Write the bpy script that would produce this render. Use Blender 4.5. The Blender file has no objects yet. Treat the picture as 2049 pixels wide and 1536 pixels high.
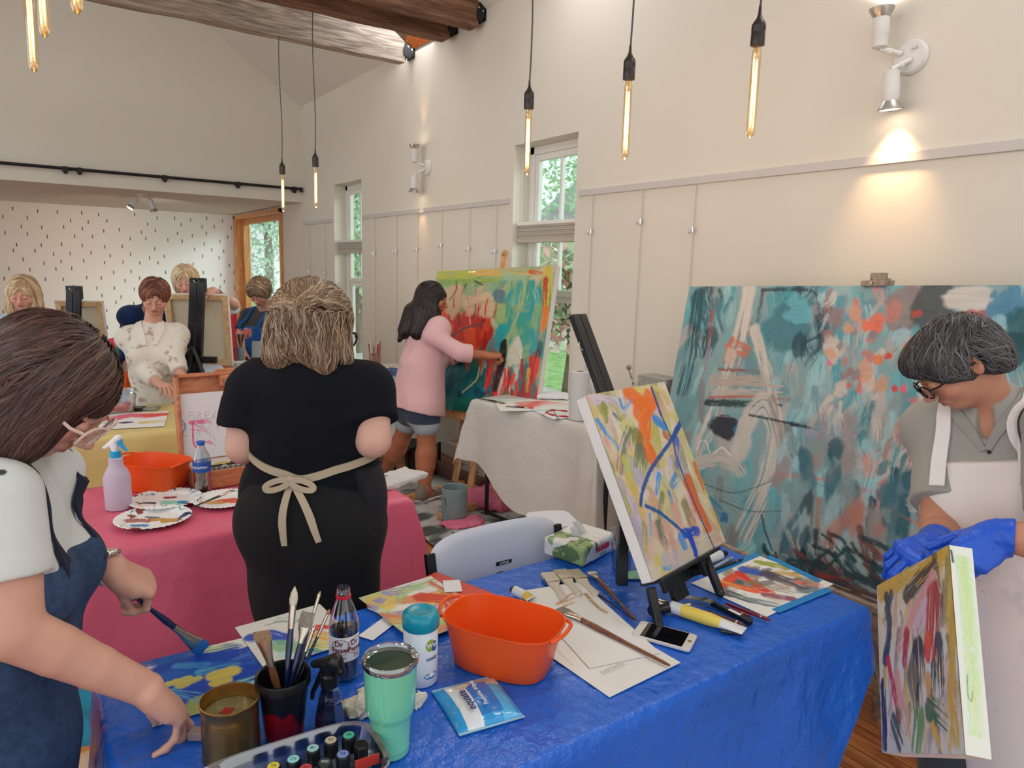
import bpy,math,random
import numpy as np
from mathutils import Vector,Matrix
# ---------------------------------------------------------------- camera
sc=bpy.context.scene
C=sc.collection
F_PX,CXP,CYP=1403.0,1024.5,768.0
EYE=np.array([0.0,0.0,1.66])
_y,_p,_r=math.radians(34.89),math.radians(9.33),math.radians(1.6)
FWD=np.array([math.sin(_y)*math.cos(_p),math.cos(_y)*math.cos(_p),-math.sin(_p)])
_r0=np.array([math.cos(_y),-math.sin(_y),0.0])
_u0=np.cross(_r0,FWD)
RGT=math.cos(_r)*_r0+math.sin(_r)*_u0
UPV=-math.sin(_r)*_r0+math.cos(_r)*_u0
cam_data=bpy.data.cameras.new('camera')
cam=bpy.data.objects.new('camera',cam_data)
C.objects.link(cam)
cam_data.sensor_width=36.0
cam_data.lens=36.0*F_PX/2049.0
cam_data.clip_start=0.05
cam_data.clip_end=200
m=Matrix(((RGT[0],UPV[0],-FWD[0],EYE[0]),(RGT[1],UPV[1],-FWD[1],EYE[1]),(RGT[2],UPV[2],-FWD[2],EYE[2]),(0,0,0,1)))
cam.matrix_world=m
sc.camera=cam
# ---------------------------------------------------------------- world, light, exposure
sc.view_settings.view_transform='Standard'
sc.view_settings.look='None'
sc.view_settings.gamma=1.0
sc.view_settings.exposure=-0.14
sc.view_settings.use_curve_mapping=False
sc.cycles.use_denoising=True
sc.cycles.max_bounces=7
sc.cycles.diffuse_bounces=4
sc.cycles.glossy_bounces=3
sc.cycles.transmission_bounces=6
sc.cycles.transparent_max_bounces=12
sc.cycles.caustics_reflective=False
sc.cycles.caustics_refractive=False
sc.cycles.sample_clamp_indirect=6.0
sc.cycles.use_adaptive_sampling=True
sc.cycles.adaptive_threshold=0.03
W=bpy.data.worlds.new('world')
sc.world=W
W.use_nodes=True
wb=W.node_tree.nodes['Background']
wb.inputs['Color'].default_value=(0.93,0.97,1.0,1)
wb.inputs['Strength'].default_value=1.5
def lamp(name,kind,loc,energy,color=(1,1,1),size=0.1,target=None,spot=None,blend=0.5,size_y=None):
	d=bpy.data.lights.new(name,kind)
	d.energy=energy
	d.color=color
	if kind=='AREA':
		d.shape='RECTANGLE'
		d.size=size
		d.size_y=size_y or size
	elif kind=='SPOT':
		d.spot_size=math.radians(spot)
		d.spot_blend=blend
		d.shadow_soft_size=size
	elif kind!='SUN':
		d.shadow_soft_size=size
	o=bpy.data.objects.new(name,d)
	C.objects.link(o)
	o.location=loc
	if target is not None:
		o.rotation_euler=(Vector(target)-Vector(loc)).to_track_quat('-Z','Y').to_euler()
	return o
	# soft low sun behind thin cloud, reaching in through the tall windows
sun=lamp('sun','SUN',(12,2,9),2.2,(0.90,0.98,1.0),0,(12-7,2+6.2,9-3.6))
sun.data.angle=math.radians(24)
# daylight falling in through the roof windows: four on the right slope; the left slope has none, its four fill lamps are added
for _y0 in(-1.8,0.8,3.5,5.95):
	lamp('roof_daylight_fill','AREA',(2.65,_y0,3.80),14,(0.97,0.985,1.0),0.66,(2.65-0.7,_y0,2.80),size_y=1.0)
	lamp('roof_daylight_fill','AREA',(-3.6,_y0,4.36),30,(0.97,0.985,1.0),0.9,(-3.6+0.75,_y0,3.36),size_y=1.2)
	# ---------------------------------------------------------------- pixel rays to real places
def ray(x,y):
	return FWD+RGT*(x-CXP)/F_PX-UPV*(y-CYP)/F_PX
def PZ(x,y,z):
	d=ray(x,y)
	return EYE+d*(z-EYE[2])/d[2]
def PX(x,y,v):
	d=ray(x,y)
	return EYE+d*v/d[0]
def PY(x,y,v):
	d=ray(x,y)
	return EYE+d*v/d[1]
def PD(x,y,dep):
	return EYE+ray(x,y)*dep
	# ---------------------------------------------------------------- materials
MATS={}
def s2l(c):
	c=np.array(c,float)
	if c.max()>1.001:
		c=c/255.0
	return tuple(np.where(c<=0.04045,c/12.92,((c+0.055)/1.055)**2.4))
def mat(name,col=(0.8,0.8,0.8),rough=0.5,metal=0.0,spec=0.5,trans=0.0,ior=1.45,emit=None,estr=0.0,noise=None,bump=None,alpha=1.0,coat=0.0,sheen=0.0,sss=0.0,transl=0.0,back=None):
	"""col in sRGB 0-255 or 0-1.  noise=(scale, amount[, stretch xyz]); bump=(scale, strength)"""
	if name in MATS:
		return MATS[name]
	M=bpy.data.materials.new(name)
	M.use_nodes=True
	nt=M.node_tree
	b=nt.nodes['Principled BSDF']
	lin=s2l(col)
	b.inputs['Base Color'].default_value=(*lin,1)
	b.inputs['Roughness'].default_value=rough
	b.inputs['Metallic'].default_value=metal
	b.inputs['Specular IOR Level'].default_value=spec
	b.inputs['Transmission Weight'].default_value=trans
	b.inputs['IOR'].default_value=ior
	b.inputs['Alpha'].default_value=alpha
	b.inputs['Coat Weight'].default_value=coat
	b.inputs['Sheen Weight'].default_value=sheen
	if sss:
		b.inputs['Subsurface Weight'].default_value=sss
		b.inputs['Subsurface Radius'].default_value=(0.012,0.005,0.003)
		b.inputs['Subsurface Scale'].default_value=1.0
	if emit is not None:
		b.inputs['Emission Color'].default_value=(*s2l(emit),1)
		b.inputs['Emission Strength'].default_value=estr
	tc=None
	if noise or bump:
		tc=nt.nodes.new('ShaderNodeTexCoord')
	if noise:
		mp=nt.nodes.new('ShaderNodeMapping')
		mp.inputs['Scale'].default_value=noise[2]if len(noise)>2 else(1,1,1)
		nt.links.new(tc.outputs['Object'],mp.inputs['Vector'])
		n=nt.nodes.new('ShaderNodeTexNoise')
		n.inputs['Scale'].default_value=noise[0]
		n.inputs['Detail'].default_value=5
		nt.links.new(mp.outputs['Vector'],n.inputs['Vector'])
		r=nt.nodes.new('ShaderNodeValToRGB')
		a=noise[1]
		r.color_ramp.elements[0].position=0.3
		r.color_ramp.elements[1].position=0.7
		r.color_ramp.elements[0].color=(*[c*(1-a)for c in lin],1)
		r.color_ramp.elements[1].color=(*[min(1,c*(1+a))for c in lin],1)
		nt.links.new(n.outputs['Fac'],r.inputs['Fac'])
		nt.links.new(r.outputs['Color'],b.inputs['Base Color'])
	if bump:
		n2=nt.nodes.new('ShaderNodeTexNoise')
		n2 .inputs['Scale'].default_value=bump[0]
		n2 .inputs['Detail'].default_value=4
		nt.links.new(tc.outputs['Object'],n2 .inputs['Vector'])
		bp=nt.nodes.new('ShaderNodeBump')
		bp.inputs['Strength'].default_value=bump[1]
		bp.inputs['Distance'].default_value=0.01
		nt.links.new(n2 .outputs['Fac'],bp.inputs['Height'])
		nt.links.new(bp.outputs['Normal'],b.inputs['Normal'])
	if transl:
		out=nt.nodes['Material Output']
		tr=nt.nodes.new('ShaderNodeBsdfTranslucent')
		tr.inputs['Color'].default_value=(*lin,1)
		mx=nt.nodes.new('ShaderNodeMixShader')
		mx.inputs['Fac'].default_value=transl
		nt.links.new(b.outputs['BSDF'],mx.inputs[1])
		nt.links.new(tr.outputs['BSDF'],mx.inputs[2])
		nt.links.new(mx.outputs['Shader'],out.inputs['Surface'])
	MATS[name]=M
	return M
def mat_vc(name,rough=0.6,spec=0.4,bump=None,coat=0.0,sss=0.0,sheen=0.0,alpha=1.0,metal=0.0,hair=0,trans=0.0):
	"""colour of the pigment / fibre read from the mesh attribute 'tint'"""
	if name in MATS:
		return MATS[name]
	M=mat(name,(0.8,0.8,0.8),rough,metal,spec,bump=bump,coat=coat,sss=sss,sheen=sheen,alpha=alpha,trans=trans)
	nt=M.node_tree
	a=nt.nodes.new('ShaderNodeAttribute')
	a.attribute_name='tint'
	nt.links.new(a.outputs['Color'],nt.nodes['Principled BSDF'].inputs['Base Color'])
	return M
def mat_glass(name,tint=(1,1,1),refl=0.12,rough=0.02,alpha=0.08):
	"""thin clear sheet: mostly transparent with a fresnel reflection"""
	if name in MATS:
		return MATS[name]
	M=bpy.data.materials.new(name)
	M.use_nodes=True
	nt=M.node_tree
	nt.nodes.remove(nt.nodes['Principled BSDF'])
	out=nt.nodes['Material Output']
	t=nt.nodes.new('ShaderNodeBsdfTransparent')
	t.inputs['Color'].default_value=(*s2l(tint),1)
	g=nt.nodes.new('ShaderNodeBsdfGlossy')
	g.inputs['Roughness'].default_value=rough
	lw=nt.nodes.new('ShaderNodeLayerWeight')
	lw.inputs['Blend'].default_value=0.35
	mr=nt.nodes.new('ShaderNodeMapRange')
	mr.inputs['To Min'].default_value=alpha
	mr.inputs['To Max'].default_value=min(1.0,alpha+refl*6)
	nt.links.new(lw.outputs['Facing'],mr.inputs['Value'])
	mx=nt.nodes.new('ShaderNodeMixShader')
	nt.links.new(mr.outputs['Result'],mx.inputs['Fac'])
	nt.links.new(t.outputs['BSDF'],mx.inputs[1])
	nt.links.new(g.outputs['BSDF'],mx.inputs[2])
	nt.links.new(mx.outputs['Shader'],out.inputs['Surface'])
	MATS[name]=M
	return M
	# ---------------------------------------------------------------- objects and tags
def tag(o,label=None,cat=None,group=None,kind=None):
	if label:
		o['label']=label
	if cat:
		o['category']=cat
	if group:
		o['group']=group
	if kind:
		o['kind']=kind
	return o
def thing(name,label,cat,loc=(0,0,0),group=None,kind=None,rotz=0):
	o=bpy.data.objects.new(name,None)
	o.empty_display_size=0.1
	C.objects.link(o)
	o.location=[float(v)for v in loc]
	o.rotation_euler=(0,0,rotz)
	return tag(o,label,cat,group,kind)
def nrm(v):
	v=np.array(v,float)
	return v/max(1e-9,np.linalg.norm(v))
def frame_from(z,x=None):
	z=nrm(z)
	if x is None or abs(np.dot(nrm(x),z))>0.999:
		x=np.array([1.0,0,0])if abs(z[0])<0.9 else np.array([0,1.0,0])
	x=nrm(np.array(x,float)-z*np.dot(x,z))
	return np.array([x,np.cross(z,x),z])
class MB:
	"""collects shapes in world metres; build() links them as one mesh object"""
	def __init__(s):
		s.v=[]
		s.f=[]
		s.c=[]
		s.n=0
		s.mi=[]
	def add(s,v,f,col=None,mi=0):
		v=np.asarray(v,float).reshape(-1,3)
		s.v.append(v)
		n=s.n
		s.f+=[tuple(int(i)+n for i in q)for q in f]
		s.mi+=[mi]*len(f)
		s.n+=len(v)
		if col is not None:
			col=np.asarray(col,float)
			if col.ndim==1:
				col=np.tile(col,(len(v),1))
		s.c.append(col if col is not None else np.full((len(v),3),np.nan))
		return s
	def box(s,lo,hi,R=None,o=(0,0,0),col=None,mi=0):
		lo,hi=np.minimum(lo,hi),np.maximum(lo,hi)
		v=np.array([[(lo,hi)[i][0],(lo,hi)[j][1],(lo,hi)[k][2]]for i in(0,1)for j in(0,1)for k in(0,1)])
		if R is not None:
			v=v@np.asarray(R)
		v=v+np.array(o)
		return s.add(v,[(0,1,3,2),(4,6,7,5),(0,4,5,1),(2,3,7,6),(0,2,6,4),(1,5,7,3)],col,mi)
	def bar(s,a,b,w,h,up=(0,0,1),col=None,mi=0):
		a,b=np.array(a,float),np.array(b,float)
		z=nrm(b-a)
		x=nrm(np.cross(up,z))
		y=np.cross(z,x)
		L=np.linalg.norm(b-a)
		return s.box((-w/2,-h/2,0),(w/2,h/2,L),np.array([x,y,z]),a,col,mi)
	def lathe(s,prof,o=(0,0,0),R=None,n=24,sx=1.0,sy=1.0,col=None,cap=True,power=2.0,mi=0):
		"""prof = [(r, z)...]; power > 2 squares the section off"""
		t=np.arange(n)*2*math.pi/n
		c,sn=np.cos(t),np.sin(t)
		if power!=2.0:
			k=(np.abs(c)**power+np.abs(sn)**power)**(-1.0/power)
			c,sn=c*k,sn*k
		v=[]
		for r,z in prof:
			v.append(np.stack([c*r*sx,sn*r*sy,np.full(n,z)],1))
		v=np.concatenate(v)
		f=[]
		m_=len(prof)
		for i in range(m_-1):
			for j in range(n):
				k=(j+1)%n
				f.append((i*n+j,i*n+k,(i+1)*n+k,(i+1)*n+j))
		if cap:
			if prof[0][0]>1e-5:
				f.append(tuple(range(n-1,-1,-1)))
			if prof[-1][0]>1e-5:
				f.append(tuple((m_-1)*n+j for j in range(n)))
		if R is not None:
			v=v@np.asarray(R)
		return s.add(v+np.array(o),f,col,mi)
	def cyl(s,a,b,r,r2=None,n=16,col=None,mi=0):
		a,b=np.array(a,float),np.array(b,float)
		L=np.linalg.norm(b-a)
		return s.lathe([(r,0),(r if r2 is None else r2,L)],a,frame_from(b-a),n,col=col,mi=mi)
	def path_lathe(s,a,b,prof,n=16,x=None,sx=1,sy=1,col=None,power=2.0,mi=0):
		a,b=np.array(a,float),np.array(b,float)
		return s.lathe(prof,a,frame_from(b-a,x),n,sx,sy,col,True,power,mi)
	def tube(s,pts,r,n=8,col=None,closed=False,mi=0,flat=1.0):
		P=np.asarray(pts,float)
		m_=len(P)
		rr=np.full(m_,r)if np.isscalar(r)else np.asarray(r,float)
		T=np.gradient(P,axis=0)
		if closed:
			T=np.roll(P,-1,0)-np.roll(P,1,0)
		T/=np.maximum(1e-9,np.linalg.norm(T,axis=1))[:,None]
		up=np.array([0,0,1.0])if abs(T[0][2])<0.9 else np.array([1.0,0,0])
		v=[]
		x=nrm(np.cross(up,T[0]))
		t=np.arange(n)*2*math.pi/n
		for i in range(m_):
			x=nrm(x-T[i]*np.dot(x,T[i]))
			y=np.cross(T[i],x)
			v.append(P[i]+rr[i]*(np.cos(t)[:,None]*x+flat*np.sin(t)[:,None]*y))
		f=[]
		for i in range(m_-1+(1 if closed else 0)):
			i2=(i+1)%m_
			for j in range(n):
				k=(j+1)%n
				f.append((i*n+j,i*n+k,i2*n+k,i2*n+j))
		if not closed:
			f.append(tuple(range(n-1,-1,-1)))
			f.append(tuple((m_-1)*n+j for j in range(n)))
		return s.add(np.concatenate(v),f,col,mi)
	def grid(s,P,col=None,mi=0,flip=False):
		"""P (h, w, 3)"""
		h,w=P.shape[:2]
		i=np.arange(h*w).reshape(h,w)
		q=np.stack([i[:-1,:-1],i[:-1,1:],i[1:,1:],i[1:,:-1]],-1).reshape(-1,4)
		if flip:
			q=q[:,::-1]
		return s.add(P.reshape(-1,3),q.tolist(),None if col is None else np.asarray(col).reshape(-1,3),mi)
	def prism(s,poly,z0,z1,R=None,o=(0,0,0),col=None,mi=0):
		n=len(poly)
		v=[(x,y,z0)for x,y in poly]+[(x,y,z1)for x,y in poly]
		f=[tuple(range(n-1,-1,-1)),tuple(range(n,2*n))]+[(i,(i+1)%n,n+(i+1)%n,n+i)for i in range(n)]
		v=np.array(v,float)
		if R is not None:
			v=v@np.asarray(R)
		return s.add(v+np.array(o),f,col,mi)
	def sphere(s,c,r,n=16,m_=10,R=None,col=None,mi=0):
		r=np.array([r]*3 if np.isscalar(r)else r,float)
		v=[(0,0,-1)]
		for i in range(1,m_):
			a=-math.pi/2+math.pi*i/m_
			for j in range(n):
				b=2*math.pi*j/n
				v.append((math.cos(a)*math.cos(b),math.cos(a)*math.sin(b),math.sin(a)))
		v.append((0,0,1))
		f=[]
		for j in range(n):
			k=(j+1)%n
			f.append((0,1+k,1+j))
			for i in range(m_-2):
				f.append((1+i*n+j,1+i*n+k,1+(i+1)*n+k,1+(i+1)*n+j))
			f.append((1+(m_-2)*n+j,1+(m_-2)*n+k,len(v)-1))
		v=np.array(v)*r
		if R is not None:
			v=v@np.asarray(R)
		return s.add(v+np.array(c),f,col,mi)
	def build(s,name,material,parent=None,smooth=True,bevel=0.0,angle=40,seg=2,sub=0):
		V=np.concatenate(s.v)if s.v else np.zeros((0,3))
		if parent is not None:
			MW=np.array(world_inv(parent))
			V=V@MW[:3,:3].T+MW[:3,3]
		me=bpy.data.meshes.new(name)
		me.from_pydata([tuple(p)for p in V.tolist()],[],s.f)
		Cc=np.concatenate(s.c)if s.c else None
		if Cc is not None and not np.isnan(Cc).all():
			Cc=np.nan_to_num(Cc,nan=0.8)
			at=me.color_attributes.new('tint','FLOAT_COLOR','POINT')
			at.data.foreach_set('color',np.concatenate([Cc,np.ones((len(Cc),1))],1).astype(np.float32).ravel())
		ms=material if isinstance(material,(list,tuple))else[material]
		for mm in ms:
			me.materials.append(mm)
		if len(ms)>1:
			me.polygons.foreach_set('material_index',s.mi)
		if smooth:
			me.polygons.foreach_set('use_smooth',[True]*len(me.polygons))
			try:
				me.set_sharp_from_angle(angle=math.radians(angle))
			except Exception:
				pass
		me.update()
		o=bpy.data.objects.new(name,me)
		C.objects.link(o)
		if parent is not None:
			o.parent=parent
		if bevel:
			bm_=o.modifiers.new('bevel','BEVEL')
			bm_.width=bevel
			bm_.segments=seg
			bm_.limit_method='ANGLE'
			bm_.angle_limit=math.radians(35)
		if sub:
			sb=o.modifiers.new('sub','SUBSURF')
			sb.levels=sub
			sb.render_levels=sub
		return o
def world_inv(o):
	M=Matrix.Identity(4)
	while o is not None:
		M=Matrix.LocRotScale(o.location,o.rotation_euler.to_quaternion(),o.scale)@M
		o=o.parent
	return M.inverted()
def fast_mesh(name,V,Q,material,parent=None,col=None,smooth=True):
	"""quads from arrays"""
	V=np.asarray(V,np.float64)
	if parent is not None:
		MW=np.array(world_inv(parent))
		V=V@MW[:3,:3].T+MW[:3,3]
	me=bpy.data.meshes.new(name)
	Q=np.asarray(Q,np.int32)
	me.vertices.add(len(V))
	me.vertices.foreach_set('co',V.astype(np.float32).ravel())
	me.loops.add(Q.size)
	me.loops.foreach_set('vertex_index',Q.ravel())
	me.polygons.add(len(Q))
	me.polygons.foreach_set('loop_start',(np.arange(len(Q))*Q.shape[1]).astype(np.int32))
	me.polygons.foreach_set('loop_total',np.full(len(Q),Q.shape[1],np.int32))
	if smooth:
		me.polygons.foreach_set('use_smooth',np.ones(len(Q),bool))
	me.update(calc_edges=True)
	if col is not None:
		at=me.color_attributes.new('tint','FLOAT_COLOR','POINT')
		at.data.foreach_set('color',np.concatenate([col,np.ones((len(col),1))],1).astype(np.float32).ravel())
	me.materials.append(material)
	o=bpy.data.objects.new(name,me)
	C.objects.link(o)
	if parent is not None:
		o.parent=parent
	return o
def copy_tree(o,parent=None):
	c=o.copy()
	C.objects.link(c)
	if parent is not None:
		c.parent=parent
	for ch in list(o.children):
		copy_tree(ch,c)
	return c
def text_mesh(body,size,origin,xdir,ydir,material,parent,name='lettering',depth=0.0004,bold=0.0,wrap=None,align='CENTER',lift=0.0004,sx=1.0):
	"""flat lettering on a surface; wrap=(centre_xyz, axis z assumed world up, radius, angle0) bends it round a can"""
	cu=bpy.data.curves.new('t','FONT')
	cu.body=body
	cu.size=size
	cu.align_x=align
	cu.align_y='CENTER'
	cu.offset=bold
	cu.extrude=0.0
	cu.resolution_u=3
	ob=bpy.data.objects.new('t',cu)
	C.objects.link(ob)
	dg=bpy.context.evaluated_depsgraph_get()
	dg.update()
	me0=ob.evaluated_get(dg).to_mesh()
	V=np.array([v.co[:]for v in me0 .vertices]).reshape(-1,3)
	Fc=[tuple(p.vertices)for p in me0 .polygons]
	bpy.data.objects.remove(ob)
	if len(V)==0:
		return None
	V[:,0]*=sx
	mb=MB()
	if wrap is None:
		x,y=nrm(xdir),nrm(ydir)
		z=np.cross(x,y)
		P=np.array(origin)+V[:,:1]*x+V[:,1:2]*y+z*lift
	else:
		c,r,a0=wrap
		# subdivide is not needed for the small glyphs used here
		a=a0+V[:,0]/r
		P=np.stack([c[0]+(r+lift)*np.cos(a),c[1]+(r+lift)*np.sin(a),c[2]+V[:,1]],1)
	mb.add(P,Fc)
	return mb.build(name,material,parent,smooth=False)
	# ---------------------------------------------------------------- noise
_rs=np.random.RandomState(7)
_NT=_rs.rand(64,64,64).astype(np.float32)
def vnoise(P,scale=1.0,seed=0):
	"""trilinear value noise of points (N,3) in 0..1"""
	p=np.asarray(P,np.float64)*scale+seed*17.31
	i=np.floor(p).astype(np.int64)
	f=p-i
	f=f*f*(3-2*f)
	i0=i&63
	i1=(i+1)&63
	x0,y0,z0=i0[...,0],i0[...,1],i0[...,2]
	x1,y1,z1=i1[...,0],i1[...,1],i1[...,2]
	fx,fy,fz=f[...,0],f[...,1],f[...,2]
	a=_NT[x0,y0,z0]*(1-fx)+_NT[x1,y0,z0]*fx
	b=_NT[x0,y1,z0]*(1-fx)+_NT[x1,y1,z0]*fx
	c=_NT[x0,y0,z1]*(1-fx)+_NT[x1,y0,z1]*fx
	d=_NT[x0,y1,z1]*(1-fx)+_NT[x1,y1,z1]*fx
	return(a*(1-fy)+b*fy)*(1-fz)+(c*(1-fy)+d*fy)*fz
def fnoise(P,scale=1.0,seed=0,octv=3):
	s,a,t=0,1.0,0
	for k in range(octv):
		s=s+a*vnoise(P,scale*2**k,seed+k)
		t+=a
		a*=0.5
	return s/t
def ridged(P,scale,seed=0,octv=3):
	"""thin creases, 0..1 high at the crease"""
	s,a,t=0,1.0,0
	for k in range(octv):
		s=s+a*(1-np.abs(2*vnoise(P,scale*1.9**k,seed+3*k)-1))**3
		t+=a
		a*=0.55
	return s/t
	# ---------------------------------------------------------------- implicit bodies
class SDF:
	def __init__(s):
		s.p=[]
		s.disp=None
	def cone(s,a,b,ra,rb,k=0.02,sub=False):
		s.p.append(('c',np.array(a,float),np.array(b,float),ra,rb,k,sub))
		return s
	def chain(s,pts,rad,k=0.02):
		for i in range(len(pts)-1):
			s.cone(pts[i],pts[i+1],rad[i],rad[i+1],k)
		return s
	def ell(s,c,r,R=None,k=0.02,sub=False):
		r=np.array([r]*3 if np.isscalar(r)else r,float)
		s.p.append(('e',np.array(c,float),r,None if R is None else np.asarray(R,float),None,k,sub))
		return s
	def box(s,c,h,R=None,rnd=0.01,k=0.02,sub=False):
		s.p.append(('b',np.array(c,float),np.array(h,float),None if R is None else np.asarray(R,float),rnd,k,sub))
		return s
	def cut(s,p,n,k=0.003):
		"""keep the side the normal points away from"""
		s.p.append(('h',np.array(p,float),nrm(n),None,None,k,True))
		return s
	def join(s,T,k=0.03):
		"""smooth union with another implicit shape that keeps its own cuts"""
		lo,hi=T.bounds(0)
		s.p.append(('s',(lo+hi)/2,(hi-lo)/2,T,None,k,False))
		return s
	def bounds(s,pad=0.03):
		lo,hi=np.full(3,1e9),np.full(3,-1e9)
		for q in s.p:
			if q[-1]:
				continue
			if q[0]=='c':
				for c,r in((q[1],q[3]),(q[2],q[4])):
					lo=np.minimum(lo,c-r)
					hi=np.maximum(hi,c+r)
			else:
				r=max(q[2])if q[0]=='e' else np.linalg.norm(q[2])
				if q[3]is None or q[0]=='s':
					e=q[2]
				else:
					e=np.abs(q[3].T)@q[2]
				lo=np.minimum(lo,q[1]-e)
				hi=np.maximum(hi,q[1]+e)
		return lo-pad,hi+pad
	def sphere_of(s,q):
		if q[0]=='c':
			return(q[1]+q[2])/2,np.linalg.norm(q[1]-q[2])/2+max(q[3],q[4])
		if q[0]=='e':
			return q[1],max(q[2])
		return q[1],np.linalg.norm(q[2])
	def local(s,c,R):
		"""the few shapes that matter within R of c"""
		dc=float(s(np.array([c]))[0])
		T=SDF()
		T.disp=s.disp
		for q in s.p:
			if q[0]in 'hs':
				T.p.append(q)
				continue
			pc,pr=s.sphere_of(q)
			lb=np.linalg.norm(c-pc)-pr-R
			if q[-1]:
				if lb<0.03:
					T.p.append(q)
			elif lb<abs(dc)+R+q[5]+0.03:
				T.p.append(q)
		return T
	def __call__(s,P):
		d=np.full(len(P),1e3)
		for q in s.p:
			t=q[0]
			k,sub=q[5],q[6]
			if t=='c':
				a,b,ra,rb=q[1],q[2],q[3],q[4]
				ab=b-a
				L2=max(1e-12,ab@ab)
				h=np.clip(((P-a)@ab)/L2,0,1)
				di=np.linalg.norm(P-a-h[:,None]*ab,axis=1)-(ra+(rb-ra)*h)
			elif t=='e':
				u=P-q[1]
				if q[3]is not None:
					u=u@q[3].T
				r=q[2]
				k0=np.linalg.norm(u/r,axis=1)
				k1=np.linalg.norm(u/(r*r),axis=1)
				di=np.where(k1>1e-9,k0*(k0-1.0)/np.maximum(k1,1e-9),-r.min())
			elif t=='b':
				u=P-q[1]
				if q[3]is not None:
					u=u@q[3].T
				w=np.abs(u)-(q[2]-q[4])
				di=np.linalg.norm(np.maximum(w,0),axis=1)+np.minimum(w.max(1),0)-q[4]
			elif t=='s':
				di=q[3](P)
			else:
				di=-((P-q[1])@q[2])
			if sub:
				di=-di
				h=np.clip(0.5-0.5*(d-di)/k,0,1)
				d=d*(1-h)+di*h+k*h*(1-h)
			else:
				h=np.clip(0.5+0.5*(d-di)/k,0,1)
				d=d*(1-h)+di*h-k*h*(1-h)
		return d
	def grad(s,P,e=0.0015):
		g=np.zeros_like(P)
		for i in range(3):
			o=np.zeros(3)
			o[i]=e
			g[:,i]=s.f(P+o)-s.f(P-o)
		return g/np.maximum(1e-9,np.linalg.norm(g,axis=1))[:,None]
	def f(s,P):
		d=s(P)
		if s.disp is not None:
			d=d-s.disp(P)
		return d
def surface(S,h,lo=None,hi=None,f=None):
	"""naive surface nets of S (negative inside) with cell size h; returns V, Q"""
	if lo is None:
		lo,hi=S.bounds()
	f0_=f
	f=f or S.f
	lo=np.array(lo,float)
	B=4
	n=np.maximum(2,np.ceil((np.array(hi)-lo)/(h*B)).astype(int))
	H=h*B
	gx=[lo[i]+(np.arange(n[i])+0.5)*H for i in range(3)]
	G=np.stack(np.meshgrid(*gx,indexing='ij'),-1).reshape(-1,3)
	dc=f(G)
	act=(np.abs(dc)<H*1.5).reshape(n)
	N=n*B
	Fd=np.repeat(np.repeat(np.repeat(np.where(dc<0,-1.0,1.0).reshape(n).astype(np.float32),B,0),B,1),B,2)
	idx=np.argwhere(act)
	if len(idx)==0:
		return np.zeros((0,3)),np.zeros((0,4),int)
	off=np.stack(np.meshgrid(*[np.arange(B)]*3,indexing='ij'),-1).reshape(-1,3)
	grp=(idx//6)@np.array([1000000,1000,1])
	order=np.argsort(grp,kind='stable')
	idx,grp=idx[order],grp[order]
	cuts=np.flatnonzero(np.diff(grp))+1
	for gi in np.split(idx,cuts):
		J=(gi[:,None,:]*B+off[None]).reshape(-1,3)
		P=lo+(J+0.5)*h
		if isinstance(S,SDF)and f0_ is None:
			a,b=P.min(0),P.max(0)
			T=S.local((a+b)/2,np.linalg.norm(b-a)/2)
			Fd[J[:,0],J[:,1],J[:,2]]=T.f(P)
		else:
			Fd[J[:,0],J[:,1],J[:,2]]=f(P)
	s=Fd<0
	c=[s[a:N[0]-1+a,b:N[1]-1+b,d:N[2]-1+d]for a in(0,1)for b in(0,1)for d in(0,1)]
	cnt=np.zeros(c[0].shape,np.uint8)
	for q in c:
		cnt+=q
	A=np.argwhere((cnt>0)&(cnt<8))
	vid=np.full(c[0].shape,-1,np.int32)
	vid[A[:,0],A[:,1],A[:,2]]=np.arange(len(A))
	sumv=np.zeros((len(A),3))
	num=np.zeros(len(A))
	for ax in range(3):
		for p in(0,1):
			for q in(0,1):
				o0=np.zeros(3,int)
				oth=[i for i in range(3)if i!=ax]
				o0[oth[0]],o0[oth[1]]=p,q
				o1=o0 .copy()
				o1[ax]=1
				a0=A+o0
				a1=A+o1
				f0=Fd[a0[:,0],a0[:,1],a0[:,2]]
				f1=Fd[a1[:,0],a1[:,1],a1[:,2]]
				x=(f0<0)!=(f1<0)
				t=np.where(x,f0/np.where(x,f0-f1,1),0)
				pt=np.tile(o0 .astype(float),(len(A),1))
				pt[:,ax]=t
				sumv[x]+=pt[x]
				num[x]+=1
	V=lo+(A+sumv/np.maximum(num,1)[:,None]+0.5)*h
	Qs=[]
	for ax in range(3):
		u,w=[(1,2),(2,0),(0,1)][ax]
		sl0=[slice(1,N[i]-1)for i in range(3)]
		sl1=[slice(1,N[i]-1)for i in range(3)]
		sl1[ax]=slice(2,N[ax])
		a,b=s[tuple(sl0)],s[tuple(sl1)]
		E=np.argwhere(a!=b)+1
		if len(E)==0:
			continue
		E=E[(E[:,ax]<N[ax]-1)]
		ss=s[E[:,0],E[:,1],E[:,2]]
		q=[]
		for du,dw in((0,0),(1,0),(1,1),(0,1)):
			k=E.copy()
			k[:,u]-=du
			k[:,w]-=dw
			q.append(vid[k[:,0],k[:,1],k[:,2]])
		q=np.stack(q,1)
		q[~ss]=q[~ss][:,::-1]
		q=q[(q>=0).all(1)]
		Qs.append(q)
	Q=np.concatenate(Qs)
	return V,Q[:,::-1]
def join_vq(parts):
	V,Q,n=[],[],0
	for v,q in parts:
		V.append(v)
		Q.append(q+n)
		n+=len(v)
	return np.concatenate(V),np.concatenate(Q)
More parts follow.
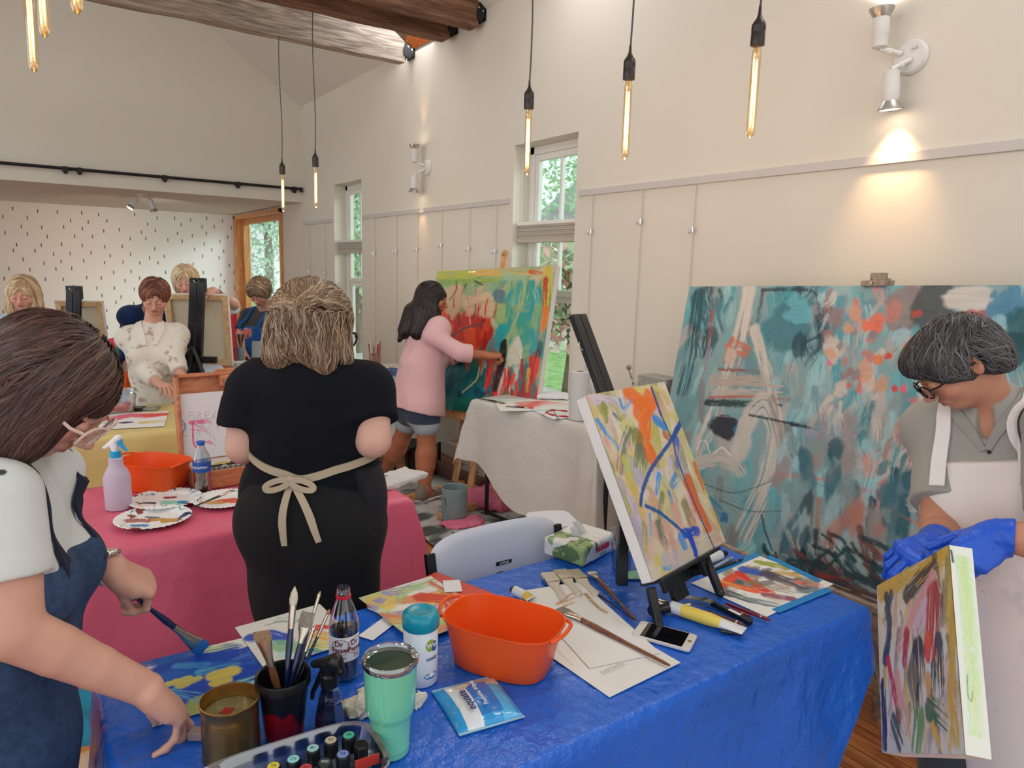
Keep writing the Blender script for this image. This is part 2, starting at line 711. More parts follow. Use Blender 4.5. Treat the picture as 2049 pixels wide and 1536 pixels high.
def rotm(ax,deg):
	a=math.radians(deg)
	x,y,z=nrm(ax)
	c,s=math.cos(a),math.sin(a)
	return np.array([[c+x*x*(1-c),x*y*(1-c)-z*s,x*z*(1-c)+y*s],[y*x*(1-c)+z*s,c+y*y*(1-c),y*z*(1-c)-x*s],[z*x*(1-c)-y*s,z*y*(1-c)+x*s,c+z*z*(1-c)]])
def head_frame(face,up):
	"""rows: x = the head's own left, y = back of the head (face looks along -y), z = up"""
	y=-nrm(face)
	z=nrm(np.array(up,float)-y*np.dot(up,y))
	x=np.cross(y,z)
	return np.array([x,y,z])
def head_sdf(S,c,R,s=1.0,soft=0.0,nose=1.0,jaw=1.0):
	"""c = centre of the cranium; local frame rows R; s scale (1 = 0.225 m tall head)"""
	def L(p):
		return np.array(c)+(np.array(p)*s)@R
	def e(p,r,k=0.012,sub=False,RR=None):
		S.ell(L(p),np.array(r)*s,R if RR is None else RR@R,k*s,sub)
	e((0,0.012,0.022),(0.074,0.094,0.083))
	e((0,-0.030,0.005),(0.064,0.060,0.075),0.02)
	e((0,-0.034,-0.050),(0.054*jaw,0.052,0.052),0.03)
	e((0,-0.058,-0.083),(0.027*jaw,0.026,0.021),0.022)
	for q in(-1,1):
		e((q*0.040,-0.058,-0.030),(0.024,0.024,0.022),0.02)
		e((q*0.031,-0.099,-0.001),(0.018,0.012,0.011),0.012,True)
		e((q*0.031,-0.083,-0.003),(0.0150,0.0125,0.0120),0.004)
		S.cone(L((q*0.012,-0.092,0.016)),L((q*0.046,-0.078,0.018)),0.006*s,0.005*s,0.010*s)
		S.ell(L((q*0.0755,0.012,-0.008)),np.array((0.008,0.018,0.031))*s,rotm((0,0,1),q*22)@R,0.005*s)
		S.ell(L((q*0.0835,0.008,-0.005)),np.array((0.006,0.010,0.018))*s,rotm((0,0,1),q*22)@R,0.004*s,True)
		e((q*0.010,-0.101,-0.036),(0.0075,0.009,0.007),0.006)
	S.cone(L((0,-0.088,0.008)),L((0,-0.112*(0.94+0.06*nose),-0.031)),0.0065*s,0.0095*s,0.010*s)
	S.cone(L((-0.019,-0.083,-0.0585)),L((0.019,-0.083,-0.0585)),0.0065*s,0.0065*s,0.008*s)
	S.ell(L((0,-0.0905,-0.0565)),np.array((0.020,0.0075,0.0050))*s,R,0.005*s)
	S.ell(L((0,-0.0890,-0.0665)),np.array((0.017,0.0075,0.0058))*s,R,0.004*s)
	S.ell(L((0,-0.0985,-0.0612)),np.array((0.020,0.006,0.0011))*s,R,0.002*s,True)
	return L
def head_tint(V,col,c,R,s=1.0,brow=(0.12,0.08,0.05),lip=None,lid=None):
	"""pigment of lips, brows, lashes and cheeks in the skin of a face"""
	u=(V-np.array(c))@R.T/s
	near=np.linalg.norm(u,axis=1)<0.17
	front=near&(u[:,1]<-0.045)
	col=col.copy()
	lip=np.array(s2l(lip or(168,92,86)))
	def blend(w,t):
		w=np.clip(w,0,1)[:,None]
		return col*(1-w)+np.array(t)*w
	w=np.exp(-((u[:,0]/0.021)**4+((u[:,2]+0.0615)/0.0095)**4))*front*(u[:,1]<-0.07)
	col=blend(w*0.85,lip)
	w=np.exp(-((u[:,0]/0.018)**4+((u[:,2]+0.0612)/0.0016)**2))*front*(u[:,1]<-0.07)
	col=blend(w*0.7,lip*0.35)
	for q in(-1,1):
		bz=0.022-4.0*(u[:,0]-q*0.030)**2
		w=np.exp(-(((u[:,0]-q*0.030)/0.021)**4+((u[:,2]-bz)/0.0042)**2))*front
		col=blend(w*0.75,brow)
		lz=-0.009+5.0*(u[:,0]-q*0.031)**2
		w=np.exp(-(((u[:,0]-q*0.031)/0.0155)**4+((u[:,2]-lz)/0.0022)**2))*front
		col=blend(w*0.9,(0.03,0.02,0.015))
		w=np.exp(-(((u[:,0]-q*0.045)/0.020)**2+((u[:,2]+0.035)/0.018)**2))*front
		col=blend(w*0.25,col.mean(0)*np.array((1.25,0.72,0.66)))
		w=np.exp(-(((u[:,0]-q*0.0055)/0.0035)**2+((u[:,2]+0.0425)/0.0030)**2))*front*(u[:,1]<-0.09)
		col=blend(w*0.8,(0.12,0.04,0.03))
	return col
def hand_sdf(S,wrist,direction,back,side,curl=(20,25,30,35),spread=6,thumb=(30,20),s=1.0,fore=None,twist=None,thumb_in=0.4):
	"""side=+1: thumb lies on +x of the hand frame (x = cross(dir, back)).  curl degrees per knuckle for index..little"""
	d=nrm(direction)
	b=nrm(np.array(back,float)-d*np.dot(back,d))
	x=np.cross(d,b)*side
	w=np.array(wrist,float)
	def P(a,t,n):
		return w+(d*a+x*t+b*n)*s
		# palm: fan of metacarpals
	base=[(0.088,0.028),(0.092,0.008),(0.087,-0.012),(0.078,-0.030)]
	rr=[0.0120,0.0122,0.0115,0.0105]
	for(a,t),r in zip(base,rr):
		S.cone(P(0.004,t*0.62,0.0),P(a,t,0.002),0.0175*s,(r+0.0018)*s,0.014*s)
	S.cone(P(0.02,0.022,-0.008),P(0.060,0.030,-0.010),0.017*s,0.014*s,0.012*s)
	S.cone(P(0.02,-0.018,-0.008),P(0.055,-0.026,-0.008),0.016*s,0.012*s,0.012*s)
	seg=[(0.043,0.026,0.021),(0.047,0.030,0.022),(0.044,0.028,0.022),(0.034,0.021,0.019)]
	frad=[0.0088,0.0090,0.0086,0.0076]
	if np.isscalar(spread):
		sp=[spread,spread*0.3,-spread*0.5,-spread*1.3]
	else:
		sp=spread
	tips=[]
	for i in range(4):
		a,t=base[i]
		p=P(a,t,0.001)
		dd=rotm(b,sp[i]*-side*1.0)@d
		ang=0
		c3=curl[i]if not np.isscalar(curl[i])else(curl[i],curl[i]*1.15,curl[i]*0.7)
		ax=np.cross(dd,b)
		r=frad[i]
		for j in range(3):
			ang+=c3[j]
			v=math.cos(math.radians(ang))*dd-math.sin(math.radians(ang))*b
			q=p+v*seg[i][j]*s
			S.cone(p,q,r*(1-0.06*j)*s,r*(0.93-0.08*j)*s,0.004*s)
			if j<2:
				S.ell(q,r*(1.02-0.06*j)*s,None,0.004*s)
			p=q
		tips.append(p)
		# thumb leaves the side of the palm near its base
	t0=P(0.022,0.022,-0.008)
	v1=nrm(d*math.cos(math.radians(thumb[0]))+x*math.sin(math.radians(thumb[0]))-b*thumb_in)
	t1=t0+v1*0.044*s
	v2=nrm(d*math.cos(math.radians(thumb[1]))+x*math.sin(math.radians(thumb[1]))-b*thumb_in)
	t2=t1+v2*0.034*s
	v3=nrm(v2+d*0.15)
	t3=t2+v3*0.026*s
	S.cone(t0,t1,0.0165*s,0.0115*s,0.012*s)
	S.cone(t1,t2,0.0112*s,0.0098*s,0.005*s)
	S.cone(t2,t3,0.0100*s,0.0080*s,0.004*s)
	tips.append(t3)
	if fore is not None:
		fo=np.array(fore,float)
		L=np.linalg.norm(fo-w)
		S.cone(w,w+(fo-w)*min(1,0.12/L),0.0235*s,0.030*s,0.020*s)
	return tips
def project(S,P,it=4,off=0.0):
	for _ in range(it):
		d=S.f(P)-off
		g=S.grad(P)
		P=P-g*(d*0.9)[:,None]
	return P
def strands(S,n,flow,steps,ds,region,cols,width=0.0016,seed=1,off=0.002,jitter=0.35,lift=0.004,lo=None,hi=None,tail=None,nseg=4):
	"""hair strands that run along the surface of S: region(P)->mask of root points, flow(P, n)->direction"""
	rs=np.random.RandomState(seed)
	if lo is None:
		lo,hi=S.bounds(0)
	P=[]
	while sum(len(p)for p in P)<n:
		q=rs.rand(n*3,3)*(np.array(hi)-lo)+lo
		q=q[np.abs(S.f(q))<0.03]
		if len(q)==0:
			continue
		q=project(S,q,3)
		q=q[region(q)]
		P.append(q)
	P=np.concatenate(P)[:n]
	offs=off+rs.rand(n)*lift
	path=[]
	jit=rs.randn(n,3)*jitter*0.35
	wav=rs.rand(n)*6.28
	for k in range(steps):
		g=S.grad(P)
		d=S.f(P)-offs
		P=P-g*(d*0.8)[:,None]
		path.append(P.copy())
		v=flow(P,g)+jit
		v=v-g*np.sum(v*g,1)[:,None]
		v=v/np.maximum(1e-6,np.linalg.norm(v,axis=1))[:,None]
		sw=np.cross(v,g)*(np.sin(wav+k*0.7)*0.12)[:,None]
		P=P+(v+sw)*ds
	path=np.stack(path,1)
	T=np.gradient(path,axis=1)
	T/=np.maximum(1e-9,np.linalg.norm(T,axis=2))[:,:,None]
	G=S.grad(path.reshape(-1,3)).reshape(path.shape)
	Sd=np.cross(T,G)
	Sd/=np.maximum(1e-9,np.linalg.norm(Sd,axis=2))[:,:,None]
	tt=np.linspace(0,1,steps)
	wdt=width*(0.55+0.9*rs.rand(n,1))*(np.minimum(1,(1.02-tt)*4)*np.minimum(1,0.4+tt*5))[None]
	A=path-Sd*wdt[:,:,None]
	B=path+Sd*wdt[:,:,None]
	M_=path+G*(wdt*0.7)[:,:,None]
	V=np.stack([A,M_,B],2)
	i=np.arange(n*steps*3).reshape(n,steps,3)
	q1=np.stack([i[:,:-1,0],i[:,:-1,1],i[:,1:,1],i[:,1:,0]],-1).reshape(-1,4)
	q2=np.stack([i[:,:-1,1],i[:,:-1,2],i[:,1:,2],i[:,1:,1]],-1).reshape(-1,4)
	cols=np.array([s2l(c)for c in cols])
	if callable(tail):
		w=tail(path[:,0])
	else:
		w=None
	pick=cols[rs.randint(0,len(cols),n)]
	col=np.repeat(np.repeat(pick[:,None],steps,1)[:,:,None],3,2).reshape(-1,3)
	shade=0.8+0.4*np.repeat(rs.rand(n),steps*3)
	col=col*shade[:,None]
	return V.reshape(-1,3),np.concatenate([q1,q2]),col
	# ================================================================ the room
WX=3.02
YB=9.12
YA=12.66
ZT=3.58
SL=0.7
RX=-0.9
def struct(o):
	o['kind']='structure'
	return o
m_wall=mat('wall_paint',(217,211,198),0.75,spec=0.3,noise=(0.6,0.02),bump=(60,0.03))
m_ceil=mat('ceiling_paint',(217,213,203),0.8,spec=0.2)
m_trimw=mat('white_trim',(228,226,220),0.45)
m_white=mat('white_plastic',(232,232,232),0.4)
def wood_mat(name,c1,c2,scale=(1,1,1),nscale=6,rough=0.45,planks=None,bump=0.15):
	if name in MATS:
		return MATS[name]
	M=mat(name,c1,rough)
	nt=M.node_tree
	b=nt.nodes['Principled BSDF']
	tc=nt.nodes.new('ShaderNodeTexCoord')
	mp=nt.nodes.new('ShaderNodeMapping')
	mp.inputs['Scale'].default_value=scale
	nt.links.new(tc.outputs['Object'],mp.inputs['Vector'])
	vec=mp.outputs['Vector']
	if planks:
	# per plank offset from a brick texture: colour of the brick drives tint and grain offset
		br=nt.nodes.new('ShaderNodeTexBrick')
		br.inputs['Scale'].default_value=1.0
		br.inputs['Brick Width'].default_value=planks[0]
		br.inputs['Row Height'].default_value=planks[1]
		br.inputs['Mortar Size'].default_value=0.0022
		br.inputs['Color1'].default_value=(0,0,0,1)
		br.inputs['Color2'].default_value=(1,1,1,1)
		br.inputs['Mortar'].default_value=(0.5,0.5,0.5,1)
		mb_=nt.nodes.new('ShaderNodeMapping')
		mb_.inputs['Rotation'].default_value=(0,0,math.radians(90))
		nt.links.new(tc.outputs['Object'],mb_.inputs['Vector'])
		nt.links.new(mb_.outputs['Vector'],br.inputs['Vector'])
		ad=nt.nodes.new('ShaderNodeVectorMath')
		ad.operation='MULTIPLY_ADD'
		ad.inputs[1].default_value=(9,17,5)
		nt.links.new(br.outputs['Color'],ad.inputs[0])
		nt.links.new(vec,ad.inputs[2])
		vec=ad.outputs['Vector']
	n=nt.nodes.new('ShaderNodeTexNoise')
	n.inputs['Scale'].default_value=nscale
	n.inputs['Detail'].default_value=8
	n.inputs['Distortion'].default_value=1.2
	nt.links.new(vec,n.inputs['Vector'])
	r=nt.nodes.new('ShaderNodeValToRGB')
	r.color_ramp.elements[0].position=0.36
	r.color_ramp.elements[1].position=0.66
	r.color_ramp.elements[0].color=(*s2l(c2),1)
	r.color_ramp.elements[1].color=(*s2l(c1),1)
	nt.links.new(n.outputs['Fac'],r.inputs['Fac'])
	colo=r.outputs['Color']
	if planks:
		mx=nt.nodes.new('ShaderNodeMix')
		mx.data_type='RGBA'
		mx.blend_type='MULTIPLY'
		mr=nt.nodes.new('ShaderNodeMapRange')
		mr.inputs['To Min'].default_value=0.72
		mr.inputs['To Max'].default_value=1.12
		nt.links.new(br.outputs['Color'],mr.inputs['Value'])
		cb=nt.nodes.new('ShaderNodeCombineColor')
		for k in range(3):
			nt.links.new(mr.outputs['Result'],cb.inputs[k])
		mx.inputs['Factor'].default_value=1
		nt.links.new(colo,mx.inputs['A'])
		nt.links.new(cb.outputs['Color'],mx.inputs['B'])
		m2=nt.nodes.new('ShaderNodeMix')
		m2 .data_type='RGBA'
		nt.links.new(br.outputs['Fac'],m2 .inputs['Factor'])
		nt.links.new(mx.outputs['Result'],m2 .inputs['A'])
		m2 .inputs['B'].default_value=(*s2l((70,38,20)),1)
		colo=m2 .outputs['Result']
	nt.links.new(colo,b.inputs['Base Color'])
	bp=nt.nodes.new('ShaderNodeBump')
	bp.inputs['Strength'].default_value=bump
	bp.inputs['Distance'].default_value=0.01
	nt.links.new(n.outputs['Fac'],bp.inputs['Height'])
	nt.links.new(bp.outputs['Normal'],b.inputs['Normal'])
	return M
m_floor=wood_mat('plank_floor',(196,128,76),(138,78,42),(9,0.7,1),3,0.38,planks=(1.9,0.13))
struct(MB().box((-4.2,-3.2,-0.05),(WX,YA,0)).build('floor',m_floor,smooth=False))
W1,W2,W3=(3.66,4.38,0.32,2.545),(7.215,8.016,0.32,2.55),(9.98,12.6,0.25,2.40)
wb_=MB()
ys=[-3.2]
for(a,b,z0,z1)in(W1,W2,W3):
	if a>YB:
		wb_.box((WX,ys[-1],0),(WX+0.24,YB+0.24,ZT))
		ys.append(YB+0.24)
	wb_.box((WX,ys[-1],0),(WX+0.24,a,ZT if a<YB else 2.6))
	wb_.box((WX,a,0),(WX+0.24,b,z0))
	wb_.box((WX,a,z1),(WX+0.24,b,ZT if a<YB else 2.6))
	ys.append(b)
wb_.box((WX,ys[-1],0),(WX+0.24,YA+0.2,2.6))
struct(wb_.build('wall_right',m_wall,smooth=False))
# gable wall with the wide opening of the alcove
gb=MB()
zr=ZT+SL*(WX-RX)
gb.prism([(-4.8,2.42),(WX,2.42),(WX,ZT),(RX,zr),(-4.8,ZT)],-0.0,0.24,np.array([(1,0,0),(0,0,1),(0,1,0)],float),(0,YB,0))
gb.box((-4.8,YB,0),(-2.6,YB+0.24,2.42))
struct(gb.build('wall_back',m_wall,smooth=False))
# far wall of the alcove: white above, coral paint below a slanting edge, both with short painted dashes
m_coral=mat('coral_paint',(214,62,82),0.6)
m_dash=mat('dark_dash',(84,66,62),0.6)
m_dashw=mat('white_dash',(240,235,232),0.6)
m_dashr=mat('red_dash',(150,60,60),0.6)
fa=MB()
def coral_z(x):
	return 0.42+(x-1.141)*(1.0-0.42)/(2.968-1.141)
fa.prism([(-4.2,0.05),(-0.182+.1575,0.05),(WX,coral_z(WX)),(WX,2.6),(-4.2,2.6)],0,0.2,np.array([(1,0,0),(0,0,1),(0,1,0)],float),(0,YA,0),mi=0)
fa.prism([(-0.182,0),(WX,0),(WX,coral_z(WX))],0,0.2,np.array([(1,0,0),(0,0,1),(0,1,0)],float),(0,YA,0),mi=1)
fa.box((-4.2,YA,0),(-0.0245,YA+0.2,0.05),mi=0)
rd=random.Random(4)
for i in range(-9,31):
	for j in range(0,19):
		x=-0.9+0.13*i+rd.uniform(-0.05,0.05)
		z=0.2+0.25*j/2+rd.uniform(-0.03,0.03)
		if(i+j)%2 or not(-2<x<WX-0.03)or z>2.4:
			continue
		low=z<coral_z(x)
		if rd.random()<0.12:
			continue
		fa.box((x-0.006,YA-0.002,z-0.027),(x+0.006,YA+0.01,z+0.027),mi=3 if low else(4 if rd.random()<0.12 else 2))
m_wallw=mat('alcove_bright_paint',(240,238,233),0.75)  # wall paint made whiter to stand in for daylight in the alcove
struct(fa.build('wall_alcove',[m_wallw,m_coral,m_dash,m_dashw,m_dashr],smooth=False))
struct(MB().box((-4.2,YB+0.24,2.42),(WX,YA,2.6)).build('ceiling_alcove',m_ceil,smooth=False))
# sloping ceiling, left out where the roof windows sit
SKY=[(5.55,6.35),(2.9,4.1),(0.2,1.4),(-2.4,-1.2)]
SKX0,SKX1=2.35,2.95
def roof_pt(x,y):
	return(x,y,ZT+SL*(WX-x))
cb=MB()
def slab(x0,x1,y0,y1):
	t=0.16
	v=[]
	for dz in(0,t):
		for(x,y)in((x0,y0),(x1,y0),(x1,y1),(x0,y1)):
			p=roof_pt(x,y)
			v.append((p[0],p[1],p[2]+dz))
	cb.add(v,[(0,1,2,3),(7,6,5,4),(0,4,5,1),(1,5,6,2),(2,6,7,3),(3,7,4,0)])
slab(RX,SKX0,-3.2,YB)
slab(SKX1,WX,-3.2,YB)
yy=-3.2
for a,b in sorted(SKY):
	slab(SKX0,SKX1,yy,a)
	yy=b
slab(SKX0,SKX1,yy,YB)
cb.add([(RX,-3.2,zr),(-4.8,-3.2,zr-SL*3.9),(-4.8,YB,zr-SL*3.9),(RX,YB,zr),(RX,-3.2,zr+.16),(-4.8,-3.2,zr-SL*3.9+.16),(-4.8,YB,zr-SL*3.9+.16),(RX,YB,zr+.16)],
[(0,3,2,1),(4,5,6,7),(0,1,5,4),(1,2,6,5),(2,3,7,6),(3,0,4,7)])
struct(cb.build('ceiling',m_ceil,smooth=False))
m_skyw=wood_mat('orange_timber',(214,132,70),(176,96,46),(3,3,20),3,0.45)
m_pane=mat_glass('pane_glass',(0.97,1.0,0.99),0.06,0.0,0.03)
for i,(a,b)in enumerate(SKY):
	f_=MB()
	for(x0,x1,y0,y1)in((SKX0-.05,SKX0+.02,a-.05,b+.05),(SKX1-.02,SKX1+.05,a-.05,b+.05),(SKX0,SKX1,a-.05,a+.02),(SKX0,SKX1,b-.02,b+.05)):
		v=[]
		for dz in(-0.035,0.24):
			for(x,y)in((x0,y0),(x1,y0),(x1,y1),(x0,y1)):
				p=roof_pt(x,y)
				v.append((p[0],p[1],p[2]+dz))
		f_.add(v,[(0,1,2,3),(7,6,5,4),(0,4,5,1),(1,5,6,2),(2,6,7,3),(3,7,4,0)])
	w=struct(f_.build('window_%d'%(i+4),m_skyw,smooth=False))
	p=MB()
	p.add([np.array(roof_pt(x,y))+(0,0,0.2)for(x,y)in((SKX0,a),(SKX1,a),(SKX1,b),(SKX0,b))],[(0,1,2,3)])
	p.build('pane',m_pane,w,smooth=False)
	# white sash windows of the right wall
def sash_window(n,y0,y1,z0,z1,zm):
	xo=WX+0.14
	t=0.055
	w=MB()
	w.box((xo,y0,z0),(xo+0.07,y0+t,z1))
	w.box((xo,y1-t,z0),(xo+0.07,y1,z1))
	w.box((xo,y0,z1-t),(xo+0.07,y1,z1))
	w.box((xo,y0,z0),(xo+0.07,y1,z0+t))
	o=struct(w.build('window_%d'%n,m_trimw,bevel=0.004,smooth=False))
	for k,(a,b)in enumerate(((zm,z1-t),(z0+t,zm))):
		s_=MB()
		q=0.045
		xs=xo+0.015+0.02*k
		s_.box((xs,y0+t,a),(xs+0.035,y0+t+q,b))
		s_.box((xs,y1-t-q,a),(xs+0.035,y1-t,b))
		s_.box((xs,y0+t+q,b-q),(xs+0.035,y1-t-q,b))
		s_.box((xs,y0+t+q,a),(xs+0.035,y1-t-q,a+q))
		if k==0:
			ym=(y0+y1)/2
			s_.box((xs,ym-0.012,a+q),(xs+0.03,ym+0.012,b-q))
		so=s_.build('sash',m_trimw,o,bevel=0.003,smooth=False)
		MB().box((xs+0.015,y0+t+q,a+q),(xs+0.018,y1-t-q,b-q)).build('pane',m_pane,so,smooth=False)
	MB().box((WX-0.012,y0-0.02,z0-0.03),(xo,y1+0.02,z0)).build('sill',m_trimw,o,smooth=False,bevel=0.004)
	return o
sash_window(1,*W1,1.47)
sash_window(2,*W2,1.46)
m_blind=mat('blind_fabric',(212,205,192),0.9,transl=0.35)
for(y0,y1,zc,lab)in((W1[0],W1[1],1.93,'cream cellular blind drawn to a narrow band across the nearer tall window'),(W2[0],W2[1],1.86,'cream cellular blind drawn to a narrow band across the far tall window')):
	b=thing('window_blind',lab,'blind',(WX+0.06,(y0+y1)/2,zc-0.07),'cellular blinds of the tall windows')
	MB().box((WX+0.03,y0+0.01,zc+0.045),(WX+0.09,y1-0.01,zc+0.07)).build('head_rail',m_trimw,b,smooth=False,bevel=.003)
	pl=MB()
	for k in range(7):
		pl.box((WX+0.035+0.006*(k%2),y0+0.012,zc-0.055+k*0.0145),(WX+0.085-0.006*(k%2),y1-0.012,zc-0.042+k*0.0145))
	pl.build('pleated_fabric',m_blind,b,smooth=False)
	MB().box((WX+0.03,y0+0.01,zc-0.08),(WX+0.09,y1-0.01,zc-0.056)).build('bottom_rail',m_blind,b,smooth=False,bevel=.003)
	MB().box((WX+0.055,y0+0.03,zc+0.07),(WX+0.057,y0+0.032,2.5)).build('cord',m_trimw,b,smooth=False)
	MB().box((WX+0.055,y1-0.032,zc+0.07),(WX+0.057,y1-0.03,2.5)).build('cord',m_trimw,b,smooth=False)
	# timber framed window of the alcove
m_oak=wood_mat('oak_frame',(222,166,106),(190,122,66),(8,8,1.2),3,0.4)
y0,y1,z0,z1=W3
w=MB()
for(lo,hi)in(((WX-.04,y1-.09,z0),(WX+.2,y1,z1)),((WX-.04,y0,z0),(WX+.2,y0+.06,z1)),((WX-.04,y0,z1-.06),(WX+.2,y1,z1)),((WX-.04,y0,z0),(WX+.2,y1,z0+.06))):
	w.box(lo,hi)
o=struct(w.build('window_3',m_oak,smooth=False,bevel=.005))
s_=MB()
for(lo,hi)in(((WX+.08,y1-.2,z0+.06),(WX+.15,y1-.09,z1-.06)),((WX+.08,y0+.06,z0+.06),(WX+.15,y0+.14,z1-.06)),((WX+.08,y0+.14,z1-.14),(WX+.15,y1-.2,z1-.06)),((WX+.08,y0+.14,z0+.06),(WX+.15,y1-.2,z0+.14))):
	s_.box(lo,hi)
so=s_.build('sash',m_oak,o,smooth=False,bevel=.004)
MB().box((WX+.11,y0+.14,z0+.14),(WX+.115,y1-.2,z1-.14)).build('pane',m_pane,so,smooth=False)
# baseboards and hanging rails
bb=MB()
bb.box((WX-0.018,-3.2,0),(WX,9.12,0.13))
struct(bb.build('baseboard_right',m_trimw,smooth=False,bevel=.004))
m_alu=mat('rail_aluminium',(196,192,188),0.45,metal=0.0)
for k,(a,b)in enumerate(((-1.5,3.62),(4.42,7.17),(8.06,9.1))):
	struct(MB().box((WX-0.014,a,2.135),(WX,b,2.175)).build('trim_%d'%(k+1),m_alu,smooth=False,bevel=.002))
m_wire=mat('steel_wire',(176,172,166),0.45,metal=0.2)
m_chrome=mat('chrome',(205,205,205),0.18,metal=1.0)
wires=[(3.474,1.911,'nearest to the big tall window'),(3.036,1.957,'middle of the three beside the teal painting'),(2.638,1.897,'closest to the large teal painting'),(6.847,1.781,'first to the right of the far window'),
(6.332,1.799,'second to the right of the far window'),(5.893,1.815,'third to the right of the far window'),(5.436,1.846,'behind the bright canvas, third from the nearer window'),(4.975,1.813,'second from the nearer window, left of it'),
(4.581,1.791,'just left of the nearer tall window'),(8.861,1.55,'in the far corner of the right wall'),(8.293,1.55,'just left of the far tall window')]
for(y,zh,wh)in wires:
	z1_=0.35 if y<4 else 0.5
	t=thing('hanging_wire','thin hanging wire with hook, '+wh,'wire',(WX-0.012,y,z1_),'picture wires hanging from the wall rail')
	MB().cyl((WX-0.012,y,z1_),(WX-0.012,y,2.137),0.0019,n=6).build('wire',m_wire,t)
	h=MB().cyl((WX-0.02,y,zh-0.018),(WX-0.02,y,zh+0.012),0.008,n=10)
	h.tube([(WX-0.024,y,zh-0.012),(WX-0.045,y,zh-0.022),(WX-0.05,y,zh-0.008),(WX-0.046,y,zh+0.004)],0.003,6)
	h.build('hook',m_chrome,t)
	# ---------------------------------------------------------------- beams with steel brackets
m_grey=wood_mat('weathered_beam',(178,166,152),(120,108,98),(1.2,10,14),2.5,0.8,bump=0.6)
m_brown=wood_mat('brown_beam',(134,98,74),(84,54,40),(1.2,10,14),2.5,0.8,bump=0.6)
m_black=mat('black_steel',(32,32,34),0.5,metal=0.3)
def beam(y,w,z0,z1,x0,x1,material,lab,seed,notch=True):
	t=thing('roof_beam',lab,'beam',(0,y,z0),'old timber beams tying the roof')
	n=90
	xs=np.linspace(x0,x1,n)
	sec=[(-w/2,z0),(w/2,z0),(w/2,(z0+z1)/2),(w/2,z1),(-w/2,z1),(-w/2,(z0+z1)/2)]
	P=np.zeros((n,7,3))
	for i,x in enumerate(xs):
		for j in range(7):
			a,b=sec[j%6]
			P[i,j]=(x,y+a,b)
	q=P.reshape(-1,3)
	q[:,1]+=(fnoise(q*(1,1,3),3,seed)-.5)*0.02
	q[:,2]+=(fnoise(q*(1,1,3),4,seed+5)-.5)*0.022
	mb_=MB().grid(q.reshape(P.shape))
	mb_.add(P[0,:6],[(0,1,2,3,4,5)])
	mb_.add(P[-1,:6],[(5,4,3,2,1,0)])
	mb_.build('timber',material,t,angle=30)
	bk=MB()
	zt=z1-0.02
	bk.prism([(x1-0.02,z0+0.06),(WX-0.045,z0+0.03),(WX-0.006,z0+0.09),(WX-0.006,zt),(x1+0.02,zt),(x1-0.02,z0+0.1)],-w/2-0.012,-w/2+0.0,np.array([(1,0,0),(0,0,1),(0,1,0)],float),(0,y,0))
	bk.prism([(x1-0.02,z0+0.06),(WX-0.045,z0+0.03),(WX-0.006,z0+0.09),(WX-0.006,zt),(x1+0.02,zt),(x1-0.02,z0+0.1)],w/2-0.0,w/2+0.012,np.array([(1,0,0),(0,0,1),(0,1,0)],float),(0,y,0))
	bk.box((WX-0.012,y-w/2-.012,z0+.05),(WX-0.001,y+w/2+.012,zt))
	br_=bk.build('wall_bracket',m_black,t,smooth=False)
	bl=MB()
	for(bx,bz)in((WX-0.07,z0+0.13),(WX-0.035,z0+0.17),(WX-0.035,z0+0.11)):
		bl.cyl((bx,y-w/2-0.02,bz),(bx,y-w/2-0.01,bz),0.008,n=8)
	bl.build('bolt',m_chrome,br_)
beam(6.05,0.11,3.44,3.69,-4.6,2.93,m_grey,'weathered grey timber beam, farthest and lowest seen of the three',1)
beam(5.30,0.13,3.46,3.70,-4.6,2.95,m_brown,'dark brown timber beam between the grey one and the nearest',2)
beam(4.88,0.13,3.45,3.70,-4.6,2.96,m_brown,'dark brown timber beam nearest the camera at the top edge',3)
# ---------------------------------------------------------------- black rail above the opening
t=thing('curtain_rail','long black metal rail with clips above the alcove opening','rail',(0,YB-0.05,2.575))
MB().cyl((-4.0,YB-0.05,2.58),(WX-0.03,YB-0.05,2.58),0.017,n=10).build('rod',m_black,t)
for x in(-1.2,-0.4,0.46,0.59,1.42,2.22,2.9):
	MB().box((x-0.025,YB-0.075,2.545),(x+0.025,YB-0.001,2.6)).box((x-0.015,YB-0.07,2.525),(x+0.015,YB-0.03,2.55)).build('clip',m_black,t,smooth=False,bevel=.004)
MB().box((WX-.045,YB-.07,2.54),(WX-.02,YB-.03,2.6)).build('end_cap',m_black,t,smooth=False,bevel=.004)
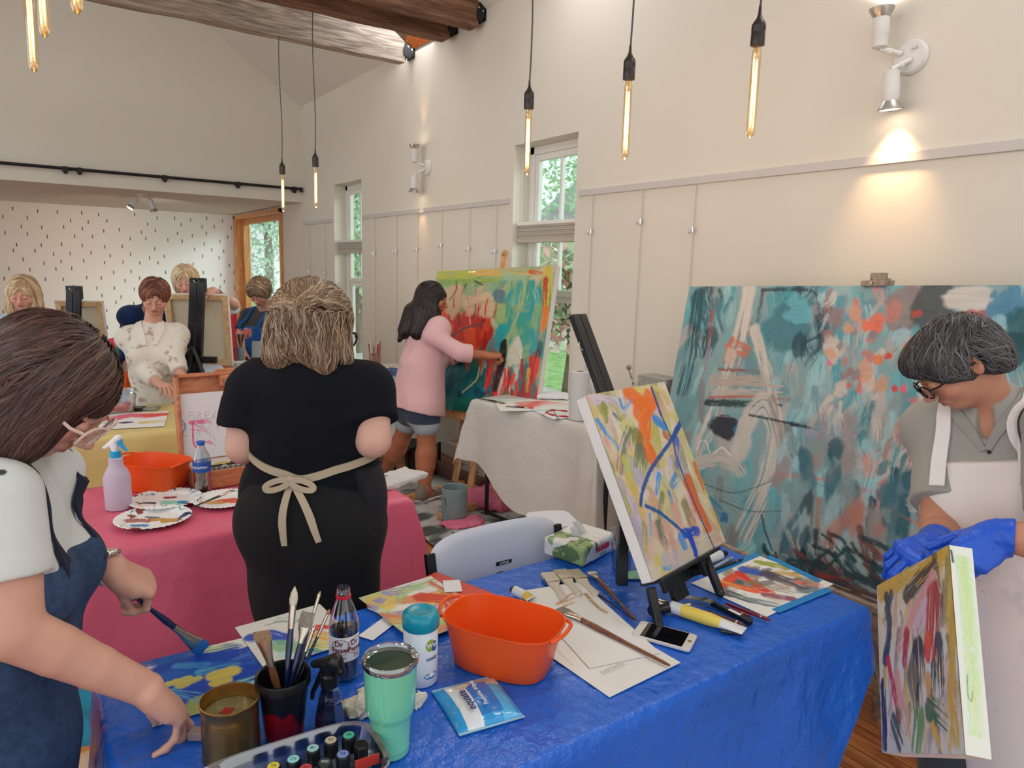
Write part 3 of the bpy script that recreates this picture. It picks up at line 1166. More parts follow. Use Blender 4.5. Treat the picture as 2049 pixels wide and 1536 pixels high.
# ---------------------------------------------------------------- pendant bulbs
m_bake=mat('bakelite',(44,34,32),0.3)
m_fila=mat('glowing_filament',(255,190,90),0.5,emit=(255,196,110),estr=16)
m_amber=mat_glass('amber_glass',(1.0,0.93,0.78),0.10,0.02,0.10)
m_brass=mat('brass',(200,150,80),0.3,metal=1.0)
m_cable=mat('grey_cable',(84,84,88),0.8)
m_cablew=mat('pale_cable',(150,150,154),0.8)
def pendant(x,y,zc,L,lab,first=None,tilt=(0,0),cable=m_cable):
	"""zc = middle of the bulb"""
	if first is not None:
		o=copy_tree(first)
		o.location=(x,y,zc)
		tag(o,lab)
		return o
	t=thing('pendant_lamp',lab,'lamp',(x,y,zc),'pendant lamps with long tube bulbs')
	z1_=zc+0.15
	mb_=MB()
	rise=(ZT+SL*(WX-x))-z1_-0.1
	mb_.tube([(x+0.006*math.sin(k*.9),y,z1_+0.1+rise*k/12)for k in range(13)],0.0038,6)
	mb_.build('cable',cable,t)
	MB().lathe([(0.0045,0.125),(0.006,0.10),(0.012,0.085),(0.0215,0.072),(0.0235,0.062),(0.0235,0.045),(0.0225,0.042),(0.0235,0.039),(0.0235,0.0),(0.016,-0.002)],
(x,y,z1_-0.0),n=20).build('socket',m_bake,t)
	MB().lathe([(0.012,0.004),(0.0125,-0.010),(0.015,-0.022),(0.0155,-0.03),(0.0155,-0.27),(0.013,-0.286),(0.007,-0.296),(0.0015,-0.299)],(x,y,z1_),n=18,cap=False).build('bulb_glass',m_amber,t)
	f_=MB()
	pts=[]
	for k in range(7):
		a0=k*2*math.pi/6
		a1=(k+1)*2*math.pi/6
		za,zb_=(-0.045,-0.262)if k%2==0 else(-0.262,-0.045)
		for q in range(8):
			u=q/8
			a=a0+(a1-a0)*u
			pts.append((x+0.0065*math.cos(a),y+0.0065*math.sin(a),z1_+za+(zb_-za)*u))
	f_.tube(pts,0.0017,5)
	f_.build('filament',m_fila,t)
	MB().cyl((x,y,z1_-0.045),(x,y,z1_-0.0),0.0025,n=6).build('stem',m_brass,t)
	return t
pa=pendant(2.087,1.608,2.272,.3,'pendant lamp with long amber tube bulb, largest of the three at upper right')
pendant(1.994,2.124,2.247,.3,'pendant lamp with amber tube bulb, middle of the three at upper right',pa)
pendant(2.003,2.798,2.248,.3,'pendant lamp with amber tube bulb hanging in front of the nearer tall window',pa)
pendant(1.874,5.35,2.225,.3,'pendant lamp with glowing tube bulb, right one of the distant pair',pa)
pendant(1.824,6.004,2.225,.3,'pendant lamp with glowing tube bulb in front of the timber window',pa)
pendant(0.079,2.85,2.39,.3,'pendant lamp with dark socket, leftmost of the three at upper left',pa)
pendant(0.105,2.60,2.44,.3,'pendant lamp, only its amber bulb in view, middle of the three at upper left',pa)
pendant(0.178,2.41,2.47,.3,'pendant lamp, only the bulb tip in view at the top edge',pa)
for q_ in((2.087,1.608),(1.994,2.124),(2.003,2.798),(1.874,5.35),(1.824,6.004),(.079,2.85),(.105,2.6)):
	lamp('bulb_light','POINT',(*q_,2.06),3.0,(1,0.66,0.36),0.03)
	# ---------------------------------------------------------------- wall and ceiling spots
m_lampon=mat('lit_reflector',(255,240,220),0.4,emit=(255,232,205),estr=9)
m_enamel=mat('white_enamel',(214,212,208),0.35)
m_silver=mat('satin_silver',(186,184,180),0.3,metal=0.8)
def spot_head(t,j,a,d,lit=True):
	"""j joint on the plate, a start of the barrel, d unit direction the light leaves"""
	d=nrm(d)
	MB().tube([j,(np.array(j)+a)/2+(0,0,.003),a],0.010,8).sphere((np.array(j)+a)/2,0.015,10,8).build('swivel_arm',m_enamel,t)
	b=np.array(a)+d*0.125
	h=MB().path_lathe(a,b,[(0.016,0),(0.030,0.008),(0.031,0.05),(0.033,0.054),(0.033,0.10),(0.030,0.12)],20)
	ho=h.build('lamp_barrel',m_enamel,t)
	MB().path_lathe(b,b+d,[(0.028,-0.01),(0.046,0.022),(0.048,0.03),(0.044,0.03),(0.027,0.0)],20).build('bulb_rim',m_silver,t)
	if lit:
		MB().path_lathe(b,b+d,[(0.0,0.010),(0.020,0.012),(0.041,0.026)],20).build('bulb_face',m_lampon,t)
	return b+d*0.045
t=thing('wall_spotlight','white twin spotlight on the right wall, one head up and one down','spotlight',(WX,1.60,2.53),'twin spotlights on the right wall')
MB().path_lathe((WX,1.57,2.545),(WX-0.1,1.57,2.545),[(0.066,0),(0.068,0.012),(0.060,0.024),(0.0,0.030)],28).build('wall_plate',m_enamel,t)
MB().box((WX-.033,1.54,2.57),(WX-.028,1.56,2.578)).build('plate_slot',m_silver,t,smooth=False)
u1=spot_head(t,(WX-.03,1.60,2.56),np.array((WX-.09,1.66,2.58)),(-0.05,0.02,1))
u2=spot_head(t,(WX-.03,1.56,2.53),np.array((WX-.09,1.60,2.49)),(0.1,-0.02,-1))
lamp('spot_up','SPOT',u1,30,(1,0.97,0.92),0.02,u1+(0.12,-0.02,1),spot=130,blend=1)
lamp('spot_down','SPOT',u2,22,(1,0.58,0.28),0.02,u2+(0.25,-0.02,-1),spot=75,blend=1)
t=thing('wall_spotlight','small white twin spotlight between the two tall windows','spotlight',(WX,5.75,2.5),'twin spotlights on the right wall')
MB().path_lathe((WX,5.72,2.52),(WX-0.1,5.72,2.52),[(0.066,0),(0.068,0.012),(0.060,0.024),(0.0,0.030)],20).build('wall_plate',m_enamel,t)
u1=spot_head(t,(WX-.03,5.74,2.54),np.array((WX-.09,5.80,2.56)),(-0.02,0.02,1))
u2=spot_head(t,(WX-.03,5.72,2.50),np.array((WX-.09,5.80,2.46)),(-0.02,0.08,-1))
lamp('spot_up','SPOT',u1,6,(1,0.58,0.30),0.02,u1+(0.14,0,1),spot=42,blend=1)
lamp('spot_down','SPOT',u2,5,(1,0.58,0.30),0.02,u2+(0.2,0,-1),spot=50,blend=1)
t=thing('ceiling_spotlight','white twin spotlight under the alcove ceiling','spotlight',(1.26,9.65,2.42))
MB().lathe([(0.06,0),(0.062,-0.012),(0.05,-0.022),(0,-0.026)],(1.26,9.65,2.42),n=24).build('ceiling_plate',m_enamel,t)
u1=spot_head(t,(1.24,9.65,2.40),np.array((1.20,9.65,2.37)),(-0.55,-0.1,-0.8))
u2=spot_head(t,(1.28,9.65,2.40),np.array((1.33,9.65,2.37)),(0.3,0.1,-0.9))
lamp('spot_alcove','SPOT',u1,50,(1,0.62,0.35),0.02,(0.5,12.6,1.75),spot=60,blend=1)
lamp('spot_alcove','SPOT',u2,70,(1,0.95,0.9),0.02,(1.9,12.6,1.0),spot=100,blend=1)
# ---------------------------------------------------------------- outdoors
m_grass=mat('lawn',(150,190,120),0.9,noise=(6,0.3))
m_pave=mat('pale_paving',(205,200,190),0.9,noise=(3,0.12))
struct(MB().box((WX+.24,-8,-0.12),(40,40,-0.06)).build('ground_lawn',m_grass,smooth=False))
struct(MB().box((WX+.24,-6,-0.06),(WX+3.2,30,-0.04)).box((9.5,-6,-.06),(13,40,-.04)).build('ground_path',m_pave,smooth=False))
m_leaf=mat_vc('leaves',0.6,0.3)
m_bark=mat('bark',(110,95,80),0.9,noise=(8,0.3))
def leafy(name,lab,cat,x,y,h,r,seed,cols,trunk=True,grp='trees and bushes outside the windows',n=5200,base=None):
	rs=np.random.RandomState(seed)
	t=thing(name,lab,cat,(x,y,-0.06),grp)
	zc=h*0.62 if base is None else base
	cl=rs.randn(26,3)*np.array([r*.5,r*.5,h*.20])+np.array([x,y,zc])
	P=cl[rs.randint(0,26,n)]+rs.randn(n,3)*r*0.2
	a,b=rs.randn(n,3),rs.randn(n,3)
	a/=np.linalg.norm(a,axis=1)[:,None]
	b=np.cross(a,b)
	b/=np.linalg.norm(b,axis=1)[:,None]
	s=(0.05+0.06*rs.rand(n))[:,None]
	V=np.stack([P-a*s,P+b*s*.5,P+a*s,P-b*s*.5],1).reshape(-1,3)
	Q=np.arange(4*n).reshape(n,4)
	cc=np.array([s2l(c)for c in cols])[rs.randint(0,len(cols),n)]
	fast_mesh('foliage',V,Q,m_leaf,t,np.repeat(cc,4,0),smooth=False)
	if trunk:
		k=MB().tube([(x,y,-0.06),(x+.05,y,h*.3),(x-.05,y+.05,h*.6),(x,y,h*.85)],[0.16,0.13,0.09,0.03],10)
		for q in range(5):
			e=cl[q]
			k.tube([(x,y,h*.45),((x+e[0])/2,(y+e[1])/2,(h*.5+e[2])/2),e],[0.06,0.04,0.01],6)
		k.build('trunk',m_bark,t)
G1=[(186,226,186),(206,236,196),(166,214,182),(222,240,210)]
G2=[(160,200,156),(214,160,150),(186,212,166),(238,216,210)]
leafy('leafy_tree','green tree outside, seen in the upper part of the nearer tall window','tree',10.6,10.9,5.6,2.0,1,G1)
leafy('leafy_tree','pale green tree outside the far tall window','tree',6.4,15.6,4.8,1.4,2,G1)
leafy('leafy_tree','large tree outside the timber framed window','tree',6.6,23.5,6.2,2.6,3,[(190,226,200),(206,232,210),(170,216,190)],n=8000)
leafy('flowering_bush','bush with reddish leaves outside the nearer tall window','bush',6.1,7.3,2.1,0.75,4,G2,trunk=True,n=2600,base=1.5)
leafy('leafy_bush','round green bush outside the far tall window','bush',5.3,13.0,1.4,0.8,5,G1,trunk=True,n=2500,base=1.7)
m_house=mat('pale_siding',(225,228,230),0.8)
hs=thing('neighbour_house','pale house across the lawn, glimpsed through the windows','house',(24,24,-0.06))
MB().box((21.5,19,-0.06),(28,29,4.0)).build('walls',m_house,hs,smooth=False)
MB().prism([(21,3.9),(28.5,3.9),(24.75,6.6)],18.6,29.4,np.array([(1,0,0),(0,0,1),(0,1,0)],float)).build('roof',mat('grey_roof',(150,150,155),0.9),hs,smooth=False)
# ================================================================ people
m_skin=mat_vc('skin',0.48,0.35,bump=(220,0.05))
m_hair=mat_vc('hair',0.42,0.5)
m_cloth=mat_vc('cloth',0.85,0.2,bump=(350,0.12),sheen=0.15)
m_glove=mat('blue_glove',(24,84,200),0.38,bump=(60,0.25))
def fold(amp=0.006,sc=7.0,seed=0,st=(1,1,0.4),rid=0.7):
	st=np.array(st)
	def g(P):
		return amp*((fnoise(P*st,sc,seed,3)-0.5)*2+rid*(ridged(P*st,sc*0.9,seed+9,2)-0.35))
	return g
def fine_body(S,h,boxes):
	parts=[]
	V,Q=surface(S,h)
	for lo,hi,hh in boxes:
		lo,hi=np.array(lo),np.array(hi)
		inn=((V>lo+h*2.0)&(V<hi-h*2.0)).all(1)
		Q=Q[~inn[Q].all(1)]
		parts.append(surface(S,hh,lo,hi))
	return join_vq([(V,Q)]+parts)
class Fig:
	"""one person: joints in world metres, clothes as shells over the same shapes"""
	def __init__(s,label,pelvis,neck,facing,head,face,up=None,hs=1.0,shw=0.175,hip=0.17,waist=0.14,chest=0.15,dep=0.105,bust=0.03,skin=(205,152,128),armr=(0.042,0.036,0.025),legr=(0.085,0.058,0.040),
group=None,ground=0.0,belly=0.0):
		s.pel,s.neck=np.array(pelvis,float),np.array(neck,float)
		s.z=nrm(s.neck-s.pel)
		f=np.array(facing,float)
		s.y=-nrm(f-s.z*np.dot(f,s.z))
		s.x=np.cross(s.y,s.z)
		s.R=np.array([s.x,s.y,s.z])
		s.L=np.linalg.norm(s.neck-s.pel)
		s.head,s.face=np.array(head,float),nrm(face)
		s.HR=head_frame(s.face,up if up is not None else(0,0,1))
		s.hs=hs
		s.shw,s.hip,s.waist,s.chest,s.dep,s.bust=shw,hip,waist,chest,dep,bust
		s.belly=belly
		s.skin,s.armr,s.legr=skin,armr,legr
		s.sh={+1:s.pt(shw,0.01,s.L-0.055),-1:s.pt(-shw,0.01,s.L-0.055)}
		s.root=thing('person',label,'person',(s.pel[0],s.pel[1],ground),group)
		s.arm={}
		s.leg={}
		s.hands=[]
		s.S=SDF()
		s.boxes=[]
	def pt(s,x,y,z):
		return s.pel+s.x*x+s.y*y+s.z*z
	def torso(s,S,e=0.0,k=0.05,bust=None):
		L=s.L
		S.ell(s.pt(0,0.01,-0.02),(s.hip+e,s.dep*1.1+e,0.15+e),s.R,k)
		S.ell(s.pt(0,-0.005-s.belly*.5,L*0.36),(s.waist+e,s.dep*0.95+s.belly+e,0.17+e),s.R,k)
		S.ell(s.pt(0,0.0,L*0.70),(s.chest+e,s.dep*1.0+e,0.17+e),s.R,k)
		S.cone(s.pt(s.shw*0.72,0.012,L-0.055),s.pt(-s.shw*0.72,0.012,L-0.055),0.058+e,0.058+e,k)
		for q in(1,-1):
			S.ell(s.pt(q*s.shw*0.93,0.008,L-0.062),(0.055+e,0.056+e,0.056+e),s.R,0.04)
			if s.bust:
				S.ell(s.pt(q*0.075,-s.dep*0.78,L*0.60),(0.068+e,s.bust+0.035+e,0.068+e),s.R,0.04)
			S.ell(s.pt(q*s.hip*0.45,s.dep*0.6,-0.03),(0.09+e,0.08+e,0.10+e),s.R,0.04)
		return S
	def arm_part(s,S,q,e=0.0,t0=0.0,t1=2.0,k=0.03,flare=0.0):
		"""t in 0..1 upper arm, 1..2 forearm"""
		a,b,c=s.sh[q],s.arm[q][0],s.arm[q][1]
		r0,r1,r2=s.armr
		def P(t):
			return a+(b-a)*t if t<=1 else b+(c-b)*(t-1)
		def Rr(t):
			return r0+(r1-r0)*t if t<=1 else r1*1.03+(r2-r1)*(t-1)
		ts=[t0]+[t for t in(0.5,1.0,1.3,1.6)if t0<t<t1]+[t1]
		for u,v in zip(ts[:-1],ts[1:]):
			S.cone(P(u),P(v),Rr(u)+e+flare*(u-t0),Rr(v)+e+flare*(v-t0),k if u==t0 else 0.005)
		return S
	def sleeve(s,S,q,e,t1,flare=0.0,cut=True,k=0.035,cuff=0.0,tilt=0.0):
		T=SDF()
		s.arm_part(T,q,e,0.0,t1,k,flare)
		a,b,c=s.sh[q],s.arm[q][0],s.arm[q][1]
		p=a+(b-a)*t1 if t1<=1 else b+(c-b)*(t1-1)
		d=nrm(b-a)if t1<=1 else nrm(c-b)
		if cuff:
			T.cone(p-d*0.07,p-d*0.02,cuff,cuff,0.01)
		T.cut(p,d+s.x*q*tilt,0.004)
		S.join(T,k)
		return S
	def leg_part(s,S,q,e=0.0,t1=2.0,k=0.03,t0=0.0,flare=0):
		hp=s.pt(q*s.hip*0.52,0.0,-0.06)
		kn,an=s.leg[q]
		r0,r1,r2=s.legr
		def P(t):
			return hp+(kn-hp)*t if t<=1 else kn+(an-kn)*(t-1)
		def Rr(t):
			if t<=1:
				return r0+(r1-r0)*t
			u=t-1
			return r1+(r2-r1)*u+0.016*math.sin(min(1,u/.75)*math.pi)*(r1/0.058)
		ts=[t0]+[t for t in(0.5,1.0,1.25,1.5,1.75)if t0<t<t1]+[t1]
		for u,v in zip(ts[:-1],ts[1:]):
			S.cone(P(u),P(v),Rr(u)+e+flare*(u-t0),Rr(v)+e+flare*(v-t0),k)
		if t1>=1.5:
			cb_=P(1.3)+s.y*0.012
			S.ell(cb_,(r1*0.85+e,r1*0.85+e,0.10),s.R,0.03)
		return S
	def make_body(s,h=0.008,hh=0.0045,hd=0.003,feet=True,hair_dark=(0.12,0.08,0.05),lip=None):
		S=s.S
		s.torso(S)
		nk=s.head+s.HR[1]*0.018-s.HR[2]*0.055*s.hs
		S.cone(s.neck+s.y*0.004-s.z*0.03,nk,0.058*s.hs,0.050*s.hs,0.035)
		for q in s.arm:
			s.arm_part(S,q)
		for q in s.leg:
			s.leg_part(S,q)
			an=s.leg[q][1]
			if feet:
				fd=nrm(-s.y*np.array((1,1,0)))
				S.cone(an,an-np.array((0,0,max(0.02,an[2]-0.045)))+fd*0.03,s.legr[2],0.036,0.03)
				S.cone(an*(1,1,0)+(0,0,0.038)-fd*0.03,an*(1,1,0)+(0,0,0.03)+fd*0.13,0.034,0.026,0.03)
		head_sdf(S,s.head,s.HR,s.hs)
		r=0.15*s.hs
		boxes=[(s.head-r,s.head+r,hh)]
		for args in s.hands:
			a0=len(S.p)
			tips=hand_sdf(S,*args[0],**args[1])
			P=np.array([q[1]for q in S.p[a0:]if q[0]=='c']+[q[2]for q in S.p[a0:]if q[0]=='c'])
			boxes.append((P.min(0)-0.03,P.max(0)+0.03,hd))
		V,Q=fine_body(S,h,boxes)
		base=np.array(s2l(s.skin))
		n=fnoise(V,18,3,3)[:,None]
		col=base*(0.9+0.2*n)*np.where(np.array([True,False,False]),1.0,0.97+0.06*n)
		col=head_tint(V,col,s.head,s.HR,s.hs,hair_dark,lip)
		s.body=fast_mesh('body',V,Q,m_skin,s.root,col)
		return s
	def garment(s,name,S,h,color,material=None,tint=None,parent=None):
		V,Q=surface(S,h)
		base=np.array(s2l(color))
		col=np.tile(base,(len(V),1))
		if tint is not None:
			col=tint(V,col)
		return fast_mesh(name,V,Q,material or m_cloth,parent or s.root,col)
	def hair(s,H,n,flow,steps,ds,region,cols,width=0.0016,h=0.005,seed=1,base=None,**kw):
		V,Q=surface(H,h)
		b=np.array(s2l(base or cols[0]))
		c0=b*(0.7+0.5*fnoise(V*(1,1,0.3),60,3)[:,None])
		V2,Q2,c2=strands(H,n,flow,steps,ds,region,cols,width=width,seed=seed,**kw)
		return fast_mesh('hair',np.concatenate([V,V2]),np.concatenate([Q,Q2+len(V)]),m_hair,s.root,np.concatenate([c0,c2]))
	def hpt(s,p):
		"""point in head space (metres at scale 1)"""
		return s.head+(np.array(p,float)*s.hs)@s.HR
	def hl(s,P):
		return(P-s.head)@s.HR.T/s.hs
def ribbon(S,pts,w,t,name,material,parent,off=0.004,n=40,side=None,proj=True):
	"""flat strap that lies on the surface S along pts"""
	pts=np.array(pts,float)
	d=np.r_[0,np.cumsum(np.linalg.norm(np.diff(pts,axis=0),axis=1))]
	u=np.linspace(0,d[-1],n)
	P=np.stack([np.interp(u,d,pts[:,i])for i in range(3)],1)
	for _ in range(3):
		P[1:-1]=(P[:-2]+P[1:-1]*2+P[2:])/4
	if proj:
		P=project(S,P,5,off)
		for _ in range(2):
			P[1:-1]=(P[:-2]+P[1:-1]*2+P[2:])/4
	T=np.gradient(P,axis=0)
	T/=np.linalg.norm(T,axis=1)[:,None]
	if proj:
		G=S.grad(P,0.01)
	else:
		G=np.tile(nrm(side),(n,1))
	X=np.cross(T,G)
	X/=np.maximum(1e-6,np.linalg.norm(X,axis=1))[:,None]
	G=np.cross(X,T)
	ww=np.full(n,w)if np.isscalar(w)else np.interp(np.linspace(0,1,n),np.linspace(0,1,len(w)),w)
	ww=ww[:,None]
	ring=[P-X*ww/2-G*t,P-X*ww/2+G*t*.6,P+G*t,P+X*ww/2+G*t*.6,P+X*ww/2-G*t]
	if proj:
		mids=[project(S,r,3,off+t*.6)for r in ring[1:4]]
		ring=[mids[0]-G*t*2,mids[0],mids[1],mids[2],mids[2]-G*t*2]
	A=np.stack(ring+[ring[0]],1)
	return MB().grid(A).build(name,material,parent)
def eyeglasses(f,color,r=(0.024,0.019),parent_name='eyeglasses',lens=None,thick=0.0018,z=-0.004,round_=False):
	m=MB()
	for q in(-1,1):
		pts=[]
		for k in range(24):
			a=2*math.pi*k/24
			cx,cz=math.cos(a),math.sin(a)
			pw=0.75 if not round_ else 1.0
			cx,cz=math.copysign(abs(cx)**pw,cx),math.copysign(abs(cz)**pw,cz)
			pts.append(f.hpt((q*(0.033+r[0]*cx),-0.113+0.012*abs(0.033+r[0]*cx-.01)/.05,z+r[1]*cz)))
		m.tube(pts,thick,6,closed=True)
		m.tube([f.hpt((q*0.056,-0.101,z+0.006)),f.hpt((q*0.076,-0.08,z+0.006)),f.hpt((q*0.081,-0.02,z+.006)),f.hpt((q*0.082,0.02,z+.002)),f.hpt((q*0.078,0.04,z-0.02))],thick*1.1,6)
	m.tube([f.hpt((-0.010,-0.113,z+0.004)),f.hpt((0,-0.116,z+0.008)),f.hpt((0.010,-0.113,z+0.004))],thick,6)
	o=m.build('eyeglasses',color,f.root)
	if lens is not None:
		for q in(-1,1):
			c=f.hpt((q*0.033,-0.111,z))
			pts=[f.hpt((q*(0.033+r[0]*math.cos(a)),-0.112,z+r[1]*math.sin(a)))for a in np.linspace(0,2*math.pi,20,endpoint=False)]
			MB().add([c]+pts,[(0,1+k,1+(k+1)%20)for k in range(20)]).build('lens',lens,o)
	return o
m_darkf=mat('dark_frame',(30,28,30),0.25)
m_lensc=mat_glass('lens_clear',(0.96,0.96,0.96),0.10,0.01,0.08)
# ---------------------------------------------------------------- 1  woman at the left end of the blue table
f=Fig('person with brown bob, white tee and denim apron, painting with a wide brush',PD(-70,1500,1.28),PD(-6,912,1.27),(0.93,-0.33,0),PD(106,772,1.25),
RGT*0.62-UPV*0.74+FWD*0.22,RGT*.6+UPV*.7,hs=1.03,shw=0.165,hip=0.19,waist=0.165,chest=0.155,dep=0.112,bust=0.036,skin=(206,156,136),armr=(0.053,0.046,0.029),belly=0.02,legr=(0.095,0.062,0.042))
f.sh[-1]=PD(4,992,1.16)
f.sh[1]=PD(100,945,1.38)
wr=PD(292,1378,1.30)
f.arm[-1]=(PD(26,1262,1.15),wr)
wl=PD(226,1140,1.50)
f.arm[1]=(PD(80,1130,1.55),wl)
f.leg={1:(f.pt(0.10,-0.06,-0.44)*(1,1,0)+(0,0,0.46),f.pt(0.10,0.0,0)*(1,1,0)+(0,0,0.09)),-1:(f.pt(-0.10,-0.06,-0.44)*(1,1,0)+(0,0,0.46),f.pt(-0.10,0.0,0)*(1,1,0)+(0,0,0.09))}
tipR=PZ(384,1452,0.757)
f.hands.append(((wr,(PD(346,1420,1.345)-wr),(0.15,-0.1,1.0),-1),dict(curl=((7,10,4),(10,12,6),(30,30,18),(46,38,24)),spread=(8,2,-4,-10),thumb=(30,12),s=1.05)))
kn=PD(296,1170,1.55)
f.hands.append(((wl,kn-wl,UPV*0.85+RGT*0.35-FWD*0.35,1),dict(curl=((58,62,34),(60,66,40),(64,70,45),(66,72,45)),spread=(2,1,-1,-3),thumb=(8,-12),s=0.97,thumb_in=0.75)))
f.make_body(h=0.009,hh=0.0045,hd=0.0028)
LW=f
# tee
S=SDF()
f.torso(S,0.012)
S.cone(f.neck-f.z*0.07,f.neck-f.z*0.005,0.085,0.066,0.04)
for q in(1,-1):
	f.sleeve(S,q,0.009,0.60,0.010)
S.disp=fold(0.006,8,3,(1,1,.5))
def tee_tint(V,col):
	rs=np.random.RandomState(5)
	c=V[rs.randint(0,len(V),170)]
	for p in c:
		for o in(-0.010,0.010):
			d=np.linalg.norm(V-p-np.array((0,0,1))*0-RGT*o,axis=1)
			col[(d<0.0075)]=s2l((60,66,66))
	return col
f.garment('tee_shirt',S,0.0042,(206,209,206),tint=tee_tint)
m_denim=mat('denim',(44,66,98),0.8,noise=(70,0.3),bump=(400,0.25))
m_denimd=mat('dark_denim_strap',(22,30,52),0.8,bump=(300,0.2))
A=SDF()
f.torso(A,0.019)
A.cone(f.pt(0,-0.02,0.0),f.pt(0,0.02,-0.62),0.165,0.20,0.06)
A.cut(f.pt(0,-0.035,0),f.y,0.01)
A.cut(f.pt(0,0,f.L*0.70),f.z,0.004)
A.cut(f.pt(0,0,-0.55),-f.z,0.01)
A.disp=fold(0.006,6,13,(1,1,.3))
ap=f.garment('apron',A,0.006,(44,66,98),material=m_denim)
TS=S
ribbon(TS,[f.pt(-0.055,0.075,f.L-0.01),f.pt(-0.085,0.02,f.L+0.01),f.pt(-0.10,-0.07,f.L-0.08),f.pt(-0.085,-0.17,f.L*0.62)],0.034,0.003,'apron_strap',m_denimd,f.root,off=0.006)
ribbon(TS,[f.pt(0.055,0.075,f.L-0.01),f.pt(0.085,0.02,f.L+0.01),f.pt(0.10,-0.07,f.L-0.08),f.pt(0.085,-0.17,f.L*0.62)],0.034,0.003,'apron_strap',m_denimd,f.root,off=0.006)
# jeans below the apron, visible at the lower left edge
J=SDF()
J.ell(f.pt(0,0.01,-0.04),(f.hip+0.012,f.dep*1.1+0.012,0.15),f.R,0.05)
for q in(1,-1):
	f.leg_part(J,q,0.014,1.95,0.04)
f.garment('jeans',J,0.012,(30,42,66),material=mat('dark_jeans',(30,42,66),0.85,noise=(60,0.25)))
sh_=MB()
for q in(1,-1):
	an=f.leg[q][1]
	fd=nrm(-f.y*np.array((1,1,0)))
	MB().lathe([(0.03,0.0),(0.052,0.004),(0.052,0.03),(0.045,0.06),(0.03,0.075)],(an[0]+fd[0]*.05,an[1]+fd[1]*.05,0.0),frame_from((0,0,1),fd),20,sx=2.3,sy=1.0).build('shoe',mat('shoe_grey',(110,108,104),0.8),f.root)
	# hair: rounded bob
H=SDF()
L=f.hpt
H.ell(L((0,0.018,0.024)),np.array((0.086,0.105,0.089))*f.hs,f.HR,0.02)
for q in(-1,1):
	H.ell(L((q*0.066,0.010,-0.035)),np.array((0.030,0.075,0.085))*f.hs,f.HR,0.03)
	H.ell(L((q*0.064,-0.035,-0.07)),np.array((0.022,0.040,0.055))*f.hs,f.HR,0.03)
	H.cone(L((q*0.068,-0.01,-0.09)),L((q*0.062,-0.05,-0.135)),0.026,0.010,0.02)
H.ell(L((0,0.075,-0.055)),np.array((0.078,0.052,0.085))*f.hs,f.HR,0.03)
H.ell(L((0,-0.105,-0.055)),np.array((0.050,0.060,0.085))*f.hs,f.HR,0.015,True)
gd=L((0.012,-0.02,0.125))-L((0,0,0))
def flow_bob(P,g):
	u=(P-f.head)@f.HR.T
	v=np.zeros_like(u)
	v[:,0]=np.sign(u[:,0]-0.012)*0.9*np.clip(u[:,2]*12,0,1)
	v[:,1]=np.where(u[:,1]>0.02,0.5,-0.12)*np.clip(u[:,2]*14+.3,0,1)-0.35*np.clip(-u[:,2]*10,0,1)
	v[:,2]=-1.0
	v[:,1]+=-0.9*np.clip((-0.085-u[:,2])*20,0,1.5)
	return v@f.HR
f.hair(H,5200,flow_bob,16,0.0115,lambda q:((q-f.head)@f.HR.T)[:,2]>-0.07,[(70,44,36),(54,32,28),(84,56,46),(44,26,24),(98,72,60),(60,38,32),(76,50,42)],width=0.0013,h=0.0045,seed=2,base=(44,26,22),lift=0.006)
m_clearf=mat('pale_frame',(216,190,178),0.2,alpha=1)
eyeglasses(f,m_clearf,(0.026,0.022),thick=0.0028,lens=m_lensc)
# watch
m_lav=mat('lavender_band',(186,170,196),0.5)
d=nrm(wl-f.arm[1][0])
fr=frame_from(d,UPV)
wm=MB()
c=wl-d*0.012
wm.lathe([(0.031,-0.013),(0.0345,-0.013),(0.0345,0.013),(0.031,0.013)],c,fr,28,sx=1.0,sy=1.12,cap=False)
wo=wm.build('wrist_band',m_lav,f.root)
MB().box((0.032,-0.017,-0.019),(0.043,0.017,0.019),fr,c).build('watch_case',mat('pale_steel',(220,214,206),0.2,metal=0.9),wo,bevel=0.004)
# ---------------------------------------------------------------- 2  woman in black seen from behind
f=Fig('person in black tee seen from behind, beige apron bow, wavy brown clipped hair',PD(628,1010,2.10),PD(628,738,2.04),RGT*0.10+FWD*0.98,PD(634,652,2.07),
RGT*0.50+FWD*0.82-UPV*0.30,UPV,hs=1.04,shw=0.178,hip=0.185,waist=0.18,chest=0.178,dep=0.125,bust=0.03,skin=(212,166,148),armr=(0.062,0.052,0.030),legr=(0.10,0.07,0.045),belly=0.02)
BW=f
f.sh[1]=PD(505,782,2.06)
f.sh[-1]=PD(735,778,2.04)
e1,e2=PD(488,893,2.05),PD(746,880,2.00)
w1,w2=e1+FWD*0.20+RGT*0.10-UPV*.01,e2+FWD*0.21-RGT*0.07
f.arm={1:(e1,w1),-1:(e2,w2)}
g_=nrm(FWD*(1,1,0))
f.leg={1:(PD(596,1215,2.16)*(1,1,0)+(0,0,0.47),PD(596,1215,2.16)*(1,1,0)+(0,0,0.09)),-1:(PD(662,1215,2.14)*(1,1,0)+(0,0,0.47),PD(662,1215,2.14)*(1,1,0)+(0,0,0.09))}
f.hands.append(((w1,FWD+RGT*.4,UPV,1),dict(curl=(30,34,38,42),s=0.95)))
f.hands.append(((w2,FWD-RGT*.3,UPV,-1),dict(curl=(30,34,38,42),s=0.95)))
f.make_body(h=0.010,hh=0.005,hd=0.004)
m_blackc=mat('black_cotton',(13,15,23),0.9,spec=0.25,bump=(400,0.15))
S=SDF()
f.torso(S,0.014,0.06)
S.cone(f.neck-f.z*0.07,f.neck-f.z*0.002,0.085,0.066,0.05)
for q in(1,-1):
	f.sleeve(S,q,0.014,0.66,0.02)
S.cut(f.pt(0,0,-0.02),-f.z,0.01)
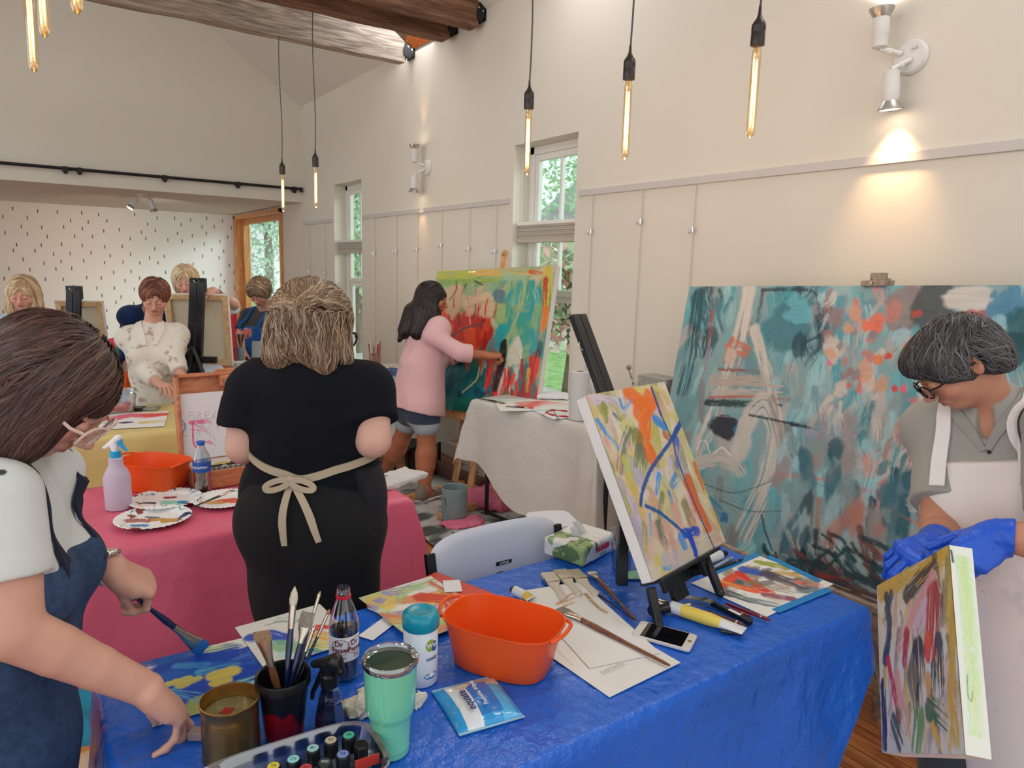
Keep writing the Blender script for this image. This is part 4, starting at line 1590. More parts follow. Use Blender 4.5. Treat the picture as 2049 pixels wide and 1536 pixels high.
S.disp=fold(0.009,5,4,(1,1,1.6),0.9)
f.garment('tee_shirt',S,0.006,(22,24,29),material=m_blackc)
P_=SDF()
P_.ell(f.pt(0,0.012,-0.03),(f.hip+0.022,f.dep*1.1+0.03,0.18),f.R,0.05)
for q in(1,-1):
	P_.ell(f.pt(q*f.hip*0.45,f.dep*0.62,-0.04),(0.105,0.085,0.11),f.R,0.05)
	f.leg_part(P_,q,0.02,1.97,0.06)
P_.cone(f.pt(0,0.0,0.0),f.pt(0.0,-0.01,-0.30),0.165,0.16,0.06)
P_.disp=fold(0.007,6,8,(1,1,.4),0.7)
f.garment('trousers',P_,0.008,(10,10,12),material=mat('black_trousers',(12,12,15),0.9,bump=(300,0.1)))
A=SDF()
A.ell(f.pt(0,0.0,0.02),(f.hip+0.032,f.dep*1.2+0.032,0.22),f.R,0.05)
A.cone(f.pt(0,-0.03,0.1),f.pt(0,-0.05,-0.36),0.16,0.17,0.06)
A.cut(f.pt(0,0.075,0),f.y,0.01)
A.cut(f.pt(0,0,f.L*0.34),f.z,0.01)
A.cut(f.pt(0,0,-0.36),-f.z,0.01)
A.disp=fold(0.006,5,18,(1,1,.3))
f.garment('apron',A,0.009,(16,17,22),material=mat('navy_black_apron',(18,19,25),0.85,bump=(300,0.2)))
m_beige=mat('beige_tie',(182,166,142),0.85,bump=(500,0.2))
zt=f.L*0.34
ribbon(S,[f.pt(-0.26,0.02,zt+.035),f.pt(-0.17,0.14,zt+.012),f.pt(-0.03,0.22,zt-.01),f.pt(0.0,0.22,zt-.012),f.pt(0.03,0.22,zt-.01),f.pt(0.17,0.14,zt+.012),f.pt(0.26,0.02,zt+.035)],
0.022,0.003,'apron_tie',m_beige,f.root,off=0.004)
kc=project(S,np.array([f.pt(0.006,0.22,zt-.012)]),5,0.012)[0]
bk=MB()
bk.sphere(kc,(0.014,0.014,0.012),10,8)
bk.build('apron_knot',m_beige,f.root)
for q,pts in((1,[(0,0),(0.008,-0.05),(0.016,-0.10),(0.012,-0.178)]),(-1,[(0,0),(-0.03,-0.045),(-0.06,-0.10),(-0.082,-0.165)]),):
	pp=[kc-RGT*0+RGT*(-a if q==1 else-a)+UPV*b-FWD*0.004 for a,b in pts]
	ribbon(P_,pp,[0.018,0.02,0.022,0.016],0.0015,'apron_tie',m_beige,f.root,off=0.010,n=20)
for q in(1,-1):
	t_=np.linspace(0,2*math.pi,18)
	pp=[kc+RGT*q*(0.036*(1-math.cos(a))/1.0)+UPV*(-0.004-0.012*math.sin(a)-0.010*(1-math.cos(a)))-FWD*0.010 for a in t_]
	ribbon(None,pp,0.016,0.0015,'apron_tie',m_beige,f.root,proj=False,side=-FWD,n=24)
for q in(1,-1):
	an=f.leg[q][1]
	MB().lathe([(0.03,0.0),(0.052,0.004),(0.052,0.03),(0.045,0.06),(0.03,0.075)],(an[0]+g_[0]*.05,an[1]+g_[1]*.05,0.0),frame_from((0,0,1),g_),20,sx=2.3,sy=1.0).build('shoe',MATS['shoe_grey'],f.root)
H=SDF()
L=f.hpt
H.ell(f.hpt((0,0.020,0.028)),np.array((0.090,0.108,0.092))*f.hs,f.HR,0.02)
H.ell(f.hpt((0,0.085,-0.02)),np.array((0.082,0.050,0.085))*f.hs,f.HR,0.03)
H.cone(PD(598,640,1.96),PD(560,705,1.98),0.055,0.040,0.03)
H.cone(PD(630,650,1.95),PD(650,728,1.94),0.050,0.020,0.03)
H.cone(PD(580,690,1.97),PD(565,722,1.97),0.036,0.018,0.02)
H.cone(PD(668,645,2.00),PD(680,700,2.00),0.042,0.022,0.03)
H.cone(PD(668,690,1.98),PD(690,716,1.98),0.026,0.014,0.02)
H.cone(PD(615,700,1.96),PD(628,722,1.95),0.042,0.012,0.02)
H.ell(f.hpt((0,-0.105,-0.045)),np.array((0.055,0.055,0.080))*f.hs,f.HR,0.015,True)
H.disp=lambda P:0.006*(ridged(P*(1,1,0.35),26,4,2)-0.4)
clipc=PD(600,624,1.935)
ff=f
def flow_bw(P,g):
	d=clipc-P
	r=np.linalg.norm(d,axis=1)[:,None]
	hgt=((P-clipc)@UPV)[:,None]
	tow=d/np.maximum(r,1e-6)
	wv=np.sin((P@UPV)*95+(P@RGT)*40)[:,None]
	down=-UPV+RGT*0.30*wv
	w_=np.clip((hgt+0.005)*60,0,1)
	return tow*w_+down*(1-w_)
f.hair(H,6500,flow_bw,16,0.010,lambda q:(q-ff.head)@ff.face<0.09,[(132,106,84),(104,78,58),(158,132,106),(84,60,44),(176,152,124),(118,92,70)],width=0.0013,h=0.0055,seed=6,
base=(86,62,46),lift=0.010,jitter=0.6)
m_tort=mat('tortoise_clip',(176,128,62),0.2,noise=(90,0.6))
ck=MB()
for q in(-1,1):
	for k in range(5):
		a=(k-2)*0.011
		ck.tube([clipc+UPV*a*0.8+RGT*a*.2-FWD*0.018,clipc+UPV*a+RGT*q*0.020-FWD*0.014,clipc+UPV*a+RGT*q*0.030+FWD*0.006],0.0035,6)
	ck.tube([clipc-UPV*0.028+RGT*q*0.018-FWD*.016,clipc+RGT*q*0.021-FWD*.018,clipc+UPV*0.028+RGT*q*0.018-FWD*.016],0.004,6)
ck.build('claw_clip',m_tort,f.root)
eyeglasses(f,m_darkf,(0.028,0.022),thick=0.0028,lens=m_lensc)
# ---------------------------------------------------------------- 3  woman in the pink shirt painting
f=Fig('person in pink shirt and denim shorts with long dark hair, painting the bright canvas',PD(840,806,5.02),PD(856,640,4.98),RGT*0.62+FWD*0.62,PD(866,597,4.96),
RGT*0.95+FWD*0.10-UPV*0.26,UPV,hs=0.98,shw=0.165,hip=0.165,waist=0.13,chest=0.145,dep=0.10,bust=0.03,skin=(176,112,82),armr=(0.042,0.036,0.026),legr=(0.082,0.060,0.040))
PWf=f
f.sh[-1]=PD(866,672,4.84)
wr=PD(977,711,4.86)
f.arm[-1]=(PD(922,706,4.80),wr)
f.arm[1]=(PD(900,712,5.2),PD(930,715,5.15))
kn1,an1=PD(853,885,5.0),PD(850,962,5.0)
kn2,an2=PD(803,880,5.22),PD(772,938,5.42)
f.leg={-1:(kn1,np.array((an1[0],an1[1],0.09))),1:(kn2,np.array((an2[0],an2[1],0.10)))}
f.hands.append(((wr,PD(1000,711,4.88)-wr,UPV*.9-FWD*.3,-1),dict(curl=(50,58,64,68),s=0.95,thumb=(10,0),thumb_in=.8)))
f.make_body(h=0.009,hh=0.005,hd=0.004)
S=SDF()
f.torso(S,0.028,0.06)
S.cone(f.neck-f.z*0.07,f.neck+f.z*0.0,0.085,0.062,0.04)
S.cone(f.pt(0,0.02,0.25),f.pt(0,0.02,-0.05),0.15,0.195,0.08)
for q in(1,-1):
	f.sleeve(S,q,0.026,1.38,0.0,cuff=0.062)
S.cut(f.pt(0,0,-0.065),-f.z+f.y*0.15,0.008)
S.disp=fold(0.013,4.5,21,(1,1,.7),0.8)
f.garment('shirt',S,0.006,(218,176,180))
J=SDF()
J.ell(f.pt(0,0.01,-0.03),(f.hip+0.014,f.dep*1.15+0.012,0.14),f.R,0.05)
for q in(1,-1):
	f.leg_part(J,q,0.018,0.36,0.03,flare=0.02)
	J.ell(f.pt(q*f.hip*0.45,f.dep*0.6,-0.04),(0.098,0.09,0.105),f.R,0.04)
def hem(V,col):
	for q in(1,-1):
		hp=f.pt(q*f.hip*0.52,0,-0.06)
		kn=f.leg[q][0]
		t=((V-hp)@nrm(kn-hp))/np.linalg.norm(kn-hp)
		dd=np.linalg.norm(V-hp-((V-hp)@nrm(kn-hp))[:,None]*nrm(kn-hp),axis=1)
		col[(t>0.30)&(dd<0.14)]=s2l((168,180,190))
	return col
for q in(1,-1):
	hp=f.pt(q*f.hip*0.52,0,-0.06)
	kn=f.leg[q][0]
f.garment('shorts',J,0.006,(62,76,98),tint=hem)
fd=nrm(-f.y*np.array((1,1,0)))
m_snk=mat('taupe_suede',(120,108,98),0.9)
m_sole=mat('white_sole',(226,222,214),0.6)
for q in(1,-1):
	an=f.leg[q][1]
	R_=frame_from((0,0,1),fd)
	so=MB().prism([(-0.085,-0.033),(-0.03,-0.036),(0.06,-0.046),(0.14,-0.038),(0.165,-0.012),(0.165,0.012),(0.14,0.036),(0.06,0.042),(-0.03,0.036),(-0.085,0.033)],0.0,0.026,R_,(an[0],an[1],0.002)).build('shoe',m_sole,f.root,bevel=0.006)
	K=SDF()
	a3=np.array((an[0],an[1],0.0))
	K.cone(a3-fd*.045+(0,0,.05),a3+fd*0.115+(0,0,.038),0.040,0.034,0.03)
	K.cone(a3-fd*.03+(0,0,.05),a3-fd*0.01+(0,0,.105),0.042,0.042,0.03)
	K.cut(a3+(0,0,.024),(0,0,-1),0.004)
	V,Q=surface(K,0.006)
	up_=fast_mesh('shoe_upper',V,Q,m_snk,so)
	la=MB()
	for k in range(5):
		c0=a3+fd*(0.03+k*0.018)+(0,0,0.098-k*0.0065)
		sd=np.cross((0,0,1),fd)
		la.tube([c0-sd*0.026-(0,0,.008),c0+(0,0,.003),c0+sd*0.026-(0,0,.008)],0.003,5)
	la.build('shoelace',m_sole,so)
H=SDF()
H.ell(f.hpt((0,0.018,0.026)),np.array((0.086,0.104,0.091))*f.hs,f.HR,0.02)
H.ell(f.hpt((0,0.078,-0.05)),np.array((0.080,0.045,0.095))*f.hs,f.HR,0.03)
for q in(-1,1):
	H.ell(f.hpt((q*0.060,0.02,-0.05)),np.array((0.030,0.060,0.095))*f.hs,f.HR,0.03)
H.cone(PD(850,625,4.90),PD(836,665,4.86),0.075,0.045,0.04)
H.cone(PD(826,625,5.02),PD(806,660,5.0),0.060,0.028,0.03)
H.cone(PD(815,650,4.97),PD(800,680,4.95),0.035,0.010,0.03)
H.cone(PD(838,625,4.98),PD(818,662,4.95),0.075,0.045,0.04)
H.cone(PD(870,625,4.88),PD(872,655,4.85),0.035,0.015,0.03)
H.ell(f.hpt((0,-0.105,-0.055)),np.array((0.052,0.058,0.090))*f.hs,f.HR,0.012,True)
f3=f
def flow_down(P,g):
	u=(P-f3 .head)@f3 .HR.T
	v=np.tile(-UPV-RGT*0.35,(len(P),1))
	v+=f3 .HR[1]*np.clip(u[:,2]*12,0,1)[:,None]*0.9
	return v
f.hair(H,1500,flow_down,16,0.017,lambda q:(q-f3 .head)@UPV>-0.12,[(32,22,22),(22,16,18),(50,34,32)],width=0.0024,h=0.007,seed=9,base=(20,14,15),lift=0.006)
# ---------------------------------------------------------------- 4  woman in grey polo and white apron on the right
f=Fig('person with short grey hair, grey polo, white apron and blue gloves',PD(2060,1245,1.84),PD(1985,805,1.80),-RGT*0.72-FWD*0.66,PD(1914,724,1.76),-RGT*0.78-UPV*0.74+FWD*0.32,UPV*.86-RGT*.5,hs=0.97,shw=0.17,hip=0.19,waist=0.17,chest=0.165,dep=0.12,bust=0.045,
skin=(192,136,110),armr=(0.058,0.046,0.030),legr=(0.10,0.07,0.045),belly=0.01)
RWf=f
f.sh[-1]=PD(1890,868,1.90)
f.sh[1]=PD(2120,850,1.62)
wr=PD(1872,1092,1.64)
f.arm[-1]=(PD(1882,1062,1.76),wr)
wl=PD(2004,1072,1.52)
f.arm[1]=(PD(2130,1090,1.46),wl)
f.leg={q:(f.pt(q*0.11,-0.03,0)*(1,1,0)+(0,0,0.46),f.pt(q*0.11,0.02,0)*(1,1,0)+(0,0,0.09))for q in(1,-1)}
f.make_body(h=0.009,hh=0.0035,hd=0.0035)
# gloves with separate fingers
for(w_,dr,bk_,sd,cu,lab,kw,el)in((wr,-RGT*0.9-UPV*.15-FWD*.35,UPV*0.8-FWD*.5-RGT*.1,-1,((40,40,25),(44,44,28),(50,48,28),(55,50,30)),'glove',dict(thumb=(20,5),thumb_in=.7),f.arm[-1][0]),
(wl,-RGT*0.80-UPV*0.45-FWD*0.1,-FWD*.75+RGT*.25+UPV*.5,1,((34,46,30),(38,50,30),(42,52,30),(46,52,30)),'glove',dict(thumb=(26,10),thumb_in=.5),f.arm[1][0])):
	G=SDF()
	hand_sdf(G,w_,dr,bk_,sd,curl=cu,s=1.06,**kw)
	b_=nrm(el-w_)
	cl_=0.018 if sd==1 else 0.045
	G.cone(w_,w_+b_*cl_,0.033,0.038,0.02)
	G.cone(w_+b_*(cl_-.003),w_+b_*cl_,0.0405,0.0405,0.006)
	G.cut(w_+b_*(cl_+.005),b_,0.002)
	G.disp=lambda P:0.0022*(ridged(P,38,3,2)-.4)
	V,Q=surface(G,0.003)
	fast_mesh('glove',V,Q,m_glove,f.root)
S=SDF()
f.torso(S,0.016,0.05)
S.cone(f.neck-f.z*0.07,f.neck-f.z*0.012,0.088,0.070,0.04)
for q in(1,-1):
	f.sleeve(S,q,0.012,0.74,0.014)
S.cut(f.pt(0,0,-0.06),-f.z,0.01)
S.ell(f.pt(0,-0.10,f.L-0.02),(0.022,0.05,0.050),f.R,0.008,True)
S.disp=fold(0.007,6,31,(1,1,.6),0.8)
polo=f.garment('polo_shirt',S,0.0055,(158,156,148))
m_polo=mat('polo_collar',(150,149,141),0.85,bump=(500,.2))
ribbon(S,[f.pt(0.075,0.03,f.L+0.01),f.pt(0.07,-0.05,f.L-0.005),f.pt(0.03,-0.10,f.L-0.05),f.pt(0.004,-0.12,f.L-0.095)],[0.02,0.03,0.026,0.014],0.0035,'collar',m_polo,polo,off=0.003)
ribbon(S,[f.pt(-0.075,0.03,f.L+0.01),f.pt(-0.07,-0.05,f.L-0.005),f.pt(-0.03,-0.10,f.L-0.05),f.pt(-0.004,-0.12,f.L-0.095)],[0.02,0.03,0.026,0.014],0.0035,'collar',m_polo,polo,off=0.003)
for k in range(2):
	p=project(S,np.array([f.pt(0.004,-0.16,f.L-0.085-k*0.035)]),5,0.003)[0]
	MB().sphere(p,0.005,10,6).build('button',m_darkf,polo)
A=SDF()
f.torso(A,0.037,0.05)
A.cone(f.pt(0,-0.03,0.1),f.pt(0,-0.02,-0.66),0.17,0.23,0.07)
A.cut(f.pt(0,0.02,0),f.y,0.012)
A.cut(f.pt(0,0,f.L*0.80),f.z,0.004)
A.cut(f.pt(0.135,0,f.L*.80),f.x*0.9+f.z*0.42,0.01)
A.cut(f.pt(-0.135,0,f.L*.80),-f.x*0.9+f.z*0.42,0.01)
A.cut(f.pt(0,0,-0.62),-f.z,0.01)
A.disp=fold(0.005,5,41,(1,1,.35),0.8)
def stain(V,col):
	n=fnoise(V,9,50,4)
	low=np.clip((1.10-V[:,2])*4,0,1)
	w=np.clip((n-0.60)*9,0,1)*low
	c=np.array([s2l((196,150,140)),s2l((150,150,146)),s2l((206,190,150))])[(fnoise(V,3,77)*2.999).astype(int)]
	col=col*(1-0.45*w[:,None])+c*0.45*w[:,None]
	w=np.clip((ridged(V*(1,1,2),10,61,2)-0.86)*12,0,1)*low*np.clip((fnoise(V,5,8)-.5)*8,0,1)
	return col*(1-0.6*w[:,None])+np.array(s2l((150,80,78)))*0.6*w[:,None]
f.garment('apron',A,0.005,(228,220,214),tint=stain)
m_apw=mat('white_apron_strap',(232,226,222),0.8,bump=(300,.2))
AU=SDF()
f.torso(AU,0.030,0.05)
AU.cone(f.neck-f.z*0.07,f.neck-f.z*0.012,0.092,0.074,0.04)
ribbon(S,[f.pt(0.075,0.05,f.L+0.0),f.pt(0.09,-0.04,f.L-0.01),f.pt(0.10,-0.14,f.L*0.86),f.pt(0.10,-0.2,f.L*0.74)],0.034,0.003,'apron_strap',m_apw,f.root,off=0.007)
ribbon(S,[f.pt(-0.075,0.05,f.L+0.0),f.pt(-0.09,-0.04,f.L-0.01),f.pt(-0.10,-0.14,f.L*0.86),f.pt(-0.10,-0.2,f.L*0.74)],0.034,0.003,'apron_strap',m_apw,f.root,off=0.007)
J=SDF()
J.ell(f.pt(0,0.01,-0.04),(f.hip+0.012,f.dep*1.1+0.012,0.15),f.R,0.05)
for q in(1,-1):
	f.leg_part(J,q,0.016,1.95,0.04)
f.garment('trousers',J,0.014,(60,62,70))
for q in(1,-1):
	an=f.leg[q][1]
	fd=nrm(-f.y*np.array((1,1,0)))
	MB().lathe([(0.03,0.0),(0.052,0.004),(0.052,0.03),(0.045,0.06),(0.03,0.075)],(an[0]+fd[0]*.05,an[1]+fd[1]*.05,0.0),frame_from((0,0,1),fd),20,sx=2.3,sy=1.0).build('shoe',MATS['shoe_grey'],f.root)
H=SDF()
H.ell(f.hpt((0,0.016,0.030)),np.array((0.081,0.098,0.084))*f.hs,f.HR,0.02)
H.ell(f.hpt((0,-0.052,0.058)),np.array((0.066,0.054,0.038))*f.hs,f.HR,0.03)
H.ell(f.hpt((0,0.080,-0.020)),np.array((0.060,0.036,0.062))*f.hs,f.HR,0.03)
for q in(-1,1):
	H.ell(f.hpt((q*0.068,-0.020,0.020)),np.array((0.020,0.045,0.040))*f.hs,f.HR,0.02)
	H.ell(f.hpt((q*0.068,0.058,-0.022)),np.array((0.022,0.034,0.050))*f.hs,f.HR,0.02)
	H.ell(f.hpt((q*0.082,0.012,-0.012)),np.array((0.022,0.026,0.034))*f.hs,f.HR,0.008,True)
H.ell(f.hpt((0,-0.115,-0.030)),np.array((0.075,0.062,0.080))*f.hs,f.HR,0.015,True)
for q in(-1,1):
	H.cone(f.hpt((q*0.070,-0.022,0.0)),f.hpt((q*0.071,-0.016,-0.028)),0.012,0.006,0.012)
H.cut(f.hpt((0,0.03,-0.050)),-f.HR[2]-f.HR[1]*0.55,0.012)
f4=f
def flow_rw(P,g):
	u=(P-f4 .head)@f4 .HR.T
	v=np.zeros_like(u)
	v[:,1]=np.where(u[:,2]>0.05,-0.9,np.where(u[:,1]<0.03,-0.15,0.35))
	v[:,0]=np.sign(u[:,0])*0.35
	v[:,2]=-0.6
	return v@f4 .HR
f.hair(H,4200,flow_rw,9,0.0085,lambda q:((q-f4 .head)@f4 .HR.T)[:,1]>-0.12,[(70,68,70),(56,53,56),(84,82,82),(48,45,48),(100,98,97),(64,60,62)],width=0.0013,h=0.0045,seed=12,base=(56,53,56),lift=0.007,jitter=.7)
m_lensd=mat('dark_lens',(40,36,44),0.08,spec=0.8)
eyeglasses(f,m_darkf,(0.027,0.019),thick=0.0022,lens=m_lensd,z=-0.006)
# ---------------------------------------------------------------- the five painters at the far tables
def simple_hair(f,shapes,n,cols,base,region=None,fl=None,h=0.009,seed=20,steps=9,ds=0.016,cutz=-0.055,cutr=(0.052,0.056,0.088),w=0.0028):
	H=SDF()
	H.ell(f.hpt((0,0.018,0.028)),np.array((0.088,0.106,0.092))*f.hs,f.HR,0.02)
	for c,r in shapes:
		H.ell(f.hpt(c),np.array(r)*f.hs,f.HR,0.03)
	H.ell(f.hpt((0,-0.105,cutz)),np.array(cutr)*f.hs,f.HR,0.012,True)
	def fl0(P,g):
		u=(P-f.head)@f.HR.T
		v=np.zeros_like(u)
		v[:,0]=np.sign(u[:,0]-0.01)*np.clip(u[:,2]*10,0,1)
		v[:,1]=np.where(u[:,1]>0.03,0.5,-0.1)*np.clip(u[:,2]*10,0,1)
		v[:,2]=-1
		return v@f.HR
	f.hair(H,n,fl or fl0,steps,ds,region or(lambda q:(q-f.head)@f.HR[2]>-0.08),cols,width=w,h=h,seed=seed,base=base,lift=0.005)
def legs_to_floor(f,col,name='trousers'):
	f.leg={q:(f.pt(q*0.10,-0.03,0)*(1,1,0)+(0,0,0.46),f.pt(q*0.10,0.02,0)*(1,1,0)+(0,0,0.09))for q in(1,-1)}
def trousers(f,col):
	J=SDF()
	J.ell(f.pt(0,0.01,-0.04),(f.hip+0.012,f.dep*1.1+0.012,0.15),f.R,0.05)
	for q in(1,-1):
		f.leg_part(J,q,0.016,1.95,0.04)
	f.garment('trousers',J,0.016,col)
def top(f,name,e,t1,col,hem_z=-0.08,amp=0.008,seed=1,h=0.008,tint=None,collar=0.062):
	S=SDF()
	f.torso(S,e,0.05)
	S.cone(f.neck-f.z*0.07,f.neck-f.z*0.0,0.085,collar,0.04)
	for q in f.arm:
		f.sleeve(S,q,e,t1,0.004)
	S.cut(f.pt(0,0,hem_z),-f.z,0.01)
	S.disp=fold(amp,6,seed,(1,1,.6),0.8)
	f.garment(name,S,h,col,tint=tint)
	return S
	# white painting coat, leaning to her left hand work
f=Fig('person in paint stained white coat bent over beside the black easel',PD(318,800,4.72),PD(302,655,4.70),RGT*0.35-FWD*0.93,PD(310,593,4.62),RGT*0.30-FWD*0.72-UPV*0.52,UPV,hs=1.0,shw=0.165,hip=0.17,waist=0.15,chest=0.155,dep=0.11,skin=(200,150,130))
f.sh[-1]=PD(280,672,4.66)
f.arm={-1:(PD(284,738,4.62),PD(318,768,4.45)),1:(PD(350,715,4.62),PD(362,750,4.55))}
f.hands.append(((f.arm[-1][1],PD(340,776,4.35)-f.arm[-1][1],UPV,-1),dict(curl=(26,30,34,38),s=1.0)))
f.hands.append(((f.arm[1][1],PD(372,770,4.5)-f.arm[1][1],UPV,1),dict(curl=(40,40,44,48),s=1.0)))
legs_to_floor(f,None)
f.make_body(h=0.010,hh=0.0055,hd=0.005)
smear=lambda V,col:col*(1-np.clip((fnoise(V,26,5,3)-.66)*10,0,.55)[:,None])+np.array(s2l((130,70,80)))*np.clip((fnoise(V,26,5,3)-.66)*10,0,.55)[:,None]
S=top(f,'coat',0.017,1.80,(214,208,196),-0.16,0.010,51,0.008,smear,0.05)
ribbon(S,[f.pt(0.05,0.02,f.L+.01),f.pt(0.06,-0.08,f.L-0.02),f.pt(0.03,-0.15,f.L-0.12)],[0.03,0.055,0.02],0.004,'lapel',mat('coat_lapel',(218,212,202),.9),f.root,off=0.004)
ribbon(S,[f.pt(-0.05,0.02,f.L+.01),f.pt(-0.06,-0.08,f.L-0.02),f.pt(-0.03,-0.15,f.L-0.12)],[0.03,0.055,0.02],0.004,'lapel',MATS['coat_lapel'],f.root,off=0.004)
trousers(f,(96,104,116))
simple_hair(f,[((0,0.09,0.0),(0.05,0.045,0.06)),((0.03,0.10,-0.02),(0.03,0.03,0.03))],900,[(120,70,52),(96,52,40),(146,92,68)],(96,54,42),cutz=-0.045,cutr=(0.068,0.07,0.085))
# blonde in pale blue jacket at the far left
f=Fig('person with shoulder length blonde hair and pale blue jacket at the far left',PD(35,800,4.95),PD(40,640,4.93),RGT*0.42-FWD*0.88,PD(46,586,4.86),
RGT*0.30-FWD*0.82-UPV*0.44,UPV,hs=1.0,shw=0.17,hip=0.17,waist=0.15,chest=0.155,dep=0.11,skin=(206,152,132))
f.arm={-1:(PD(-20,735,4.9),PD(15,770,4.7)),1:(PD(105,735,4.85),PD(95,770,4.65))}
f.hands.append(((f.arm[-1][1],-UPV*.2-FWD+RGT*.4,UPV,-1),dict(curl=(30,34,38,42),s=1.0)))
f.hands.append(((f.arm[1][1],-UPV*.2-FWD,UPV,1),dict(curl=(30,34,38,42),s=1.0)))
legs_to_floor(f,None)
f.make_body(h=0.010,hh=0.0055,hd=0.005,lip=(170,90,84))
top(f,'jacket',0.026,1.9,(180,196,222),-0.14,0.010,61,0.008,None,0.068)
trousers(f,(70,78,96))
simple_hair(f,[((0.070,0.01,-0.06),(0.032,0.055,0.105)),((-0.070,0.01,-0.06),(0.032,0.055,0.105)),((0.075,-0.01,-0.12),(0.028,0.045,0.06)),((-0.075,-0.01,-0.12),(0.028,0.045,0.06)),((0,0.08,-0.06),(0.075,0.04,0.10))],
1300,[(206,178,138),(176,146,108),(222,200,166),(150,122,90)],(168,138,102),seed=23)
# blonde behind the canvas with her hand over it
f=Fig('person with short blonde hair standing behind the canvas and reaching over it',PD(408,760,5.65),PD(392,612,5.62),-FWD*0.95-RGT*.1,PD(371,560,5.56),
-FWD*0.80+RGT*0.25-UPV*0.45,UPV-RGT*.1,hs=1.0,shw=0.165,hip=0.17,waist=0.15,chest=0.15,dep=0.11,skin=(210,158,138))
wl=PD(427,581,5.17)
f.arm={1:(PD(470,610,5.4),wl),-1:(PD(358,700,5.6),PD(368,740,5.5))}
f.hands.append(((wl,PD(409,588,5.10)-wl,UPV*.8-FWD*.5,1),dict(curl=((24,30,20),(26,32,20),(28,34,20),(30,34,20)),spread=(10,3,-4,-10),s=1.12)))
f.hands.append(((f.arm[-1][1],-FWD-UPV*.3,UPV,-1),dict(curl=(30,34,38,42),s=1.0)))
legs_to_floor(f,None)
f.make_body(h=0.010,hh=0.0055,hd=0.005,lip=(190,80,80))
top(f,'tunic',0.022,0.9,(206,216,226),-0.14,0.009,71,0.009)
trousers(f,(80,84,96))
d=nrm(f.arm[1][0]-wl)
MB().lathe([(0.029,-0.010),(0.033,-0.010),(0.033,0.010),(0.029,0.010)],wl+d*0.05,frame_from(d),20,cap=False).build('wrist_band',mat('grey_band',(120,122,124),.6),f.root)
simple_hair(f,[((0.068,0.01,-0.03),(0.026,0.055,0.075)),((-0.068,0.01,-0.03),(0.026,0.055,0.075)),((0,0.08,-0.04),(0.07,0.04,0.08))],1000,[(216,190,150),(190,162,124),(230,210,180)],(184,156,118),seed=25)
# navy top and teal apron, bent behind the white coat
f=Fig('person in navy top and teal apron bent over behind the one in the white coat',PD(262,745,6.0),PD(296,618,5.75),RGT*0.9-FWD*0.5,PD(318,604,5.62),
RGT*0.6-FWD*0.4-UPV*0.7,UPV*.6+RGT*.7,hs=0.98,shw=0.165,hip=0.17,waist=0.15,chest=0.15,dep=0.12,skin=(200,150,130))
f.sh[-1]=PD(280,634,5.82)
f.arm={-1:(PD(262,690,5.8),PD(252,735,5.7)),1:(PD(318,700,5.9),PD(310,735,5.8))}
f.hands.append(((f.arm[-1][1],-UPV+RGT*.2,-RGT-FWD,-1),dict(curl=(30,34,38,42),s=1.0)))
f.hands.append(((f.arm[1][1],-UPV+RGT*.2,RGT,1),dict(curl=(30,34,38,42),s=1.0)))
legs_to_floor(f,None)
f.make_body(h=0.011,hh=0.007,hd=0.006)
top(f,'top',0.022,1.75,(22,46,86),-0.10,0.009,81,0.009)
A=SDF()
f.torso(A,0.03,0.05)
A.cone(f.pt(0,0,0.05),f.pt(0,-0.05,-0.45),0.17,0.21,0.06)
A.cut(f.pt(0,0.03,0),f.y,0.012)
A.cut(f.pt(0,0,f.L*0.6),f.z,0.012)
A.disp=fold(0.008,5,91)
f.garment('apron',A,0.010,(54,158,146))
trousers(f,(60,64,78))
simple_hair(f,[((0,0.06,-0.04),(0.07,0.05,0.07))],500,[(120,96,76),(96,74,58)],(96,74,58),seed=27)
# dark tee and blue apron by the timber window
f=Fig('person with curly grey-brown hair, dark tee and blue apron, painting by the timber window',PD(525,745,6.62),PD(532,622,6.58),-FWD*0.75-RGT*0.45,PD(519,583,6.38),
-FWD*0.62-UPV*0.72-RGT*.12,UPV-FWD*.6,hs=1.06,shw=0.195,hip=0.20,waist=0.21,chest=0.20,dep=0.14,bust=0.03,skin=(206,154,134),armr=(0.055,0.045,0.03),belly=0.04)
f.sh[-1]=PD(496,632,6.6)
f.arm={-1:(PD(482,668,6.5),PD(484,700,6.36)),1:(PD(590,680,6.6),PD(570,712,6.4))}
f.hands.append(((f.arm[-1][1],-UPV*.9-FWD*.3+RGT*.1,-RGT*.5-FWD*.6,-1),dict(curl=(50,54,58,62),s=1.1,thumb=(10,0),thumb_in=.8)))
f.hands.append(((f.arm[1][1],-UPV*.5-FWD*.8,UPV,1),dict(curl=(30,34,38,42),s=1.1)))
legs_to_floor(f,None)
f.make_body(h=0.011,hh=0.006,hd=0.006)
S=top(f,'tee_shirt',0.022,0.80,(66,62,64),-0.10,0.009,101,0.009)
A=SDF()
f.torso(A,0.032,0.05)
A.cone(f.pt(0,-0.02,0.05),f.pt(0,-0.02,-0.50),0.21,0.24,0.06)
A.cut(f.pt(0,0.03,0),f.y,0.012)
A.cut(f.pt(0,0,f.L*0.74),f.z,0.012)
A.cut(f.pt(0.15,0,f.L*.72),f.x*0.9+f.z*0.40,0.01)
A.cut(f.pt(-0.15,0,f.L*.72),-f.x*0.9+f.z*0.40,0.01)
A.cut(f.pt(0,0,-0.45),-f.z,0.01)
A.disp=fold(0.008,5,111)
